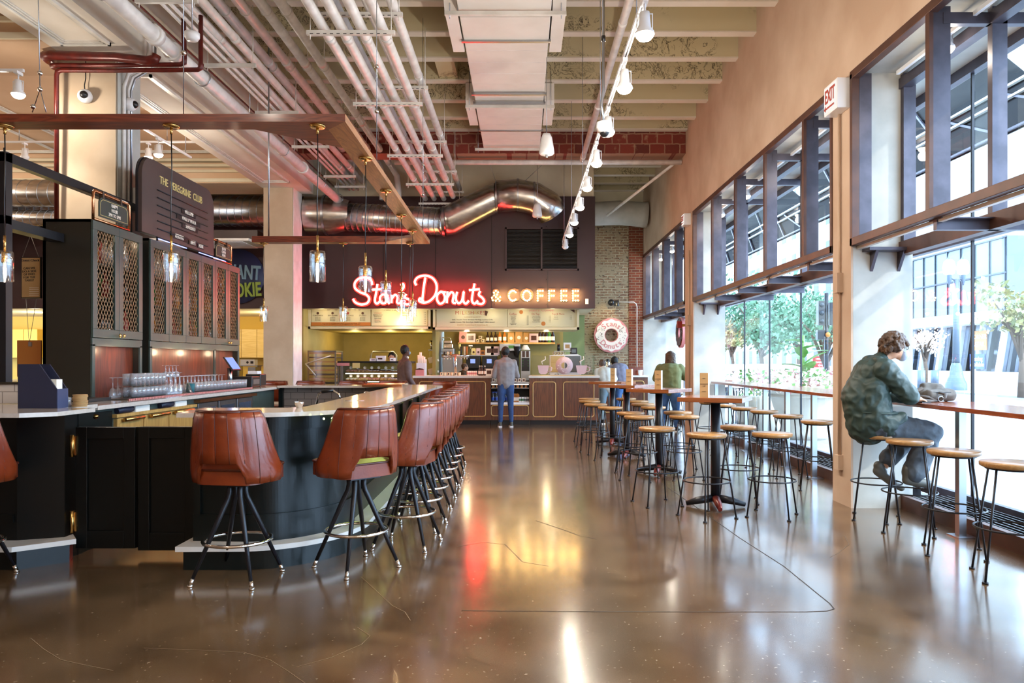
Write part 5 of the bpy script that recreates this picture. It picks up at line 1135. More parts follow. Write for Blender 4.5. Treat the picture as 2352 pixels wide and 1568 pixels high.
# --- person on the stool by the near window
x0, y0 = 3.27, 6.84
pe = thing('person', 'person in dark green jacket and mask seated at the near window ledge', 'person', (x0, y0, .78))
hip = V((3.25, 6.84, .90)); chest = V((3.18, 6.84, 1.22)); nk = V((3.32, 6.84, 1.47)); hd = V((3.425, 6.83, 1.575))
sR = V((3.27, 6.66, 1.38)); sL = V((3.27, 7.02, 1.38)); eR = V((3.465, 6.63, 1.145)); eL = V((3.48, 7.04, 1.14)); wR = V((3.605, 6.78, 1.105)); wL = V((3.62, 6.94, 1.105))
kR = V((3.73, 6.76, .80)); kL = V((3.72, 6.98, .82)); aR = V((3.55, 6.74, .40)); aL = V((3.38, 6.96, .44))
blob('body', [('e', hd, (.082, .076, .112), Matrix.Rotation(.55, 3, 'Y')), ('c', hd+V((.035, 0, -.045)), .055, hd+V((.06, 0, -.075)), .04), ('c', nk, .052, hd-V((.03, 0, .05)), .05), ('c', hip, .13, chest, .13), ('c', chest, .13, nk-V((.03, 0, .08)), .10), ('c', sR, .05, eR, .036), ('c', eR, .036, wR, .025), ('c', sL, .05, eL, .036), ('c', eL, .036, wL, .025), ('c', hip+V((0, -.09, -.04)), .085, kR, .052), ('c', kR, .05, aR, .034), ('c', hip+V((0, .09, -.04)), .085, kL, .052), ('c', kL, .05, aL, .034), ('c', hd+V((.075, -.012, -.035)), .014, hd+V((.098, -.012, -.06)), .015)], 'skin', pe, .011, 4, True)
blob('jacket', [('c', V((3.19, 6.84, .87)), .185, V((3.13, 6.84, 1.12)), .165), ('c', V((3.13, 6.84, 1.12)), .17, V((3.20, 6.84, 1.34)), .135), ('c', V((3.2, 6.78, 1.34)), .115, V((3.31, 6.84, 1.46)), .07), ('c', V((3.2, 6.9, 1.34)), .115, V((3.31, 6.84, 1.46)), .07), ('c', V((3.22, 6.76, .93)), .15, V((3.20, 6.73, 1.2)), .12), ('c', V((3.22, 6.93, .93)), .15, V((3.20, 6.96, 1.2)), .12), ('c', sR+V((-.01, 0, 0)), .095, eR, .082), ('c', eR, .082, wR+V((-.03, 0, .005)), .048), ('c', sL+V((-.01, 0, 0)), .09, eL, .075), ('c', eL, .075, wL+V((-.03, 0, .005)), .045), ('c', V((3.3, 6.72, .88)), .12, V((3.42, 6.72, .93)), .07), ('c', V((3.27, 6.78, 1.42)), .075, V((3.24, 6.9, 1.43)), .075)], 'cloth_teal', pe, .010, 4, True, .011, 13)
MB().tube([(3.02+.0, 6.80, 1.0), (3.08, 6.68, .99), (3.22, 6.60, .98), (3.36, 6.63, .99)], .006, 6).build('waist_cord', 'cloth_teal', pe, world=True)
blob('collar', [('c', V((3.25, 6.75, 1.455)), .045, V((3.24, 6.93, 1.455)), .045), ('c', V((3.25, 6.75, 1.455)), .04, V((3.36, 6.77, 1.43)), .035)], 'cloth_teal', pe, .01, 4, True, .006, 20)
blob('trousers', [('c', hip+V((0, 0, -.03)), .145, hip+V((.12, -.05, -.04)), .115), ('c', hip+V((0, -.09, -.03)), .13, kR, .098), ('c', hip+V((0, .09, -.03)), .12, kL, .085), ('c', kR, .095, V((3.60, 6.75, .50)), .10), ('c', V((3.6, 6.75, .5)), .10, V((3.575, 6.75, .44)), .10), ('c', kL, .085, V((3.49, 6.97, .58)), .078), ('c', V((3.49, 6.97, .58)), .078, V((3.45, 6.97, .54)), .08)], 'cloth_slate', pe, .011, 5, True, .010, 11)
hp = []
random.seed(3)
for i in range(150):
    th = random.uniform(0, 2*PI); ph = random.uniform(-.45, 1.5); n_ = V((math.cos(th)*math.cos(ph), math.sin(th)*math.cos(ph), math.sin(ph)))
    if n_.x > .55 and n_.z < .25: continue
    q = hd+V((-.004, 0, .025))+V((n_.x*.108, n_.y*.10, n_.z*.112)); r_ = random.uniform(.016, .026)
    hp.append(('c', q, r_, q+V((random.uniform(-.02, .03), random.uniform(-.02, .02), -random.uniform(.01, .04))), r_*.6))
hp.append(('e', hd+V((-.012, 0, .028)), (.092, .088, .104)))
blob('hair', hp, 'hair_brown', pe, .006, 1, True, .004, 40)
ear = blob('ear', [('e', hd+V((.012, -.078, -.02)), (.02, .012, .032))], 'skin', pe, .005, 2, True)
blob('face_mask', [('e', hd+V((.090, -.0, -.066)), (.044, .064, .060), Matrix.Rotation(.5, 3, 'Y')), ('c', hd+V((.11, 0, -.06)), .012, hd+V((.10, 0, -.10)), .016)], 'mask_white', pe, .007, 3, True)
MB().tube([hd+V((.085, -.05, -.04)), hd+V((.05, -.072, -.025)), hd+V((.02, -.084, -.005))], .0025, 5).build('mask_strap', 'mask_white', pe, world=True)
g_ = MB(); 
for sy in (-1, 1): g_.ring((0, 0, 0), .023, .0025, 18, 5, 'x')
gl = MB(); gl.ring(hd+V((.108, -.032, .005)), .022, .0025, 18, 5, 'x'); gl.ring(hd+V((.108, .032, .005)), .022, .0025, 18, 5, 'x'); gl.tube([hd+V((.106, -.054, .008)), hd+V((.02, -.084, .005))], .002, 5); gl.build('glasses', 'black_metal', pe, world=True)
hand(pe, 'skin', wR, (.9, .3, -.05), (0, 0, 1), .5, 1); hand(pe, 'skin', wL, (1, -.25, -.05), (0, 0, 1), .5, -1)
sh = shoe('boot', 'boot_grey', pe, aR+V((-.05, 0, -.03)), aR+V((.14, -.02, -.06)), .05, .1)
# far leg bends back, its shoe hanging with the heel high
a_ = aL; blob('boot', [('c', a_+V((-.03, 0, .03)), .048, a_+V((.0, 0, -.02)), .05), ('c', a_+V((-.04, 0, -.02)), .045, a_+V((.10, -.02, -.13)), .042), ('c', a_+V((.08, -.01, -.11)), .044, a_+V((.17, -.02, -.17)), .036)], 'boot_grey', pe, .009, 4, True)
# bag
b_ = thing('messenger_bag', 'taupe messenger bag with loose brown straps lying on the near window ledge', 'bag', (3.9, 6.7, 1.073))
blob('bag_body', [('c', V((3.79, 7.04, 1.14)), .065, V((3.98, 7.08, 1.155)), .075), ('c', V((3.82, 6.95, 1.13)), .055, V((4.04, 7.0, 1.135)), .06), ('c', V((3.84, 7.06, 1.20)), .05, V((3.96, 7.05, 1.195)), .045)], 'bag_taupe', b_, .010, 7, True, .006, 12)
MB().tube([(3.66, 6.98, 1.09), (3.70, 6.90, 1.13), (3.77, 6.87, 1.12), (3.83, 6.86, 1.087), (3.76, 6.83, 1.087), (3.67, 6.86, 1.10), (3.66, 6.95, 1.16), (3.75, 6.93, 1.20)], .018, 8, flat=.4).build('strap', 'bag_brown', b_, world=True)
MB().tube([(3.84, 6.84, 1.09), (3.90, 6.83, 1.12), (3.92, 6.86, 1.15), (3.88, 6.9, 1.16)], .016, 8, flat=.4).build('strap', 'bag_brown', b_, world=True); MB().ring((3.86, 6.83, 1.105), .024, .004, 14, 5, 'y').build('buckle', 'steel', b_, world=True)
MB().box(3.82, 4.0, 6.905, 6.912, 1.16, 1.165).build('zip', 'black_plastic', b_, world=True)
t = thing('phone', 'dark phone under the hands of the person at the near window ledge', 'phone', (3.7, 6.84, 1.075)); MB().box(3.64, 3.72, 6.74, 6.84, 1.0735, 1.082).build('case', 'black_plastic', t, world=True)
# --- generic standing figure
def standing(label, x, y, face, h, skin, top_m, leg_m, hair_m, shoe_m='black_plastic', arms=None, lean=0, build_=1.0, hairlen=0, legs=True, hands=True, head_turn=0, voxel=.014, head_drop=0, noise=.006, sleeves=True, shirt_hem=0):
    """face = unit direction in the plan the figure looks towards; arms = two (elbow, wrist) pairs given as (forward, side, height)"""
    f = V((face[0], face[1], 0)).normalized(); s = V((f.y, -f.x, 0)); k = h/1.75; O = V((x, y, 0)); U = V((0, 0, 1)); B = build_
    def q(a, b, z): return O+f*a+s*b+U*z
    p = thing('person', label, 'person', (x, y, 0))
    hz, cz = .93*k, 1.30*k; L = lean
    hip = q(0, 0, hz); ch = q(L*.5, 0, cz-L*.10); nk = q(L*.95, 0, 1.47*k-L*.32); hd = q(L*1.1+.02+head_drop*.1, 0, 1.635*k-L*.42-head_drop*.06)
    arms = arms or [((-.02, 0, 1.12), (.08, 0, .90))]*2
    bp = [('e', hd, (.083*k, .083*k, .118*k)), ('c', hd+f*.05*k-U*.045*k, .045*k, hd+f*.055*k-U*.07*k, .04*k), ('c', hd+f*.088*k-U*.005, .012, hd+f*.10*k-U*.025, .014), ('c', nk, .055*k, hd-U*.06*k, .05*k), ('c', hip, .10*B, ch, .09*B), ('e', hd+s*.083*k-U*.01, (.014, .014, .028)), ('e', hd-s*.083*k-U*.01, (.014, .014, .028))]
    tp = [('c', q(.0, 0, hz), .15*B, q(L*.45, 0, cz-L*.1), .145*B), ('c', q(L*.5, 0, 1.30*k-L*.1), .13*B, q(L*.9, 0, 1.44*k-L*.3), .075), ('c', q(0, .07*B, hz+.0), .125*B, q(L*.45, .08*B, cz-L*.1), .125*B), ('c', q(0, -.07*B, hz+.0), .125*B, q(L*.45, -.08*B, cz-L*.1), .125*B), ('c', q(L*.8, .11, 1.38*k-L*.25), .085*B, q(L*.95, .03, 1.45*k-L*.3), .06), ('c', q(L*.8, -.11, 1.38*k-L*.25), .085*B, q(L*.95, -.03, 1.45*k-L*.3), .06)]
    wr = []
    for sg, (e, w__) in zip((1, -1), arms):
        sh_ = q(L*.8, sg*.18*B, 1.385*k-L*.26); el = q(e[0], sg*(.245*B+e[1]), e[2]*k); wv = q(w__[0], sg*(.20*B+w__[1]), w__[2]*k); wr.append((el, wv, sg))
        bp += [('c', sh_, .045, el, .036), ('c', el, .036, wv, .024)]; tp.append(('c', sh_, .072*B, el, .056*B)); 
        if sleeves: tp.append(('c', el, .055*B, el.lerp(wv, .85), .042))
    if legs:
        for sg in (1, -1):
            hp_ = q(0, sg*.09*B, hz-.05); kn = q(.02, sg*.115*B, .50*k); an = q(-.02, sg*.12*B, .09*k)
            bp += [('c', hp_, .075, kn, .05), ('c', kn, .05, an, .035), ('c', an-U*.04, .035, an+f*.14-U*.05, .03)]
    blob('body', bp, skin, p, voxel, 3, True)
    blob('top', tp, top_m, p, voxel, 5, True, noise, 9)
    if legs:
        lp = [('c', q(0, .06*B, hz-.02), .125*B, q(0, -.06*B, hz-.02), .125*B)]
        for sg in (1, -1):
            hp_ = q(-.01, sg*.085*B, hz-.06); kn = q(.02, sg*.11*B, .50*k); an = q(-.02, sg*.12*B, .13*k); lp += [('c', hp_, .105*B, kn, .066*B), ('c', kn, .066*B, an, .047)]
            ft = q(-.03, sg*.125*B, .045); sh_ = shoe('shoe', shoe_m, p, ft, q(.15, sg*.14*B, .04), .042, .05)
            MB().prism([tuple((q(a, sg*.125*B+b*.05, 0))[:2]) for a, b in ((-.085, -.7), (-.085, .7), (.05, 1), (.18, .8), (.2, 0), (.18, -.8), (.05, -1))], 0, .022).build('sole', 'white_plastic', p, world=True)
        blob('trousers', lp, leg_m, p, voxel, 4, True, noise*.7, 10)
    if hands:
        for el, wv, sg in wr:
            hand(p, skin, wv, (wv-el).normalized(), U, .5, sg)
    hr = [('e', hd-f*.016+U*.022, (.09*k, .09*k, .105*k))]
    if hairlen:
        for j in range(22):
            a = (j/21-.5)*4.2; n_ = (-f*math.cos(a)+s*math.sin(a)); st_ = hd+n_*.07+U*.05; hr.append(('c', st_, .032, hd+n_*.085-U*hairlen+s*random.uniform(-.01, .01), .022))
    hb = blob('hair', hr, hair_m, p, .010, 2, True, .006, 26)
    return p, hd, f, s, U
# man ordering at the counter, seen from behind
standing('person in grey sweater and blue trousers standing at the counter', -.37, 16.42, (-.12, 1), 1.82, 'skin_dark', 'cloth_grey', 'cloth_blue', 'hair_black', 'boot_grey', arms=[((.02, .02, 1.08), (.26, -.13, 1.09)), ((.02, .02, 1.08), (.26, -.13, 1.09))], lean=.05, head_drop=.4)
# person in suit by the donut case, turned to the right
p_, hd, f, s, U = standing('person in brown grey jacket and pale mask beside the donut case', -2.46, 15.45, (.85, .5), 1.79, 'skin_dark', 'cloth_suit', 'cloth_suit', 'hair_black', 'black_plastic', arms=[((.0, .0, 1.10), (.16, -.02, .90)), ((.0, .0, 1.10), (.2, .0, .95))])
blob('face_mask', [('e', hd+f*.07-U*.045, (.045, .045, .045))], 'cloth_paleblue', p_, .009, 3, True)
blob('shirt_collar', [('c', hd+f*.03-U*.14+s*.04, .03, hd+f*.03-U*.14-s*.04, .03)], 'cloth_white', p_, .009, 3, True)
# person in green top at the far ledge
standing('person with brown hair, green top and jeans at the far ledge', 3.05, 15.35, (.35, 1), 1.70, 'skin', 'cloth_green', 'cloth_jeans', 'hair_brown', 'black_plastic', arms=[((.2, .05, 1.12), (.42, -.05, 1.14)), ((.12, .02, 1.12), (.38, -.1, 1.14))], lean=.10, build_=1.18, hairlen=.13)
# person bending in a grey violet hoodie
standing('person in grey violet hoodie bent over the stand below the donut sign', 2.42, 17.9, (-.35, 1), 1.75, 'skin_dark', 'cloth_hoodie', 'cloth_jeans', 'hair_black', 'black_plastic', arms=[((.3, .0, 1.0), (.5, -.05, .98)), ((.3, .0, 1.0), (.5, -.05, .98))], lean=.32, build_=1.05, head_drop=.8)
# pale figure beside the counter end
standing('person in pale grey shirt and faded jeans by the counter end', 1.98, 17.25, (-.3, 1), 1.62, 'skin', 'cloth_pale', 'cloth_paleblue', 'hair_brown', 'black_plastic', arms=[((.1, 0, 1.12), (.3, -.1, 1.1)), ((.1, 0, 1.12), (.3, -.1, 1.1))], lean=.22, build_=1.0, head_drop=.6)
# worker bent behind the donut case
standing('worker in white short sleeved shirt leaning over the donut case', -3.2, 18.2, (.1, -1), 1.74, 'skin', 'cloth_white', 'cloth_slate', 'hair_black', 'black_plastic', arms=[((.28, .03, 1.26), (.42, -.1, 1.22)), ((.28, .0, 1.26), (.42, -.1, 1.2))], lean=.16, sleeves=False)
standing('worker in tan shirt bent behind the tap tower', -1.55, 18.3, (1, .2), 1.45, 'skin', 'bag_brown', 'cloth_slate', 'hair_brown', 'black_plastic', arms=[((.15, 0, 1.12), (.35, -.1, 1.15)), ((.15, 0, 1.12), (.35, -.1, 1.15))], lean=.1)
standing('worker in an orange brown top half hidden behind the concrete column', -6.15, 17.9, (-1, 0), 1.42, 'skin', 'orange_board', 'cloth_slate', 'hair_brown', 'black_plastic')
# ------------------------------------------------------------------ the donut counter (front at Y=17, 1 px = 1 cm)
CY = 17.0
def X(u): return (u-1200)/100.0
def Z(v): return H-(v-830)/100.0
def gold(mb, u0, u1, v0, v1, y): 
    mb.tube([(x, y, z) for x, z in rrect(X(u0), X(u1), Z(v1), Z(v0), .06, 5)], .012, 6, closed=True, flat=1)
def counter(u0, u1, label, rects, hand=None):
    t = thing('service_counter', label, 'counter', (X((u0+u1)/2), CY, 0))
    MB().box(X(u0), X(u1), CY, CY+.75, .10, 1.075).build('walnut_body', 'walnut', t, world=True)
    MB().box(X(u0)-.02, X(u1)+.02, CY-.03, CY+.80, 1.075, 1.125).build('stone_top', 'quartz_front', t, world=True, bevel=.004)
    MB().box(X(u0)+.02, X(u1)-.02, CY+.04, CY+.7, 0, .10).build('toe_kick', 'black_metal', t, world=True)
    for r in rects: m = MB(); gold(m, *r, CY-.004); m.build('gold_trim', 'gold_trim', t, world=True)
    for u in sorted(set([(a[1]+b[0])/2 for a, b in zip(rects, rects[1:])])): MB().box(X(u)-.003, X(u)+.003, CY-.002, CY+.01, .1, 1.07).build('joint', 'walnut_dark', t, world=True)
    return t
counter(950, 1127, 'left walnut service counter with gold outlined panels', [(963, 1034, 876, 956), (1045, 1115, 876, 956)])
counter(1216, 1375, 'right walnut service counter with gold outlined panels and the glass guard on it', [(1224, 1276, 877, 957), (1294, 1364, 877, 957)])
t = thing('grab_cooler', 'open chilled shelf unit with drinks between the two walnut counters', 'cooler', (X(1171), CY, 0))
MB().box(X(1127), X(1216), CY+.03, CY+.6, .10, .46).build('lower_panel', 'walnut', t, world=True); m = MB(); gold(m, 1128, 1214, 931, 955, CY+.022); m.build('gold_trim', 'gold_trim', t, world=True)
MB().box(X(1127), X(1216), CY+.02, CY+.6, .46, .51).build('white_sill', 'white_plastic', t, world=True)
MB().box(X(1127), X(1216), CY+.55, CY+.6, .51, 1.0).build('back', 'grille_dark', t, world=True); MB().box(X(1127), X(1216), CY+.02, CY+.6, .93, .98).build('top_deck', 'steel', t, world=True)
MB().box(X(1127)+.01, X(1216)-.01, CY+.04, CY+.55, .83, .845).build('shelf', 'steel', t, world=True); MB().box(X(1127), X(1216), CY+.06, CY+.5, 0, .10).build('vent', 'grille_dark', t, world=True)
MB().box(X(1127)+.02, X(1216)-.02, CY+.03, CY+.05, .915, .925).build('light_bar', 'case_light', t, world=True)
PR = {}
def item(kind, x, y, z, label, cat, group, s=1.0, c1='white_plastic', c2='ink', rz=0, name=None):
    key = (kind, s, c1, c2)
    if key in PR: return dup(PR[key], (x, y, z), rz, label, group)
    t = thing(name or kind, label, cat, (x, y, z), rz, group)
    if kind == 'bottle':
        MB().lathe([(.001, 0), (.033*s, 0), (.035*s, .02*s), (.035*s, .13*s), (.014*s, .19*s), (.013*s, .22*s)], n=10).build('bottle_body', c1, t); MB().cyl(0, 0, .215*s, .24*s, .017*s, 8).build('cap', c2, t); MB().lathe([(.0358*s, .04*s), (.0358*s, .11*s)], n=10).build('label_band', 'icing' if c1 != 'clear_glass' else c2, t)
    if kind == 'carton': MB().box(-.035*s, .035*s, -.035*s, .035*s, 0, .15*s).prism([(-.035*s, .15*s), (.035*s, .15*s), (.0, .185*s)], -.035*s, .035*s, 'xz').build('carton_body', c1, t); MB().box(-.0355*s, .0355*s, -.0365*s, -.035*s, .03*s, .1*s).build('label_band', c2, t)
    if kind == 'can': MB().lathe([(.001, 0), (.03*s, 0), (.033*s, .01*s), (.033*s, .11*s), (.026*s, .12*s), (.001, .12*s)], n=12).build('can_body', c1, t); MB().lathe([(.0335*s, .03*s), (.0335*s, .08*s)], n=12).build('label_band', c2, t)
    if kind == 'bag': 
        MB().prism([(-.09*s, 0), (.09*s, 0), (.095*s, .12*s), (.085*s, .25*s), (-.085*s, .25*s), (-.095*s, .12*s)], -.045*s, .045*s, 'xz').build('bag_body', c1, t, bevel=.012); MB().box(-.085*s, .085*s, -.02*s, .02*s, .25*s, .285*s).build('fold', c1, t); MB().lathe([(.001, 0), (.045*s, 0)], (0, -.047*s, .12*s), 16, 'y').build('label_disc', c2, t)
    if kind == 'mug':
        MB().lathe([(.001, .004), (.04*s, 0), (.045*s, .01), (.047*s, .095*s), (.043*s, .095*s), (.04*s, .02), (.001, .015)], n=16).build('cup', c1, t); MB().tube([(.045*s, 0, .08*s), (.075*s, 0, .075*s), (.08*s, 0, .045*s), (.065*s, 0, .02*s), (.044*s, 0, .02*s)], .006, 6).build('handle', c1, t); MB().box(-.018*s, .018*s, -.049*s, -.044*s, .03*s, .07*s).build('logo', c2, t)
    if kind == 'box': MB().box(-.1*s, .1*s, -.06*s, .06*s, 0, .2*s).build('box_body', c1, t, bevel=.004); MB().box(-.06*s, .06*s, -.0615*s, -.06*s, .05*s, .15*s).build('print', c2, t)
    if kind == 'canister': MB().cyl(0, 0, 0, .22*s, .05*s, 14).build('jar', c1, t); MB().cyl(0, 0, .22*s, .25*s, .052*s, 14).build('lid', c2, t)
    if kind == 'donut':
        a = MB(); a.ring((0, 0, .02), .03, .019, 12, 8); a.build('dough', 'donut_dough', t); b = MB(); b.ring((0, 0, .028), .03, .0175, 12, 8); b.build('icing', c1, t)
    PR[key] = t; return t
# bottles and cartons in the cooler
for i in range(11):
    u = 1131+i*4.2; item('bottle', X(u), CY+.18+.1*(i % 2), .51, 'water bottle with blue cap at the left of the open cooler', 'bottle', 'water bottles in the cooler', 1.0, 'clear_glass', 'ink_blue')
for i, (u, c1, c2) in enumerate([(1181, 'orange_board', 'icing'), (1185, 'orange_board', 'icing'), (1189, 'orange_board', 'icing')]): item('carton', X(u), CY+.18, .51, 'orange juice carton right of the standing customer in the cooler', 'carton', 'orange cartons in the cooler', 1.1, c1, c2)
for i in range(7): item('can', X(1194+i*3.2), CY+.16+.05*(i % 2), .51, 'small pale carton at the right of the open cooler', 'carton', 'pale small drinks in the cooler', 1.0, 'white_plastic', 'leaf_green' if i < 4 else 'curtain_glass')
for i in range(9): item('bag', X(1132+i*9.5), CY+.25, .845, 'small snack pack on the upper shelf of the cooler', 'snack', 'snack packs in the cooler', .28, 'orange_board', 'chocolate')
for i in range(8): item('box', X(1133+i*10), CY+.2, .98, 'small pale box on top of the open cooler', 'box', 'boxes on the cooler top', .4, 'paper', 'chocolate')
# things on the left counter top
for i in range(6): item('mug', X(1013+i*8.2), CY+.12, 1.125, 'cream mug with small emblem in the row on the left counter', 'mug', 'mugs in a row on the left counter', .78, 'mug_cream', 'ink', rz=PI if i % 2 else 0)
for i in range(5): item('can', X(1074+i*4.6), CY+.12, 1.125, 'small jar with pink and white pattern beside the mugs', 'jar', 'patterned jars on the left counter', .9, 'icing', 'pink')
for i, u in enumerate((1101, 1106, 1113)): item('bottle', X(u), CY+.12, 1.125, 'tall brown labelled cup by the customer on the left counter', 'cup', 'brown cups on the left counter', .95, 'chocolate', 'icing')
item('box', X(1123), CY+.15, 1.125, 'cream box beside the customer on the left counter', 'box', None, .8, 'paper', 'chocolate')
t = thing('cup_holder', 'white holder packed with paper sleeves at the left end of the counter', 'holder', (X(966), CY+.25, 1.125))
MB().box(X(955), X(975), CY+.1, CY+.4, 1.125, 1.42).build('box', 'white_plastic', t, world=True)
for k, (u, z) in enumerate(((959, 1.6), (963, 1.66), (967, 1.58), (971, 1.56), (974, 1.5))): MB().tube([(X(u), CY+.2, 1.40), (X(u), CY+.22, z)], .032, 12).build('paper_stack', 'paper', t, world=True)
t = thing('card_plaque', 'small dark pink plaque before the paper sleeve holder', 'plaque', (X(962), CY+.05, 1.125)); MB().box(X(954), X(973), CY+.03, CY+.06, 1.125, 1.26).build('board', 'pink', t, world=True); MB().prism([(X(953), 1.26), (X(974), 1.26), (X(970), 1.285), (X(963), 1.30), (X(957), 1.285)], CY+.03, CY+.07, 'xz').build('crest', 'chocolate', t, world=True)
t = thing('tap_tower', 'chrome T shaped tap tower with tall handles on the left counter', 'tap tower', (X(1043), 17.4, 1.125))
MB().tube([(X(1043), 17.4, 1.125), (X(1043), 17.4, 1.63)], .035, 14).build('column', 'chrome', t, world=True); MB().tube([(X(1010), 17.4, 1.585), (X(1075), 17.4, 1.585)], .04, 14).build('arm', 'chrome', t, world=True)
for k, u in enumerate((1017, 1025, 1032, 1056, 1064, 1070)): MB().tube([(X(u), 17.35, 1.6), (X(u), 17.35, 1.80 if k > 2 else 1.68)], .022, 8).build('handle', ('black_plastic', 'mug_cream', 'orange_board')[k % 3], t, world=True); MB().tube([(X(u), 17.36, 1.55), (X(u), 17.33, 1.5)], .01, 6).build('spout', 'chrome', t, world=True)
# glass guard with pale decals on the right counter
t = thing('glass_guard', 'clear glass guard printed with pink cups and a big pale donut', 'glass guard', (X(1300), CY, 1.125))
MB().box(X(1222), X(1365), CY+.02, CY+.03, 1.135, 1.59).build('pane', 'guard_glass', t, world=True); MB().box(X(1222), X(1366), CY-.01, CY+.05, 1.125, 1.14).build('brass_channel', 'gold_trim', t, world=True)
MB().box(X(1365), X(1366), CY+.0, CY+.45, 1.13, 1.59).build('side_pane', 'guard_glass', t, world=True)
for u in (1248, 1336): 
    MB().prism([(X(u)-.13, Z(839)), (X(u)+.13, Z(839)), (X(u)+.10, Z(856)), (X(u)+.05, Z(859)), (X(u)-.05, Z(859)), (X(u)-.10, Z(856))], CY+.012, CY+.018, 'xz').build('cup_decal', 'pink_pale', t, world=True)
    MB().tube([(X(u)+.12, CY+.015, Z(842)), (X(u)+.19, CY+.015, Z(844)), (X(u)+.18, CY+.015, Z(851)), (X(u)+.09, CY+.015, Z(854))], .012, 6).build('handle_decal', 'pink_pale', t, world=True)
    MB().tube([(X(u)-.02, CY+.015, Z(837)), (X(u)-.04, CY+.015, Z(830)), (X(u)+.05, CY+.015, Z(825)), (X(u)+.04, CY+.015, Z(818))], .01, 6).build('steam_decal', 'icing', t, world=True)
MB().lathe([(.07, -.003), (.20, -.003), (.20, .003), (.07, .003)], (X(1296), CY+.015, Z(839)), 32, 'y').build('donut_decal', 'pink_pale', t, world=True)
sp = MB()
for k in range(14): a = k*.449; r_ = .10+.035*(k % 3); sp.obox((X(1296)+math.cos(a)*r_, CY+.01, Z(839)+math.sin(a)*r_), (.035, .003, .01), Matrix.Rotation(a*3, 3, 'Y'))
sp.build('sprinkle_decal', 'icing', t, world=True)
t = thing('espresso_machine', 'white and blue espresso machine behind the glass guard', 'machine', (X(1305), 17.6, 1.125))
MB().prism([(X(1264), 1.125), (X(1338), 1.125), (X(1338), 1.58), (X(1330), 1.62), (X(1264), 1.60)], 17.35, 17.85, 'xz').build('body', 'white_plastic', t, world=True, bevel=.015); MB().box(X(1300), X(1336), 17.34, 17.352, 1.2, 1.58).build('front_panel', 'curtain_glass', t, world=True); MB().box(X(1266), X(1298), 17.34, 17.352, 1.2, 1.58).build('side_panel', 'pale_wood', t, world=True)
for i in range(4): item('mug', X(1275+i*7), 17.6, 1.61, 'pale cup on top of the espresso machine', 'cup', 'cups on the espresso machine', .75, 'mug_cream', 'chocolate')
item('canister', X(1286), 17.65, 1.70, 'black canister above the espresso machine cups', 'canister', None, .7, 'black_plastic', 'orange_board'); item('box', X(1307), 17.65, 1.72, 'white box above the espresso machine', 'box', None, .9, 'white_plastic', 'paper_tan'); item('box', X(1322), 17.6, 1.62, 'dark blue photo box on the right end of the espresso machine', 'box', None, .8, 'black_plastic', 'curtain_glass')
t = thing('cup_shelf_box', 'steel shelf carrying the boxes above the espresso machine', 'shelf', (X(1300), 17.65, 1.7)); MB().box(X(1276), X(1316), 17.55, 17.8, 1.69, 1.70).build('shelf', 'steel', t, world=True)
for u in (1277, 1315): MB().cyl(X(u), 17.75, 1.6, 1.69, .01, 6).build('post', 'steel', t, world=True)
for k, u in enumerate((1262, 1276, 1284)): item('mug', X(u), CY+.15, 1.135, 'small white gadget cup in front of the espresso machine', 'cup', 'small cups by the guard', .5, 'white_plastic', 'ink')
# back work counter with coffee machines
def XB(u, Y=18.7): return P(u, 0, Y)[0]
def ZB(v, Y=18.7): return P(0, v, Y)[2]
t = thing('back_counter', 'steel work counter along the olive wall behind the service counter', 'counter', (-.4, 18.9, 0)); MB().box(-2.0, 1.05, 18.55, 19.28, 0, .92).build('body', 'steel', t, world=True); MB().box(-2.02, 1.05, 18.5, 19.29, .92, .96).build('top', 'steel', t, world=True)
def brewer(u0, u1, s, scr):
    t = thing('coffee_brewer', 'black coffee brewer with a small lit screen, '+s, 'coffee machine', (XB((u0+u1)/2), 18.8, .96))
    MB().box(XB(u0), XB(u1), 18.62, 19.1, 1.28, ZB(818)).build('head', 'black_plastic', t, world=True, bevel=.01); MB().box(XB(u0), XB(u1), 18.9, 19.15, .96, 1.3).build('body', 'black_plastic', t, world=True); MB().box(XB(u0)+.02, XB(u1)-.02, 18.62, 18.95, .96, .99).build('drip_tray', 'steel', t, world=True)
    um = (u0+u1)/2; MB().box(XB(um-6), XB(um+5), 18.61, 18.622, ZB(834), ZB(824)).build('screen', scr, t, world=True); MB().lathe([(.001, 0), (.07, 0), (.08, .1), (.06, .22), (.03, .24)], (XB(um), 18.75, 1.0), 14).build('carafe', 'chrome', t, world=True)
brewer(1071, 1103, 'left one', 'screen_blue'); brewer(1108, 1141, 'right one beside the customer', 'screen_blue'); 
t = thing('coffee_brewer', 'tall steel coffee brewer with green display above the head of the customer', 'coffee machine', (XB(1172), 18.8, .96)); MB().box(XB(1147), XB(1195), 18.7, 19.1, ZB(806), ZB(789)).build('head', 'steel', t, world=True, bevel=.01); MB().box(XB(1150), XB(1192), 18.95, 19.1, .96, ZB(806)).build('body', 'black_plastic', t, world=True); MB().box(XB(1168), XB(1182), 18.69, 18.70, ZB(800), ZB(793)).build('display', 'bottle_green', t, world=True); MB().lathe([(.05, 0), (.10, .2), (.11, .24)], (XB(1187), 18.75, ZB(817)), 14).build('basket', 'black_plastic', t, world=True)
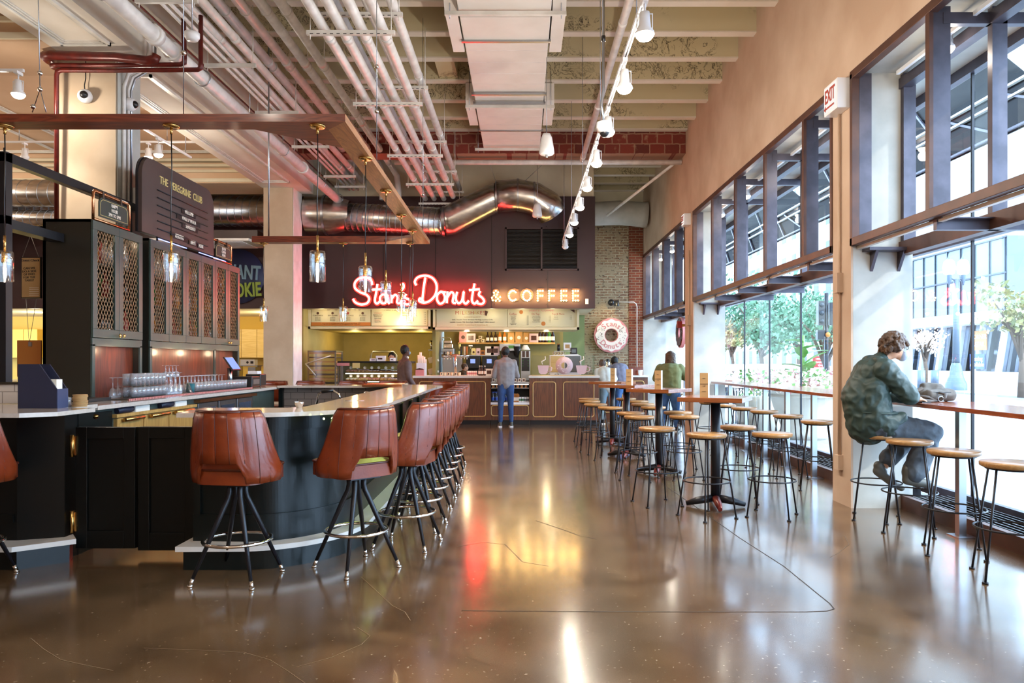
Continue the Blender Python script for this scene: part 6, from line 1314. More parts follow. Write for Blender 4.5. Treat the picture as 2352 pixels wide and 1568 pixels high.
for k in range(1):
    t = thing('coffee_grinder', 'tall two chamber grinder with white funnel top right of the customer', 'grinder', (XB(1207), 18.8, .96))
    MB().box(XB(1196), XB(1218), 18.68, 19.05, .96, ZB(805)).build('body', 'steel', t, world=True, bevel=.008); MB().lathe([(.17, 0), (.07, .12)], (XB(1207), 18.85, ZB(803)), 4, a0=PI/4, a1=PI/4+2*PI).build('hopper', 'white_plastic', t, world=True)
    for u in (1202.5, 1211.5): MB().box(XB(u-3.2), XB(u+3.2), 18.67, 18.681, ZB(820), ZB(806)).build('bean_window', 'chocolate', t, world=True)
    MB().box(XB(1198), XB(1216), 18.67, 18.681, ZB(852), ZB(822)).build('control_panel', 'black_plastic', t, world=True)
    for v in (828, 834, 840): 
        for u in (1201, 1213): MB().box(XB(u)-.01, XB(u)+.01, 18.66, 18.67, ZB(v)-.01, ZB(v)+.01).build('button', 'bottle_green', t, world=True)
t = thing('wall_shelf', 'long pale shelf with bags and bottles above the coffee machines', 'shelf', (-.4, 19.1, 1.93)); MB().box(XB(1052, 18.95), XB(1275, 18.95), 18.95, 19.3, 1.90, 1.94).build('board', 'brass', t, world=True)
Ys = 19.05; 
def XS(u): return P(u, 0, Ys)[0]
shelf = [(1064, 'bag', 'pink', 'chocolate', 1.1), (1082, 'box', 'pink_pale', 'chocolate', 1.15), (1120, 'bottle', 'bottle_dark', 'black_plastic', 1.15), (1129, 'bottle', 'bottle_dark', 'black_plastic', 1.15), (1138, 'bottle', 'bottle_dark', 'black_plastic', 1.15), (1148, 'bottle', 'bottle_amber', 'paper', 1.3), (1159, 'bottle', 'bottle_amber', 'paper', 1.3), (1174, 'bag', 'kraft', 'paper', .9), (1192, 'bag', 'kraft', 'paper', 1.05), (1209, 'bag', 'kraft', 'paper', .9), (1226, 'box', 'pink_pale', 'chocolate', 1.15), (1240, 'bottle', 'bottle_dark', 'white_plastic', 1.4), (1247, 'bottle', 'bottle_dark', 'white_plastic', 1.4), (1255, 'bottle', 'bottle_dark', 'white_plastic', 1.4), (1262, 'bottle', 'bottle_green', 'white_plastic', 1.4), (1270, 'bottle', 'bottle_dark', 'white_plastic', 1.4)]
from collections import Counter
cn = Counter()
for u, k, a, b, s in shelf:
    cn[(k, a)] += 1; nm = {'pink': 'pink', 'pink_pale': 'pale pink', 'bottle_dark': 'dark', 'bottle_amber': 'amber', 'kraft': 'kraft brown', 'bottle_green': 'green'}[a]
    where = {1064: 'at the left end', 1082: 'left of the cups', 1226: 'among the brown bags and bottles', 1262: 'second from the right end'}.get(u, 'at the right end' if u > 1235 else 'in the middle')
    item(k, XS(u), Ys, 1.94, '%s %s %s of the wall shelf' % (nm, k, where), k, None if u in (1064, 1082, 1226, 1262) else '%s %ss %s of the wall shelf' % (nm, k, where), s, a, b)
for i, (u, z) in enumerate(((1097, 0), (1109, 0), (1103, .085))): item('mug', XS(u), Ys, 1.94+z, 'cream mug in the small pyramid on the wall shelf', 'mug', 'mug pyramid on the wall shelf', .9, 'mug_cream', 'chocolate', rz=0 if i != 1 else 0)
# lower shelf items above brewers
t = thing('machine_top_shelf', 'steel shelf on top of the two black brewers with packs and jars', 'shelf', (XB(1110), 18.8, 1.6)); MB().box(XB(1070), XB(1144), 18.65, 19.1, ZB(817.5), ZB(815)).build('board', 'steel', t, world=True)
for u, k, a, b, s, lb in [(1080, 'canister', 'clear_glass', 'white_plastic', 1.0, 'clear jar of sweets'), (1087, 'bag', 'ink_gold', 'chocolate', .62, 'yellow snack bag'), (1098, 'bag', 'pink_pale', 'chocolate', .62, 'pale pink snack bag'), (1108, 'box', 'orange_board', 'chocolate', .6, 'orange brown box'), (1124, 'box', 'icing', 'chocolate', 1.1, 'white printed coffee box'), (1137, 'box', 'pink_pale', 'chocolate', 1.1, 'pink printed coffee box')]:
    item(k, XB(u), 18.85, ZB(815), lb+' on the steel shelf above the black brewers', k, None, s, a, b)
for k, (v, zc_) in enumerate(((818, 0), (801, 0))): item('canister', XB(1055), 18.8, ZB(v), 'green lidded tub of sweets, %s of the two left of the brewers' % ('lower', 'upper')[k], 'tub', None, .55 if k else .6, 'ink_gold', 'leaf_green')
t = thing('tub_stand', 'steel stand under the green lidded tubs', 'stand', (XB(1055), 18.85, .96)); MB().box(XB(1049), XB(1062), 18.72, 18.95, .96, ZB(818)).build('stand', 'steel', t, world=True)
t = thing('food_warmer', 'stacked steel pans on a steel oven at the left of the back counter', 'oven', (XB(1026), 18.7, .96))
MB().box(XB(1017), XB(1044), 18.6, 19.1, .96, ZB(800)).build('oven', 'steel', t, world=True, bevel=.01); MB().box(XB(1018), XB(1041), 18.65, 19.0, ZB(800), ZB(789)).build('pan', 'chrome', t, world=True, bevel=.02); MB().box(XB(1018), XB(1038), 18.68, 18.98, ZB(789), ZB(781)).build('pan', 'chrome', t, world=True, bevel=.02); MB().tube([(XB(1015), 18.8, ZB(781)), (XB(1015), 18.8, ZB(775)), (XB(1033), 18.8, ZB(775)), (XB(1035), 18.8, ZB(781))], .01, 6).build('handle', 'chrome', t, world=True); text('KITCHEN', .06, 'ink', t, (XB(1025), 18.59, ZB(808)), '-y')
for k, u in enumerate((993, 998, 1003)): item('canister', XB(u, 18.6), 18.5, 1.75, 'steel utensil tube on the side shelf at the left of the oven', 'utensil holder', 'utensil tubes', .9, 'chrome', 'black_plastic')
t = thing('side_shelf', 'angled steel shelf at the left of the oven', 'shelf', (XB(998), 18.5, 1.72)); MB().box(XB(988), XB(1008), 18.3, 18.7, 1.72, 1.75).build('board', 'steel', t, world=True); MB().prism([(18.3, 1.72), (18.7, 1.72), (18.7, 1.45)], XB(989), XB(990), 'yz').build('bracket', 'steel', t, world=True)
for k in range(2): 
    t = thing('tilted_bin', 'tilted cream bin, %s of two below the side shelf' % ('upper', 'lower')[k], 'bin', (XB(998), 18.4, 1.5-.25*k)); MB().obox((XB(999), 18.4, 1.5-.28*k), (.22, .3, .14), Matrix.Rotation(-.25, 3, 'Y')).build('bin', 'paper', t, world=True)
# ------------------------------------------------------------------ menu boards
def board(u0, u1, v0, v1, Y, label): 
    t = thing('menu_board', label, 'menu board', (P((u0+u1)/2, 0, Y)[0], Y, P(0, v1, Y)[2])); a, b = P(u0, 0, Y)[0], P(u1, 0, Y)[0]; z1 = P(0, v0, Y)[2]; z0 = P(0, v1, Y)[2]
    MB().box(a, b, Y, Y+.03, z0, z1).build('panel', 'menu_board', t, world=True)
    return t
def tx(t, s, u, v, Y, size, m='ink', sx=1.0, spin=0): text(s, size, m, t, (P(u, 0, Y)[0], Y-.003, P(0, v, Y)[2]), '-y', .002, sx=sx, spin=spin)
YM = 17.25
b1 = board(715, 851, 704, 748, YM, 'cream menu board with donut price columns over a brown strip')
MB().box(P(715, 0, YM)[0], P(851, 0, YM)[0], YM-.004, YM, P(0, 748, YM)[2], P(0, 740, YM)[2]).build('brown_strip', 'orange_board', b1, world=True)
tx(b1, 'DONUTS', 790, 706, YM, .2, 'chocolate'); tx(b1, 'Le Stan CROISSANT DONUT $4.49', 783, 744, YM, .06, 'icing')
for u, s in ((730, 'STANDARDS'), (764, 'SPECIALTIES'), (799, 'FANCY CAKES'), (833, 'STUFFED')): 
    tx(b1, s, u, 724.5, YM, .042, 'chocolate'); MB().lathe([(.001, 0), (.03, 0)], (P(u, 0, YM)[0], YM-.004, P(0, 719, YM)[2]), 14, 'y').build('emblem', 'chocolate' if u != 799 else 'ink_red', b1, world=True)
    for k in range(3): tx(b1, '$2.49 each', u, 729+k*3.2, YM, .028, 'ink')
b2 = board(853, 982, 704, 748, YM, 'cream menu board with price lists and the bright lamp before it')
tx(b2, 'PARTY BOXES', 905, 711, YM, .07, 'chocolate')
for k, s in enumerate(('STANDARD', 'Signature Dozen', 'Mixed Dozen', 'Plain Dozen', 'SPECIALTY', 'Season Mix')): tx(b2, s, 868, 719+k*4, YM, .034, 'ink_red' if k in (0, 4) else 'ink')
for k in range(6): tx(b2, '3.75', 976, 718+k*5, YM, .03, 'ink'); 
for k in range(5): tx(b2, 'Filled or glazed ring', 935, 719+k*5.5, YM, .03, 'ink')
b3 = board(1003, 1165, 704, 750.5, YM, 'cream menu board reading MILKSHAKES')
for k, (ch, m_) in enumerate(zip('MILKSHAKES', ('ink_red', 'paper_tan', 'ink_red', 'ink_gold', 'paper_tan', 'ink_red', 'ink_gold', 'paper_tan', 'ink_red', 'ink_red'))): tx(b3, ch, 1050+k*6.9, 718.5, YM, .12, m_)
tx(b3, 'Vanilla  Chocolate  Donut  Strawberry  Hot Fudge  Cold Brew Coffee', 1085, 734, YM, .042, 'ink', .80); tx(b3, 'Lavender Coconut  PB&J  Butterfinger  Nutella  Biscoff  OREO  Caramel', 1085, 739.5, YM, .042, 'ink', .84); tx(b3, 'CHERRY CHOCOLATE SHAKE $6.99', 1085, 746.5, YM, .045, 'paper_tan'); tx(b3, 'Small Shake $5  Large Shake $7', 1085, 728, YM, .03, 'paper_tan')
MB().prism([(P(1114, 0, YM)[0], P(0, 713, YM)[2]), (P(1121, 0, YM)[0], P(0, 715, YM)[2]), (P(1118, 0, YM)[0], P(0, 725, YM)[2]), (P(1113.5, 0, YM)[0], P(0, 724, YM)[2])], YM-.006, YM, 'xz').build('shake_picture', 'chocolate', b3, world=True)
b4 = board(1166, 1324, 704, 750.5, YM, 'cream menu board with coffee, on tap and tea price lists')
tx(b4, "Stan's Coffee", 1243, 711.5, YM, .11, 'pink'); tx(b4, 'Coffee', 1178, 721, YM, .065, 'ink_red'); tx(b4, 'On Tap', 1230, 721, YM, .06, 'ink_red'); tx(b4, 'Tea & More', 1282, 721, YM, .06, 'ink_red')
for k, s in enumerate(('House Blend', 'Espresso', 'Cappuccino', 'Macchiato', 'Latte', 'Mocha', 'Hot Chocolate', 'Cafe au Lait')): tx(b4, s, 1179, 725.5+k*2.8, YM, .026, 'ink'); tx(b4, '3.25', 1212, 725.5+k*2.8, YM, .026, 'ink')
for k, s in enumerate(('Nitro Cold Brew', 'House Iced Coffee', 'Seasonal Special', 'Vanilla Cream', 'Kombucha Draft')): tx(b4, s, 1232, 726+k*3.3, YM, .027, 'ink'); tx(b4, '4.25', 1263, 726+k*3.3, YM, .026, 'ink')
for k, s in enumerate(('Hot Tea', 'Iced Tea', 'Lemonade')): tx(b4, s, 1277, 725.5+k*3.5, YM, .027, 'ink'); tx(b4, '2.95', 1311, 725.5+k*3.5, YM, .026, 'ink')
for (u, v, r, m_) in ((1197, 716.5, .045, 'orange_board'), (1248, 743, .05, 'orange_board')): MB().lathe([(.001, 0), (r, 0)], (P(u, 0, YM)[0], YM-.004, P(0, v, YM)[2]), 18, 'y').build('donut_picture', m_, b4, world=True)
MB().prism([(P(1309, 0, YM)[0], P(0, 711, YM)[2]), (P(1319, 0, YM)[0], P(0, 708, YM)[2]), (P(1320, 0, YM)[0], P(0, 718, YM)[2])], YM-.006, YM, 'xz').build('cake_picture', 'chocolate', b4, world=True)
# menu cabinet frames
for (u0, u1, v, s) in ((709, 989, 755, 'left'), (995, 1330, 757, 'right')):
    t = thing('menu_cabinet', 'cream boxed soffit framing the %s menu boards' % s, 'soffit', (P((u0+u1)/2, 0, YM)[0], YM, P(0, v, YM)[2])); a, b = P(u0, 0, YM)[0], P(u1, 0, YM)[0]; z0 = P(0, v, YM)[2]
    MB().box(a, b, YM-.05, YM+.0, z0, z0+.055).build('bottom_rail', 'mug_cream', t, world=True); MB().box(a, a+.05, YM-.05, YM, z0, 2.655).build('end_rail', 'mug_cream', t, world=True); MB().box(b-.05, b, YM-.05, YM, z0, 2.655).build('end_rail', 'mug_cream', t, world=True)
    MB().box(a, b, YM+.03, 19.3 if s == 'right' and False else YM+1.2 if s == 'right' else 20.5, z0, 2.64).build('box', 'olive_wall' if s == 'left' else 'mug_cream', t, world=True)
# lights of the shop
for i, x in enumerate((-4.6, -3.9, -3.2, -2.5)): light('POINT', 'shop_lamp', (x, 17.0, 2.55), 1.6, (1, .78, .42), .04)
for i, x in enumerate((-1.4, -.7, 0, .7)): light('POINT', 'shop_lamp', (x, 17.0, 2.55), 1.6, (1, .82, .52), .04)
for x in (-4.3, -3.4, -2.6): light('POINT', 'shop_lamp', (x, 19.0, 2.0), 14, (1, .74, .32), .06)
for x in (-1.4, -.4, .6): light('POINT', 'shop_lamp', (x, 18.6, 2.1), 7, (1, .78, .45), .05)
light('POINT', 'shop_lamp', (-2.78, 17.08, 2.38), 5, (1, .9, .65), .05)
t = thing('spot_lamp', 'very bright round lamp under the fascia before the second menu board', 'lamp', (P(922, 0, 17.15)[0], 17.15, 2.42)); MB().ell((0, 0, 0), .05, 14, 10).build('bulb', 'bulb_warm', t); MB().tube([(0, 0, .04), (0, 0, .22)], .02, 8).build('stem', 'white_plastic', t)
# ------------------------------------------------------------------ donut case, rack
DX0, DX1 = P(775, 0, 16.6)[0], P(945, 0, 16.6)[0]
t = thing('donut_case', 'glass donut display case with lit shelves', 'display case', ((DX0+DX1)/2, 16.6, 0)); y0, y1 = 16.6, 17.25
MB().box(DX0, DX1, y0, y1, 0, .55).build('base', 'walnut', t, world=True); MB().box(DX0, DX1, y0, y1, 1.42, 1.46).build('top', 'black_metal', t, world=True)
for x in (DX0, DX1-.04): MB().box(x, x+.04, y0, y0+.04, .55, 1.42).build('post', 'steel', t, world=True)
MB().box(DX0+.05, DX1-.05, y0+.005, y0+.012, .55, 1.42).build('front_pane', 'guard_glass', t, world=True)
MB().box(P(790, 0, 16.7)[0]-.06, P(790, 0, 16.7)[0], y0, y1, .55, 1.42).build('side_panel', 'steel', t, world=True); MB().box(DX0, DX1, y1-.03, y1, .55, 1.42).build('back', 'kitchen_yellow', t, world=True)
for k, z in enumerate((.82, 1.0, 1.185)):
    MB().box(P(794, 0, 16.7)[0], DX1-.05, y0+.08, y1-.05, z, z+.02).build('shelf', 'chrome', t, world=True)
    MB().box(P(794, 0, 16.7)[0], DX1-.05, y0+.08, y0+.1, z-.012, z).build('light_bar', 'case_light', t, world=True)
MB().box(P(773, 0, 16.55)[0], P(802, 0, 16.55)[0], 16.57, 16.585, P(0, 840, 16.55)[2], P(0, 833, 16.55)[2]).build('case_sign', 'pink', t, world=True); MB().box(P(809, 0, 16.55)[0], P(826, 0, 16.55)[0], 16.575, 16.585, P(0, 845, 16.55)[2], P(0, 833, 16.55)[2]).build('yellow_card', 'ink_gold', t, world=True)
ic = ['pink_pale', 'chocolate', 'icing', 'ink_gold', 'pink', 'donut_dough']
for k, z in enumerate((.845, 1.025, 1.21)):
    for r_ in range(2):
        for i in range(15):
            c = ic[(i//3+k*2+r_) % 6]; nm = {'pink_pale': 'pale pink', 'chocolate': 'chocolate', 'icing': 'white iced', 'ink_gold': 'yellow iced', 'pink': 'pink', 'donut_dough': 'plain'}[c]
            sl_ = ('bottom', 'middle', 'top')[k]; item('donut', P(799+i*8.6, 0, 16.8)[0], 16.78+.13*r_, z+(.02 if r_ else 0), '%s donut on the %s shelf of the display case' % (nm, sl_), 'donut', '%s donuts, %s shelf' % (nm, sl_), 1.25, c, 'x')
for k, z in enumerate((1.025, 1.21)):
    for i in range(8):
        tt = thing('flavour_tag', 'small round flavour tag on the %s shelf of the donut case' % ('middle', 'top')[k], 'tag', (P(806+i*16, 0, 16.72)[0], 16.73, z), group='flavour tags, %s shelf' % ('middle', 'top')[k]); MB().lathe([(.001, 0), (.034, 0), (.034, .004)], (0, 0, .10), 14, 'y').build('disc', 'icing', tt); MB().cyl(0, .004, 0, .08, .004, 5).build('pin', 'steel', tt)
t = thing('tray_rack', 'tall tray rack wrapped in clear film left of the donut case', 'rack', (P(740, 0, 16.4)[0], 16.4, 0)); a, b = P(708, 0, 16.4)[0], P(773, 0, 16.4)[0]
for x in (a, b-.03): 
    for y in (16.35, 16.95): MB().box(x, x+.03, y, y+.03, 0, 1.68).build('post', 'steel', t, world=True)
for k in range(17): z = .1+k*.095; MB().box(a+.03, b-.03, 16.37, 16.95, z, z+.032).build('tray', 'bag_brown' if k % 2 else 'donut_dough', t, world=True)
MB().box(a, b, 16.35, 16.98, 1.66, 1.69).build('top_frame', 'steel', t, world=True)
cv = MB(); cv.add([(a-.04, 16.3, .05), (b+.03, 16.3, .05), (b+.01, 16.32, 1.70), (a, 16.33, 1.70)], [(0, 1, 2, 3)]); cv.add([(a-.02, 16.33, 1.70), (b, 16.33, 1.70), (b, 17, 1.72), (a, 17, 1.72)], [(0, 1, 2, 3)]); cv.build('film_cover', 'wrap', t, world=True)
MB().tube([(a-.03, 16.28, 1.40), (b-.1, 16.27, 1.58)], .012, 6).build('strap', 'paper', t, world=True); MB().tube([(a-.03, 16.28, 1.40), (a+.2, 16.27, 1.15)], .012, 6).build('strap', 'paper', t, world=True)
for k in range(3): 
    tt = thing('white_box', 'white cardboard box on the donut case, %s' % ('held by the worker', 'small with emblem', 'behind the worker')[k], 'box', (P((876, 903, 860)[k], 0, 17)[0], 16.95, 1.46)); w_ = (.10, .05, .08)[k]; h_ = (.12, .07, .06)[k]; MB().box(-w_, w_, -.1, .1, 0, h_).build('carton', 'white_plastic', tt); MB().box(-w_*.5, w_*.5, -.103, -.1, h_*.3, h_*.6).build('print', 'chocolate', tt)
t = thing('wire_basket_rack', 'steel bow framed rack behind the donut case and worker', 'rack', (P(885, 0, 19)[0], 19, 0)); c_ = [P(852, 880, 19.5), P(852, 815, 19.5), P(857, 807, 19.5), P(905, 807, 19.5), P(911, 815, 19.5), P(911, 880, 19.5)]; MB().tube(c_, .025, 8).build('frame', 'steel', t, world=True)
for k in range(6): MB().box(c_[0][0]+.03, c_[5][0]-.03, 19.3, 19.8, 1.0+k*.1, 1.01+k*.1).build('tray', 'chrome', t, world=True)
for u in (852, 911): MB().cyl(P(u, 0, 19.5)[0], 19.5, 0, .9, .02, 6).build('leg', 'steel', t, world=True)
# wall strip left in the alcove
t = thing('wall_poster', 'narrow dark red board on the left end of the alcove', 'board', (P(699, 0, 16.9)[0], 16.9, 1.45)); MB().box(P(693, 0, 16.9)[0], P(698.5, 0, 16.9)[0], 16.84, 16.87, P(0, 850, 16.9)[2], P(0, 716, 16.9)[2]).build('board', 'dark_red_wall', t, world=True)
# condiment stand by the brick wall
t = thing('condiment_stand', 'walnut condiment stand with gold trims against the brick wall', 'stand', (2.55, 19.2, 0)); MB().box(2.0, 3.2, 18.9, 19.6, 0, 1.05).build('body', 'walnut', t, world=True); MB().box(1.98, 3.22, 18.86, 19.62, 1.05, 1.09).build('top', 'quartz_front', t, world=True); m = MB(); m.tube([(x, 18.895, z) for x, z in rrect(2.1, 2.55, .15, .95, .05, 4)], .012, 6, closed=True); m.tube([(x, 18.895, z) for x, z in rrect(2.65, 3.1, .15, .95, .05, 4)], .012, 6, closed=True); m.build('gold_trim', 'gold_trim', t, world=True); MB().box(2.05, 3.15, 19.3, 19.6, 1.09, 1.3).build('cup_bins', 'walnut_dark', t, world=True)
for k, u in enumerate((1396, 1407)):
    tt = thing('thermos', 'tall chrome thermos with black lid under the donut sign, %s one' % ('left', 'right')[k], 'thermos', (P(u, 0, 19.1)[0], 19.1, 1.09)); MB().lathe([(.001, 0), (.065, 0), (.07, .05), (.07, .33), (.055, .36)], n=18).build('body', 'chrome', tt); MB().lathe([(.05, .36), (.05, .40), (.03, .43), (.001, .43)], n=14).build('lid', 'black_plastic', tt)
tt = thing('metal_pail', 'small white pail at the right end of the condiment stand', 'pail', (3.05, 19.15, 1.09)); MB().lathe([(.001, 0), (.05, 0), (.065, .14)], n=16).build('pail', 'white_plastic', tt)
tt = thing('gadget_box', 'small white box on the burgundy fascia right of the coffee letters', 'box', (P(1348, 692, 16.7)[0], 16.7, P(0, 698, 16.7)[2])); MB().box(-.035, .035, 0, .02, 0, .12).build('case', 'white_plastic', tt)
# kitchen seen past the cabinets
for (u0, u1, s) in ((548, 606, 'between the cabinet and the column'), (20, 66, 'left of the near cabinet')):
    t = thing('kitchen_cabinet', 'pale wood wall cabinets of the kitchen '+s, 'cabinet', (P((u0+u1)/2, 0, 19)[0], 19, 1.3)); a, b = P(u0-30, 0, 19.5)[0], P(u1+20, 0, 19.5)[0]; n = 3
    for k in range(n): x0_ = a+(b-a)*k/n; MB().box(x0_+.005, x0_+(b-a)/n-.005, 19.5, 19.9, 1.55, 2.3).build('door', 'pale_wood' if u0 > 100 else 'kitchen_yellow', t, world=True, bevel=.004)
    tt = thing('kitchen_counter', 'dark kitchen counter under the pale cabinets '+s, 'counter', (P((u0+u1)/2, 0, 18)[0], 18, 0)); MB().box(a, b, 18.0, 18.7, 0, .95).build('body', 'dark_red_wall', tt, world=True); MB().box(a, b, 17.95, 18.72, .95, 1.0).build('top', 'quartz_front', tt, world=True)
for x in (-7.6, -6.3, -10.5, -12, -13.5, -15): light('POINT', 'kitchen_lamp', (x, 18.2, 2.4), 26, (1, .82, .45), .08)
q = P(572, 832, 17.6); tt = thing('printed_box', 'cream printed food box on the kitchen counter by the column', 'box', (q[0], 17.6, q[2]-.07)); MB().box(-.17, .17, -.1, .1, 0, .14).build('box', 'paper', tt); MB().lathe([(.001, 0), (.03, 0)], (0, -.102, .07), 12, 'y').build('emblem', 'ink', tt); MB().box(.07, .14, -.103, -.1, .04, .1).build('print', 'ink', tt)
tt = thing('kitchen_shelf', 'steel shelf holding the printed food box by the column', 'shelf', (q[0], 17.6, .95)); MB().box(q[0]-.25, q[0]+.25, 17.45, 17.8, q[2]-.09, q[2]-.07).build('board', 'steel', tt, world=True); MB().box(q[0]-.24, q[0]-.2, 17.5, 17.75, 0, q[2]-.09).build('leg', 'steel', tt, world=True); MB().box(q[0]+.2, q[0]+.24, 17.5, 17.75, 0, q[2]-.09).build('leg', 'steel', tt, world=True)
tt = thing('drink_machine', 'steel drinks dispenser by the column behind the till', 'machine', (P(583, 0, 17.3)[0], 17.3, .95)); MB().box(P(575, 0, 17.3)[0], P(592, 0, 17.3)[0], 17.15, 17.4, .95, P(0, 843, 17.3)[2]).build('body', 'steel', tt, world=True); MB().box(P(574, 0, 17.3)[0], P(593, 0, 17.3)[0], 17.12, 17.42, 0, .95).build('stand', 'dark_red_wall', tt, world=True)
# ------------------------------------------------------------------ neon and marquee signs on the fascia
def cat(pts, n=8):
    P_ = [Vector(p) for p in pts]; out = []
    for i in range(len(P_)-1):
        a, b, c, d = P_[max(i-1, 0)], P_[i], P_[i+1], P_[min(i+2, len(P_)-1)]
        for k in range(n):
            t = k/n; out.append(.5*((2*b)+(c-a)*t+(2*a-5*b+4*c-d)*t*t+(3*b-a-3*c+d)*t**3))
    return out+[P_[-1]]
YN = 16.62
def pt3(u, v): q = P(u, v, YN); return (q[0], YN, q[2])
strokes = {
 'S': [[(855, 654), (852, 643), (839, 637), (824, 640), (815, 650), (816, 662), (828, 671), (842, 677), (848, 686), (843, 696), (829, 699), (816, 694), (811, 686)]],
 't': [[(867, 652), (864, 672), (861, 690), (866, 697), (874, 690)], [(855, 665), (876, 664)]],
 'a': [[(888, 679), (880, 676), (873, 683), (875, 694), (883, 696), (889, 688), (890, 677), (890, 691), (895, 697)]],
 'n': [[(900, 677), (899, 696)], [(900, 686), (907, 677), (913, 682), (912, 694), (918, 696), (923, 689)]],
 'apostrophe': [[(920, 655), (926, 652), (927, 660), (922, 667)]],
 's': [[(933, 675), (930, 683), (940, 688), (943, 695), (935, 699), (927, 695)]],
 'D': [[(956, 655), (953, 646), (961, 636), (979, 633), (995, 640), (1003, 656), (1000, 676), (988, 690), (974, 695), (963, 691), (965, 685), (973, 692)], [(977, 637), (973, 662), (970, 690)]],
 'o': [[(1014, 669), (1005, 676), (1004, 688), (1010, 697), (1019, 693), (1022, 682), (1017, 671), (1012, 670), (1024, 671)]],
 'n2': [[(1028, 669), (1026, 696)], [(1028, 682), (1036, 671), (1042, 676), (1040, 693), (1047, 696)]],
 'u': [[(1050, 670), (1047, 686), (1053, 696), (1061, 690), (1065, 670), (1064, 690), (1070, 697), (1077, 690)]],
 't2': [[(1090, 651), (1086, 672), (1084, 690), (1090, 697), (1098, 690)], [(1077, 666), (1102, 664)]],
 's2': [[(1103, 668), (1100, 677), (1108, 684), (1112, 692), (1106, 698), (1096, 696)]]}
ns = thing('neon_sign', "glowing red and white neon script reading Stan's Donuts on the burgundy fascia", 'neon sign', (-1.8, YN, 2.75))
for k, ss in strokes.items():
    lt = None
    for s in ss:
        pts = [tuple(p) for p in cat([pt3(*p) for p in s])]
        back = MB().tube([(p[0], p[1]+.045, p[2]) for p in pts], .048, 8).build('letter', 'neon_body', ns if lt is None else lt, world=True)
        if lt is None: lt = back
        MB().tube(pts, .024, 8).build('neon_tube', 'neon', lt, world=True)
light('AREA', 'neon_glow', (-2.2, 16.45, 3.0), 26, (1, .06, .04), .5, (PI/2, 0, 0)).data.shape = 'RECTANGLE'
D.objects['neon_glow'].data.size = 2.6; D.objects['neon_glow'].data.size_y = .5
sg = thing('marquee_sign', 'row of bulb lit letters reading & COFFEE on the burgundy fascia', 'sign', (.3, 16.66, 2.8))
def dots(ch, cu):
    R = []
    r5 = [668, 673.5, 679, 684.5, 690]
    if ch == 'F': R = [(cu+5.8*i-6, 668) for i in range(3)]+[(cu-6, v) for v in r5[1:]]+[(cu, 679), (cu+5, 679)]
    if ch == 'E': R = [(cu+5.8*i-6, 668) for i in range(3)]+[(cu-6, 673.5), (cu-6, 684.5)]+[(cu+5.8*i-6, 679) for i in range(3)]+[(cu+5.8*i-6, 690) for i in range(3)]
    if ch == 'O': R = [(cu+9*math.cos(2*PI*i/13), 679+11.5*math.sin(2*PI*i/13)) for i in range(13)]
    if ch == 'C': R = [(cu+9*math.cos(a), 679+11.5*math.sin(a)) for a in [math.radians(45+270*i/10) for i in range(11)]]
    if ch == '&': R = [(1139, 668), (1144, 671), (1134.5, 672), (1142, 676.5), (1135, 678), (1139, 682), (1130, 683.5), (1149, 682), (1143.5, 686), (1132, 689.5), (1139, 690.5), (1147.5, 690.5)]
    return R
for ch, u in (('&', 1140), ('C', 1178), ('O', 1210), ('F', 1241), ('F', 1267), ('E', 1295), ('E', 1322)):
    q = P(u, 679, 16.70); lt = text(ch, .42, 'frame_brown', sg, (q[0], 16.69, q[2]), '-y', .05, 'letter')
    for (du, dv) in dots(ch, u):
        b = P(du, dv, 16.64); MB().ell(b, .017, 8, 6).build('bulb', 'bulb_warm', lt, world=True)
light('AREA', 'marquee_glow', (.35, 16.5, 2.93), 20, (1, .62, .22), .3, (PI/2, 0, 0)).data.shape = 'RECTANGLE'
D.objects['marquee_glow'].data.size = 2.0; D.objects['marquee_glow'].data.size_y = .25
# round sign with two words behind the cabinets
q = P(545, 635, 16.715); t = thing('oval_sign', 'purple oval wall sign with pale blue ANT over green KIE letters', 'sign', q)
MB().lathe([(.001, 0), (.62, 0), (.62, .04), (.001, .04)], q, 40, 'y').build('oval', 'navy_light', t, world=True)
mat('letter_blue', '#86aec4', .5); mat('letter_green', '#93ad3e', .5)
for s, u, v, m_, sp_ in (('GIANT', 556, 626, 'letter_blue', -.06), ('COOKIE', 548, 668, 'letter_green', .06)): text(s, .43, m_, t, (P(u, v, 16.6)[0], 16.62, P(u, v, 16.6)[2]), '-y', .03, sx=.62, spin=sp_, bold=.03)
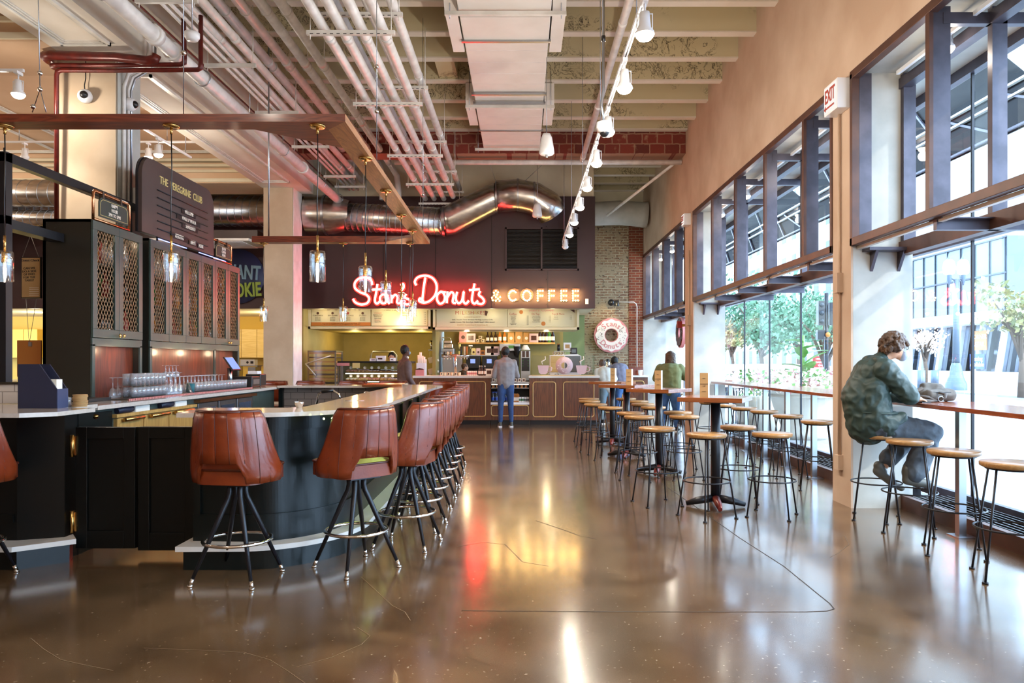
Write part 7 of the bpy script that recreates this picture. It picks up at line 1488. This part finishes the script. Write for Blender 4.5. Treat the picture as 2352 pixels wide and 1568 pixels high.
# donut signs
def donut_sign(c, R, axis, label, words=True, ic='icing'):
    t = thing('donut_sign', label, 'sign', c); M = Matrix.Identity(3) if axis == 'y' else Matrix.Rotation(-PI/2, 3, 'Z')
    def put(mb, name, m): 
        mb.v = [tuple(M @ Vector(p)+Vector(c)) for p in mb.v]; return mb.build(name, m, t, world=True)
    a = MB(); a.lathe([(R*.36, -.04), (R, -.04), (R, .04), (R*.36, .04), (R*.36, -.04)], (0, 0, 0), 48, 'y', smooth=False); put(a, 'donut_body', 'pink')
    n = 96; vs = []; 
    for yy in (-.062, -.04):
        for i in range(n): th = 2*PI*i/n; r = R*(.90+.035*math.cos(th*12)); vs.append((r*math.cos(th), yy, r*math.sin(th)))
        for i in range(n): th = 2*PI*i/n; vs.append((R*.40*math.cos(th), yy, R*.40*math.sin(th)))
    fs = []
    for i in range(n):
        j = (i+1) % n; fs += [(i, j, n+j, n+i), (i, 2*n+i, 2*n+j, j), (n+i, n+j, 3*n+j, 3*n+i)]
    b = MB(); b.add(vs, fs); put(b, 'icing', ic)
    sp = MB(); random.seed(5)
    for k in range(46):
        side = 1 if k % 2 else -1; th = random.uniform(-.62, .62)+(0 if side > 0 else PI); r = R*random.uniform(.5, .84)
        sp.obox((r*math.cos(th), -.064, r*math.sin(th)), (.028, .005, .009), Matrix.Rotation(random.uniform(0, 3), 3, 'Y'))
    put(sp, 'sprinkles', 'chocolate')
    if words:
        for s, top in (('Stans', True), ('Donuts', False)):
            k = len(s); r = R*.655; st = .36 if top else .33
            for i, ch in enumerate(s):
                o = (i-(k-1)/2)*st; th = PI/2-o if top else -PI/2+o
                pos = Vector(c)+M @ Vector((r*math.cos(th), -.066, r*math.sin(th))); text(ch, R*.44, 'pink', t, pos, M @ ROT['-y'], .006, spin=(-o if top else o), bold=.01)
    return t
donut_sign((P(1404, 0, YB)[0]-.02, YB-.14, P(0, 770, YB-.1)[2]), .46, 'y', 'big round pink donut sign lettered Stans Donuts on the brick wall')
t = thing('sign_spotlight', 'black barn lamp aimed at the donut sign on the brick wall', 'spotlight', P(1405, 694, YB-.3)); q = P(1405, 694, YB-.3)
MB().ell((0, .1, 0), .09, 14, 8).build('mount', 'black_plastic', t); MB().lathe([(.001, .06), (.06, .06), (.07, -.08)], (.12, -.1, -.02), 14).build('head', 'black_plastic', t); MB().tube([(.1, .2, .02), (.62, .2, .02), (.68, .2, -.03), (.70, .2, -.1), (.70, .2, -2.0)], .012, 6).build('conduit', 'pipe_paint', t)
light('SPOT', 'sign_light', (q[0]+.0, YB-.75, q[2]+.1), 16, (1, .80, .45), .04, Vector((0, .6, -1)).to_track_quat('-Z', 'Y').to_euler(), 120)
t = donut_sign((3.72, 17.35, 2.13), .36, 'x', 'pink round donut sign standing edge-on in the far window', False, 'chocolate')
MB().box(3.74, 3.80, 17.70, 17.9, 2.05, 2.2).build('mount', 'bag_brown', t, world=True)
# ------------------------------------------------------------------ the street outside
struct(MB().box(4.5, 13, -30, 130, -.12, -.02).build('sidewalk', 'sidewalk'))
struct(MB().box(13, 21, -30, 130, -.16, -.10).build('road', 'asphalt')); struct(MB().box(21, 80, -30, 135, -.12, -.02).build('sidewalk_far', 'sidewalk')); struct(MB().box(-60, 4.5, 22.6, 110, -.12, -.02).build('ground_north', 'sidewalk'))
cr = MB()
for k in range(9): cr.box(13.4+k*1.15, 14.0+k*1.15, 20, 26, -.10, -.095)
struct(cr.build('road_marking', 'white_paint')); struct(MB().box(18.3, 18.45, -20, 18, -.1, -.095).build('road_marking_line', 'white_paint'))
# pale stone buildings across the road
def building(x, y0, y1, z, label, m, win='window_dark', nx=None, gap=3.2, d=10, face='x'):
    t = thing('building', label, 'building', (x, (y0+y1)/2, 0)); MB().box(x, x+d, y0, y1, -.02, z).build('wall', m, t, world=True)
    MB().box(x-.3, x, y0, y1, 4.8, 5.2).build('cornice', m, t, world=True); MB().box(x-.3, x, y0, y1, z-.6, z).build('cornice', m, t, world=True)
    zz = 1.0; row = 0
    while zz < z-2.5:
        y = y0+1.0
        while y < y1-1.8:
            MB().box(x-.02, x+.05, y, y+1.3, zz, zz+1.9).build('window', win, t, world=True); y += gap
        zz += 3.6; row += 1
    return t
building(31, 60.5, 128, 30, 'pale stone building with rows of windows beyond the street trees', 'stone')
building(42, 42, 60, 30, 'white stone building above the road, seen at the edge of the near window', 'stone')
# modern building with blue curtain wall above dark slanted shopfront
t = thing('building', 'modern building with blue glass wall above a dark slanted shopfront', 'building', (30, 51, 0))
bx0 = 29.5; 
MB().box(bx0+.3, bx0+9, 45.5, 59.5, 4.6, 9.2).build('curtain_wall', 'curtain_glass', t, world=True)
k_ = MB()
y = 45.6
while y < 59.4: k_.box(bx0+.22, bx0+.3, y, y+.08, 4.6, 9.2); y += 1.55
for z in (4.6, 6.9, 9.1): k_.box(bx0+.2, bx0+.3, 45.5, 59.5, z, z+.1)
k_.build('glazing_bar', 'window_dark', t, world=True)
MB().box(bx0-.6, bx0+9, 45.5, 59.5, 3.9, 4.6).build('white_band', 'white_plastic', t, world=True); MB().box(bx0+1.4, bx0+9, 45.5, 59.5, 0, 3.9).build('shopfront', 'curtain_dark', t, world=True)
for k in range(12): y = 46.2+k*1.15; MB().prism([(y, .8), (y+.3, .8), (y-.5, 3.9), (y-.75, 3.9)], bx0+.9, bx0+1.2, 'yz').build('slanted_column', 'white_plastic' if k % 2 else 'window_dark', t, world=True)
MB().box(bx0-3.2, bx0+.8, 44, 60, -.02, .8).build('plinth', 'stone', t, world=True)
for k, (y, zt, zb, m_, w1, w2) in enumerate(((49.2, 3.5, 2.2, 'orange_board', 'CORNER', 'RETAIL'), (49.4, 1.95, .95, 'ink_blue', 'Leasing', 'Available'))):
    s = thing('banner', 'orange and white CORNER RETAIL banner in the shopfront across the road' if k == 0 else 'blue banner with white words below the CORNER banner', 'banner', (bx0+.9, y, zb)); MB().box(bx0+.84, bx0+.9, y-.8, y+.8, zb, zt).build('sheet', m_, s, world=True); text(w1, .42, 'icing', s, (bx0+.83, y, zb+(zt-zb)*.68), '-x', .01); text(w2, .42, 'icing', s, (bx0+.83, y, zb+(zt-zb)*.3), '-x', .01)
# dark glass canopies over the pavement, seen edge on through the upper windows
for k, poly in enumerate(([(9.0, 5.2), (20.0, 5.2), (20.0, 6.8), (12.6, 6.8), (11.8, 6.05), (10.2, 5.9)], [(20.7, 5.2), (36, 5.2), (36, 6.8), (22.5, 6.8), (20.7, 5.85)])):
    y0, y1 = poly[0][0], poly[1][0]; t = thing('glass_canopy', 'dark tinted lattice screen over the pavement, seen through the upper %s window' % ('near', 'middle')[k], 'canopy', (8, (y0+y1)/2, 5.2))
    yz(poly, 8.0, 8.03).build('tinted_panel', 'canopy_glass', t, world=True); y = y0+.3
    while y < y1-1.5: MB().bar((7.97, y, 5.22), (7.97, y+1.5, 6.75 if y > poly[3][0]-.2 else 5.9), .04, .04, (1, 0, 0)).build('diagonal', 'frame_steel', t, world=True); y += 1.5
    for z in (5.22, 5.75, 5.95): MB().box(7.93, 8.0, y0+.4, y1, z, z+.035).build('rail', 'white_paint' if z > 5.3 else 'frame_steel', t, world=True)
    MB().box(7.93, 8.0, poly[3][0], y1, 6.78, 6.84).build('rail', 'frame_steel', t, world=True)
    for y in (y0+3.5, y1-.5): MB().tube([(8.0, y, 6.7), (4.5, y, 7.6)], .04, 8).build('stay', 'frame_steel', t, world=True)
# trees
def tree(x, y, h, r, label, m, seed, crown_z=.62, nleaf=1500, sq=.75):
    random.seed(seed); t = thing('street_tree', label, 'tree', (x, y, -.02), group=None); tb = MB(); tb.tube([(0, 0, 0), (.05, 0, h*.25), (-.05, .05, h*.45)], [.14, .11, .09], 8)
    tips = []
    for k in range(9):
        a = k*2.4; e = Vector((math.cos(a)*r*random.uniform(.4, .85), math.sin(a)*r*random.uniform(.4, .85), h*crown_z+random.uniform(-.25, .4)*r)); b = Vector((0, 0, h*random.uniform(.25, .45))); mid = b.lerp(e, .5)+Vector((0, 0, .3)); tb.tube([b, mid, e], [.07, .05, .02], 6); tips += [e, mid]
    tb.build('trunk', 'tree_bark', t)
    lf = MB(); c0 = Vector((0, 0, h*crown_z+.1*r))
    cl = [(c0+Vector((random.gauss(0, .45)*r, random.gauss(0, .45)*r, random.gauss(0, .32)*r*sq)), random.uniform(.22, .42)*r) for _ in range(16)]+[(e, .3*r) for e in tips]
    for k in range(nleaf):
        c, rr = random.choice(cl); d = Vector((random.gauss(0, 1), random.gauss(0, 1), random.gauss(0, .7))).normalized()*rr*random.uniform(.5, 1); p = c+d; s = random.uniform(.10, .17)*(1 if h > 5 else .7)
        u_ = Vector((random.gauss(0, 1), random.gauss(0, 1), random.gauss(0, 1))).normalized(); v_ = u_.orthogonal().normalized(); w_ = u_.cross(v_)
        lf.add([p+v_*s, p+w_*s*.55, p-v_*s, p-w_*s*.55], [(0, 1, 2, 3)])
    lf.build('foliage', m, t)
def at(u, d): return ((u-CU)*d/F, d)
for i, (u, Y, h, r, m, l) in enumerate([(1682, 54, 5.6, 2.0, 'leaf_yellow', 'tree with yellowing leaves at the edge of the middle window'), (1748, 36, 5.3, 2.7, 'leaf_green', 'large green tree in the middle window'), (1832, 44, 6.2, 2.9, 'leaf_green', 'green tree behind the urn planter'), (1896, 27, 4.9, 1.7, 'leaf_green', 'green tree by the traffic light'), (2125, 43, 4.2, 1.1, 'flower_pale', 'small pale blossoming tree across the road beside the pier'), (2345, 30, 5.6, 1.7, 'leaf_yellow', 'pale leaved small tree at the edge of the near window')]):
    x, y = at(u, Y); tree(x, y, h, r, l, m, 20+i, nleaf=2600 if h > 5 and u < 2000 else 800, sq=.8)
for i in range(3):
    x, y = at(1668+i*72, 33); t = thing('hedge', 'low dark green hedge under the trees across the road, %s' % ('first', 'second', 'third', 'fourth', 'fifth')[i], 'hedge', (x, y, -.02)); blob('shrub', [('e', (0, 0, .35), (.55, .5, .4)), ('e', (.2, 0, .3), (.5, .5, .35))], 'leaf_green', t, .07, 1, False, .06, 5)
# planter with flowers by the window
px, py = P(1845, 0, 14.2)[0], 14.2
t = thing('planter', 'big cream stone urn planter on the pavement outside the middle window', 'planter', (px, py, -.02)); MB().lathe([(.001, 0), (.42, 0), (.45, .12), (.40, .2), (.55, .6), (.62, .85), (.70, .92), (.70, 1.0), (.6, 1.0), (.001, .95)], n=32).build('urn', 'stone_planter', t); MB().lathe([(.60, .78), (.655, .80), (.60, .84)], n=32).build('rim_band', 'stone_planter', t)
t = thing('planter_flowers', 'pale and pink flowers with broad green canna leaves filling the urn planter', 'plant', (px, py, .95)); random.seed(9); fb = MB(); fp = MB(); lv = MB()
for k in range(900):
    a = random.uniform(0, 2*PI); rr = random.uniform(0, 1)**.5*.98; z = .16*math.cos(rr*1.4)+random.uniform(-.12, .22); p = Vector((math.cos(a)*rr, math.sin(a)*rr, z)); s = random.uniform(.03, .055); u_ = Vector((random.gauss(0, 1), random.gauss(0, 1), 1+random.gauss(0, 1))).normalized(); v_ = u_.orthogonal().normalized(); w_ = u_.cross(v_)
    (fb if k % 5 < 3 else (lv if k % 5 == 3 else fp)).add([p+v_*s, p+w_*s, p-v_*s, p-w_*s], [(0, 1, 2, 3)])
fb.build('pale_blossom', 'flower_pale', t); fp.build('pink_blossom', 'flower_pink', t); lv.build('small_leaves', 'leaf_plant', t)
for k in range(13):
    a = k*2.39; L = random.uniform(.42, .62); z0 = .15+.06*k; d = Vector((math.cos(a), math.sin(a), random.uniform(.3, .9))).normalized(); b = Vector((.0, 0, z0)); sdv = d.cross(Vector((0, 0, 1))).normalized(); vs = []; n = 6
    for j in range(n+1): q = j/n; c = b+d*L*q-Vector((0, 0, .22*q*q*L)); w_ = .12*math.sin(PI*min(1, q*.92+.06)); vs += [c+sdv*w_, c-Vector((0, 0, .02)), c-sdv*w_]
    MB().add(vs, [(3*j, 3*j+1, 3*j+4, 3*j+3) for j in range(n)]+[(3*j+1, 3*j+2, 3*j+5, 3*j+4) for j in range(n)], True).build('canna_leaf', 'leaf_plant', t)
MB().tube([(0, 0, 0), (0, 0, 1.0)], .03, 8).build('stalk', 'leaf_plant', t)
px2, py2 = P(1742, 0, 16)[0], 16.0
t = thing('planter', 'smaller stone planter with pale shrubs left of the urn outside the middle window', 'planter', (px2, py2, -.02)); MB().lathe([(.001, 0), (.4, 0), (.5, .7), (.001, .7)], n=24).build('pot', 'stone_planter', t); f_ = MB(); f2 = MB()
for k in range(400): 
    p = Vector((random.gauss(0, .3), random.gauss(0, .3), .85+random.uniform(-.1, .45))); s = .045; u_ = Vector((random.gauss(0, 1), random.gauss(0, 1), 1)).normalized(); v_ = u_.orthogonal().normalized(); w_ = u_.cross(v_); (f_ if k % 2 else f2).add([p+v_*s, p+w_*s, p-v_*s, p-w_*s], [(0, 1, 2, 3)])
f_.build('blossom', 'flower_pale', t); f2.build('leaves', 'leaf_plant', t)
# street lamp, traffic light, bollards, signs, vehicles, chairs
lx, ly = at(2196, 44); lx, ly = at(2196, 38.0)
t = thing('street_lamp', 'pale blue double globe street lamp outside the near window', 'street lamp', (lx, ly, -.6 if False else -.02))
lz = P(0, 640, ly)[2]
MB().lathe([(.5, 0), (.5, .3), (.34, .7), (.26, 1.2), (.2, 1.4)], n=14).build('base', 'post_blue', t); MB().tube([(0, 0, .9), (0, 0, lz)], [.17, .13], 14).build('post', 'post_blue', t); MB().tube([(-.38, 0, lz-.3), (-.25, 0, lz+.05), (0, 0, lz-.1), (.25, 0, lz+.05), (.38, 0, lz-.3)], .04, 8).build('arm', 'post_blue', t)
for sx in (-.36, .36):
    g = MB(); g.lathe([(.10, .2), (.26, .3), (.31, .6), (.24, .9), (.08, 1.05)], (sx, 0, lz), 16); g.build('globe', 'globe_light', t); MB().lathe([(.14, 1.0), (.06, 1.12), (.02, 1.3), (.001, 1.34)], (sx, 0, lz), 12).build('finial', 'post_blue', t); MB().lathe([(.03, -.3), (.10, -.1), (.13, .25)], (sx, 0, lz), 12).build('cup', 'post_blue', t)
tx_, ty_ = at(1898, 23)
t = thing('traffic_light', 'dark traffic light post with lit signals by the edge of the tan pier', 'traffic light', (tx_, ty_, -.02)); MB().cyl(0, 0, 0, 3.6, .06, 10).build('post', 'black_metal', t); MB().box(-.28, -.08, -.1, .1, 2.6, 3.35).build('signal_head', 'black_metal', t); MB().box(.08, .26, -.1, .1, 2.6, 3.3).build('signal_head', 'black_metal', t); MB().box(-.3, -.08, -.08, .08, 2.15, 2.45).build('walk_signal', 'black_metal', t)
for k, z in enumerate((2.72, 2.97, 3.22)): MB().ell((-.18, -.1, z), .075, 10, 8).build('lens', 'window_dark', t)
MB().ell((.0, -.12, 2.3), .08, 8, 6).build('amber_lens', 'orange_board', t)
for k in range(2): x, y = at(2116+31*k, 40+k*.5); tt = thing('bollard', 'grey steel bollard across the road, %s of two by the lamp post' % ('left', 'right')[k], 'bollard', (x, y, -.02)); MB().cyl(0, 0, 0, 1.0, .2, 14).build('post', 'post_blue', tt)
x, y = at(1890, 40); tt = thing('street_sign', 'dark red sign board with white lines beside the urn flowers', 'sign', (x, y, -.02)); MB().box(-.55, .35, -.03, .03, 1.15, 1.75).build('board', 'red_plastic', tt); MB().cyl(-.5, .05, 0, 1.5, .04, 8).build('post', 'black_metal', tt); MB().cyl(.3, .05, 0, 1.5, .04, 8).build('post', 'black_metal', tt)
for k, s in enumerate(('HERITAGE', 'GARDENS', 'WALK')): text(s, .13, 'icing', tt, (-.1, -.035, 1.60-.17*k), '-y', .004, world=False)
def car(x, y, label, m='car_white', L=4.4, rz=0):
    t = thing('car', label, 'car', (x, y, -.1), rz); pr = [(-L/2, .35), (-L/2, .8), (-L*.42, .92), (-L*.27, 1.0), (-L*.14, 1.42), (L*.2, 1.45), (L*.36, 1.0), (L*.48, .88), (L/2, .6), (L/2, .3)]
    MB().prism(pr, -.85, .85, 'yz', ).build('body', m, t, bevel=.06); MB().prism([(-L*.24, 1.02), (-L*.13, 1.37), (L*.18, 1.39), (L*.32, 1.02)], -.86, .86, 'yz').build('windows', 'window_dark', t)
    for yy in (-L*.3, L*.3):
        for xx in (-.8, .8): MB().tube([(xx-.1, yy, .33), (xx+.1, yy, .33)], .33, 18).build('wheel', 'black_plastic', t)
    return t
car(*at(1795, 30), label='pale car on the road beyond the urn planter'); car(*at(1700, 27), label='small pale car on the road at the left of the middle window', L=3.8)
# cafe chairs outside
def cchair(x, y, rz, label):
    t = thing('terrace_chair', label, 'chair', (x, y, -.02), rz, 'dark terrace chairs outside the middle window'); MB().box(-.2, .2, -.2, .2, .44, .46).build('seat', 'curtain_dark', t)
    for a in (-.18, .18):
        for b in (-.18, .18): MB().tube([(a, b, 0), (a, b, .44)], .012, 6).build('leg', 'black_metal', t)
    MB().tube([(-.19, .2, .44), (-.19, .25, .84), (.19, .25, .84), (.19, .2, .44)], .012, 6).build('back_frame', 'black_metal', t)
    for k in range(4): MB().box(-.15+.085*k, -.12+.085*k, .235, .245, .5, .84).build('back_slat', 'curtain_dark', t)
for k in range(5): x, y = at(1672+22*k, 17.5+.6*(k % 2)); cchair(x, y, k*1.1, 'dark terrace chair on the pavement, %s from the far pier' % ('first', 'second', 'third', 'fourth', 'fifth')[k])
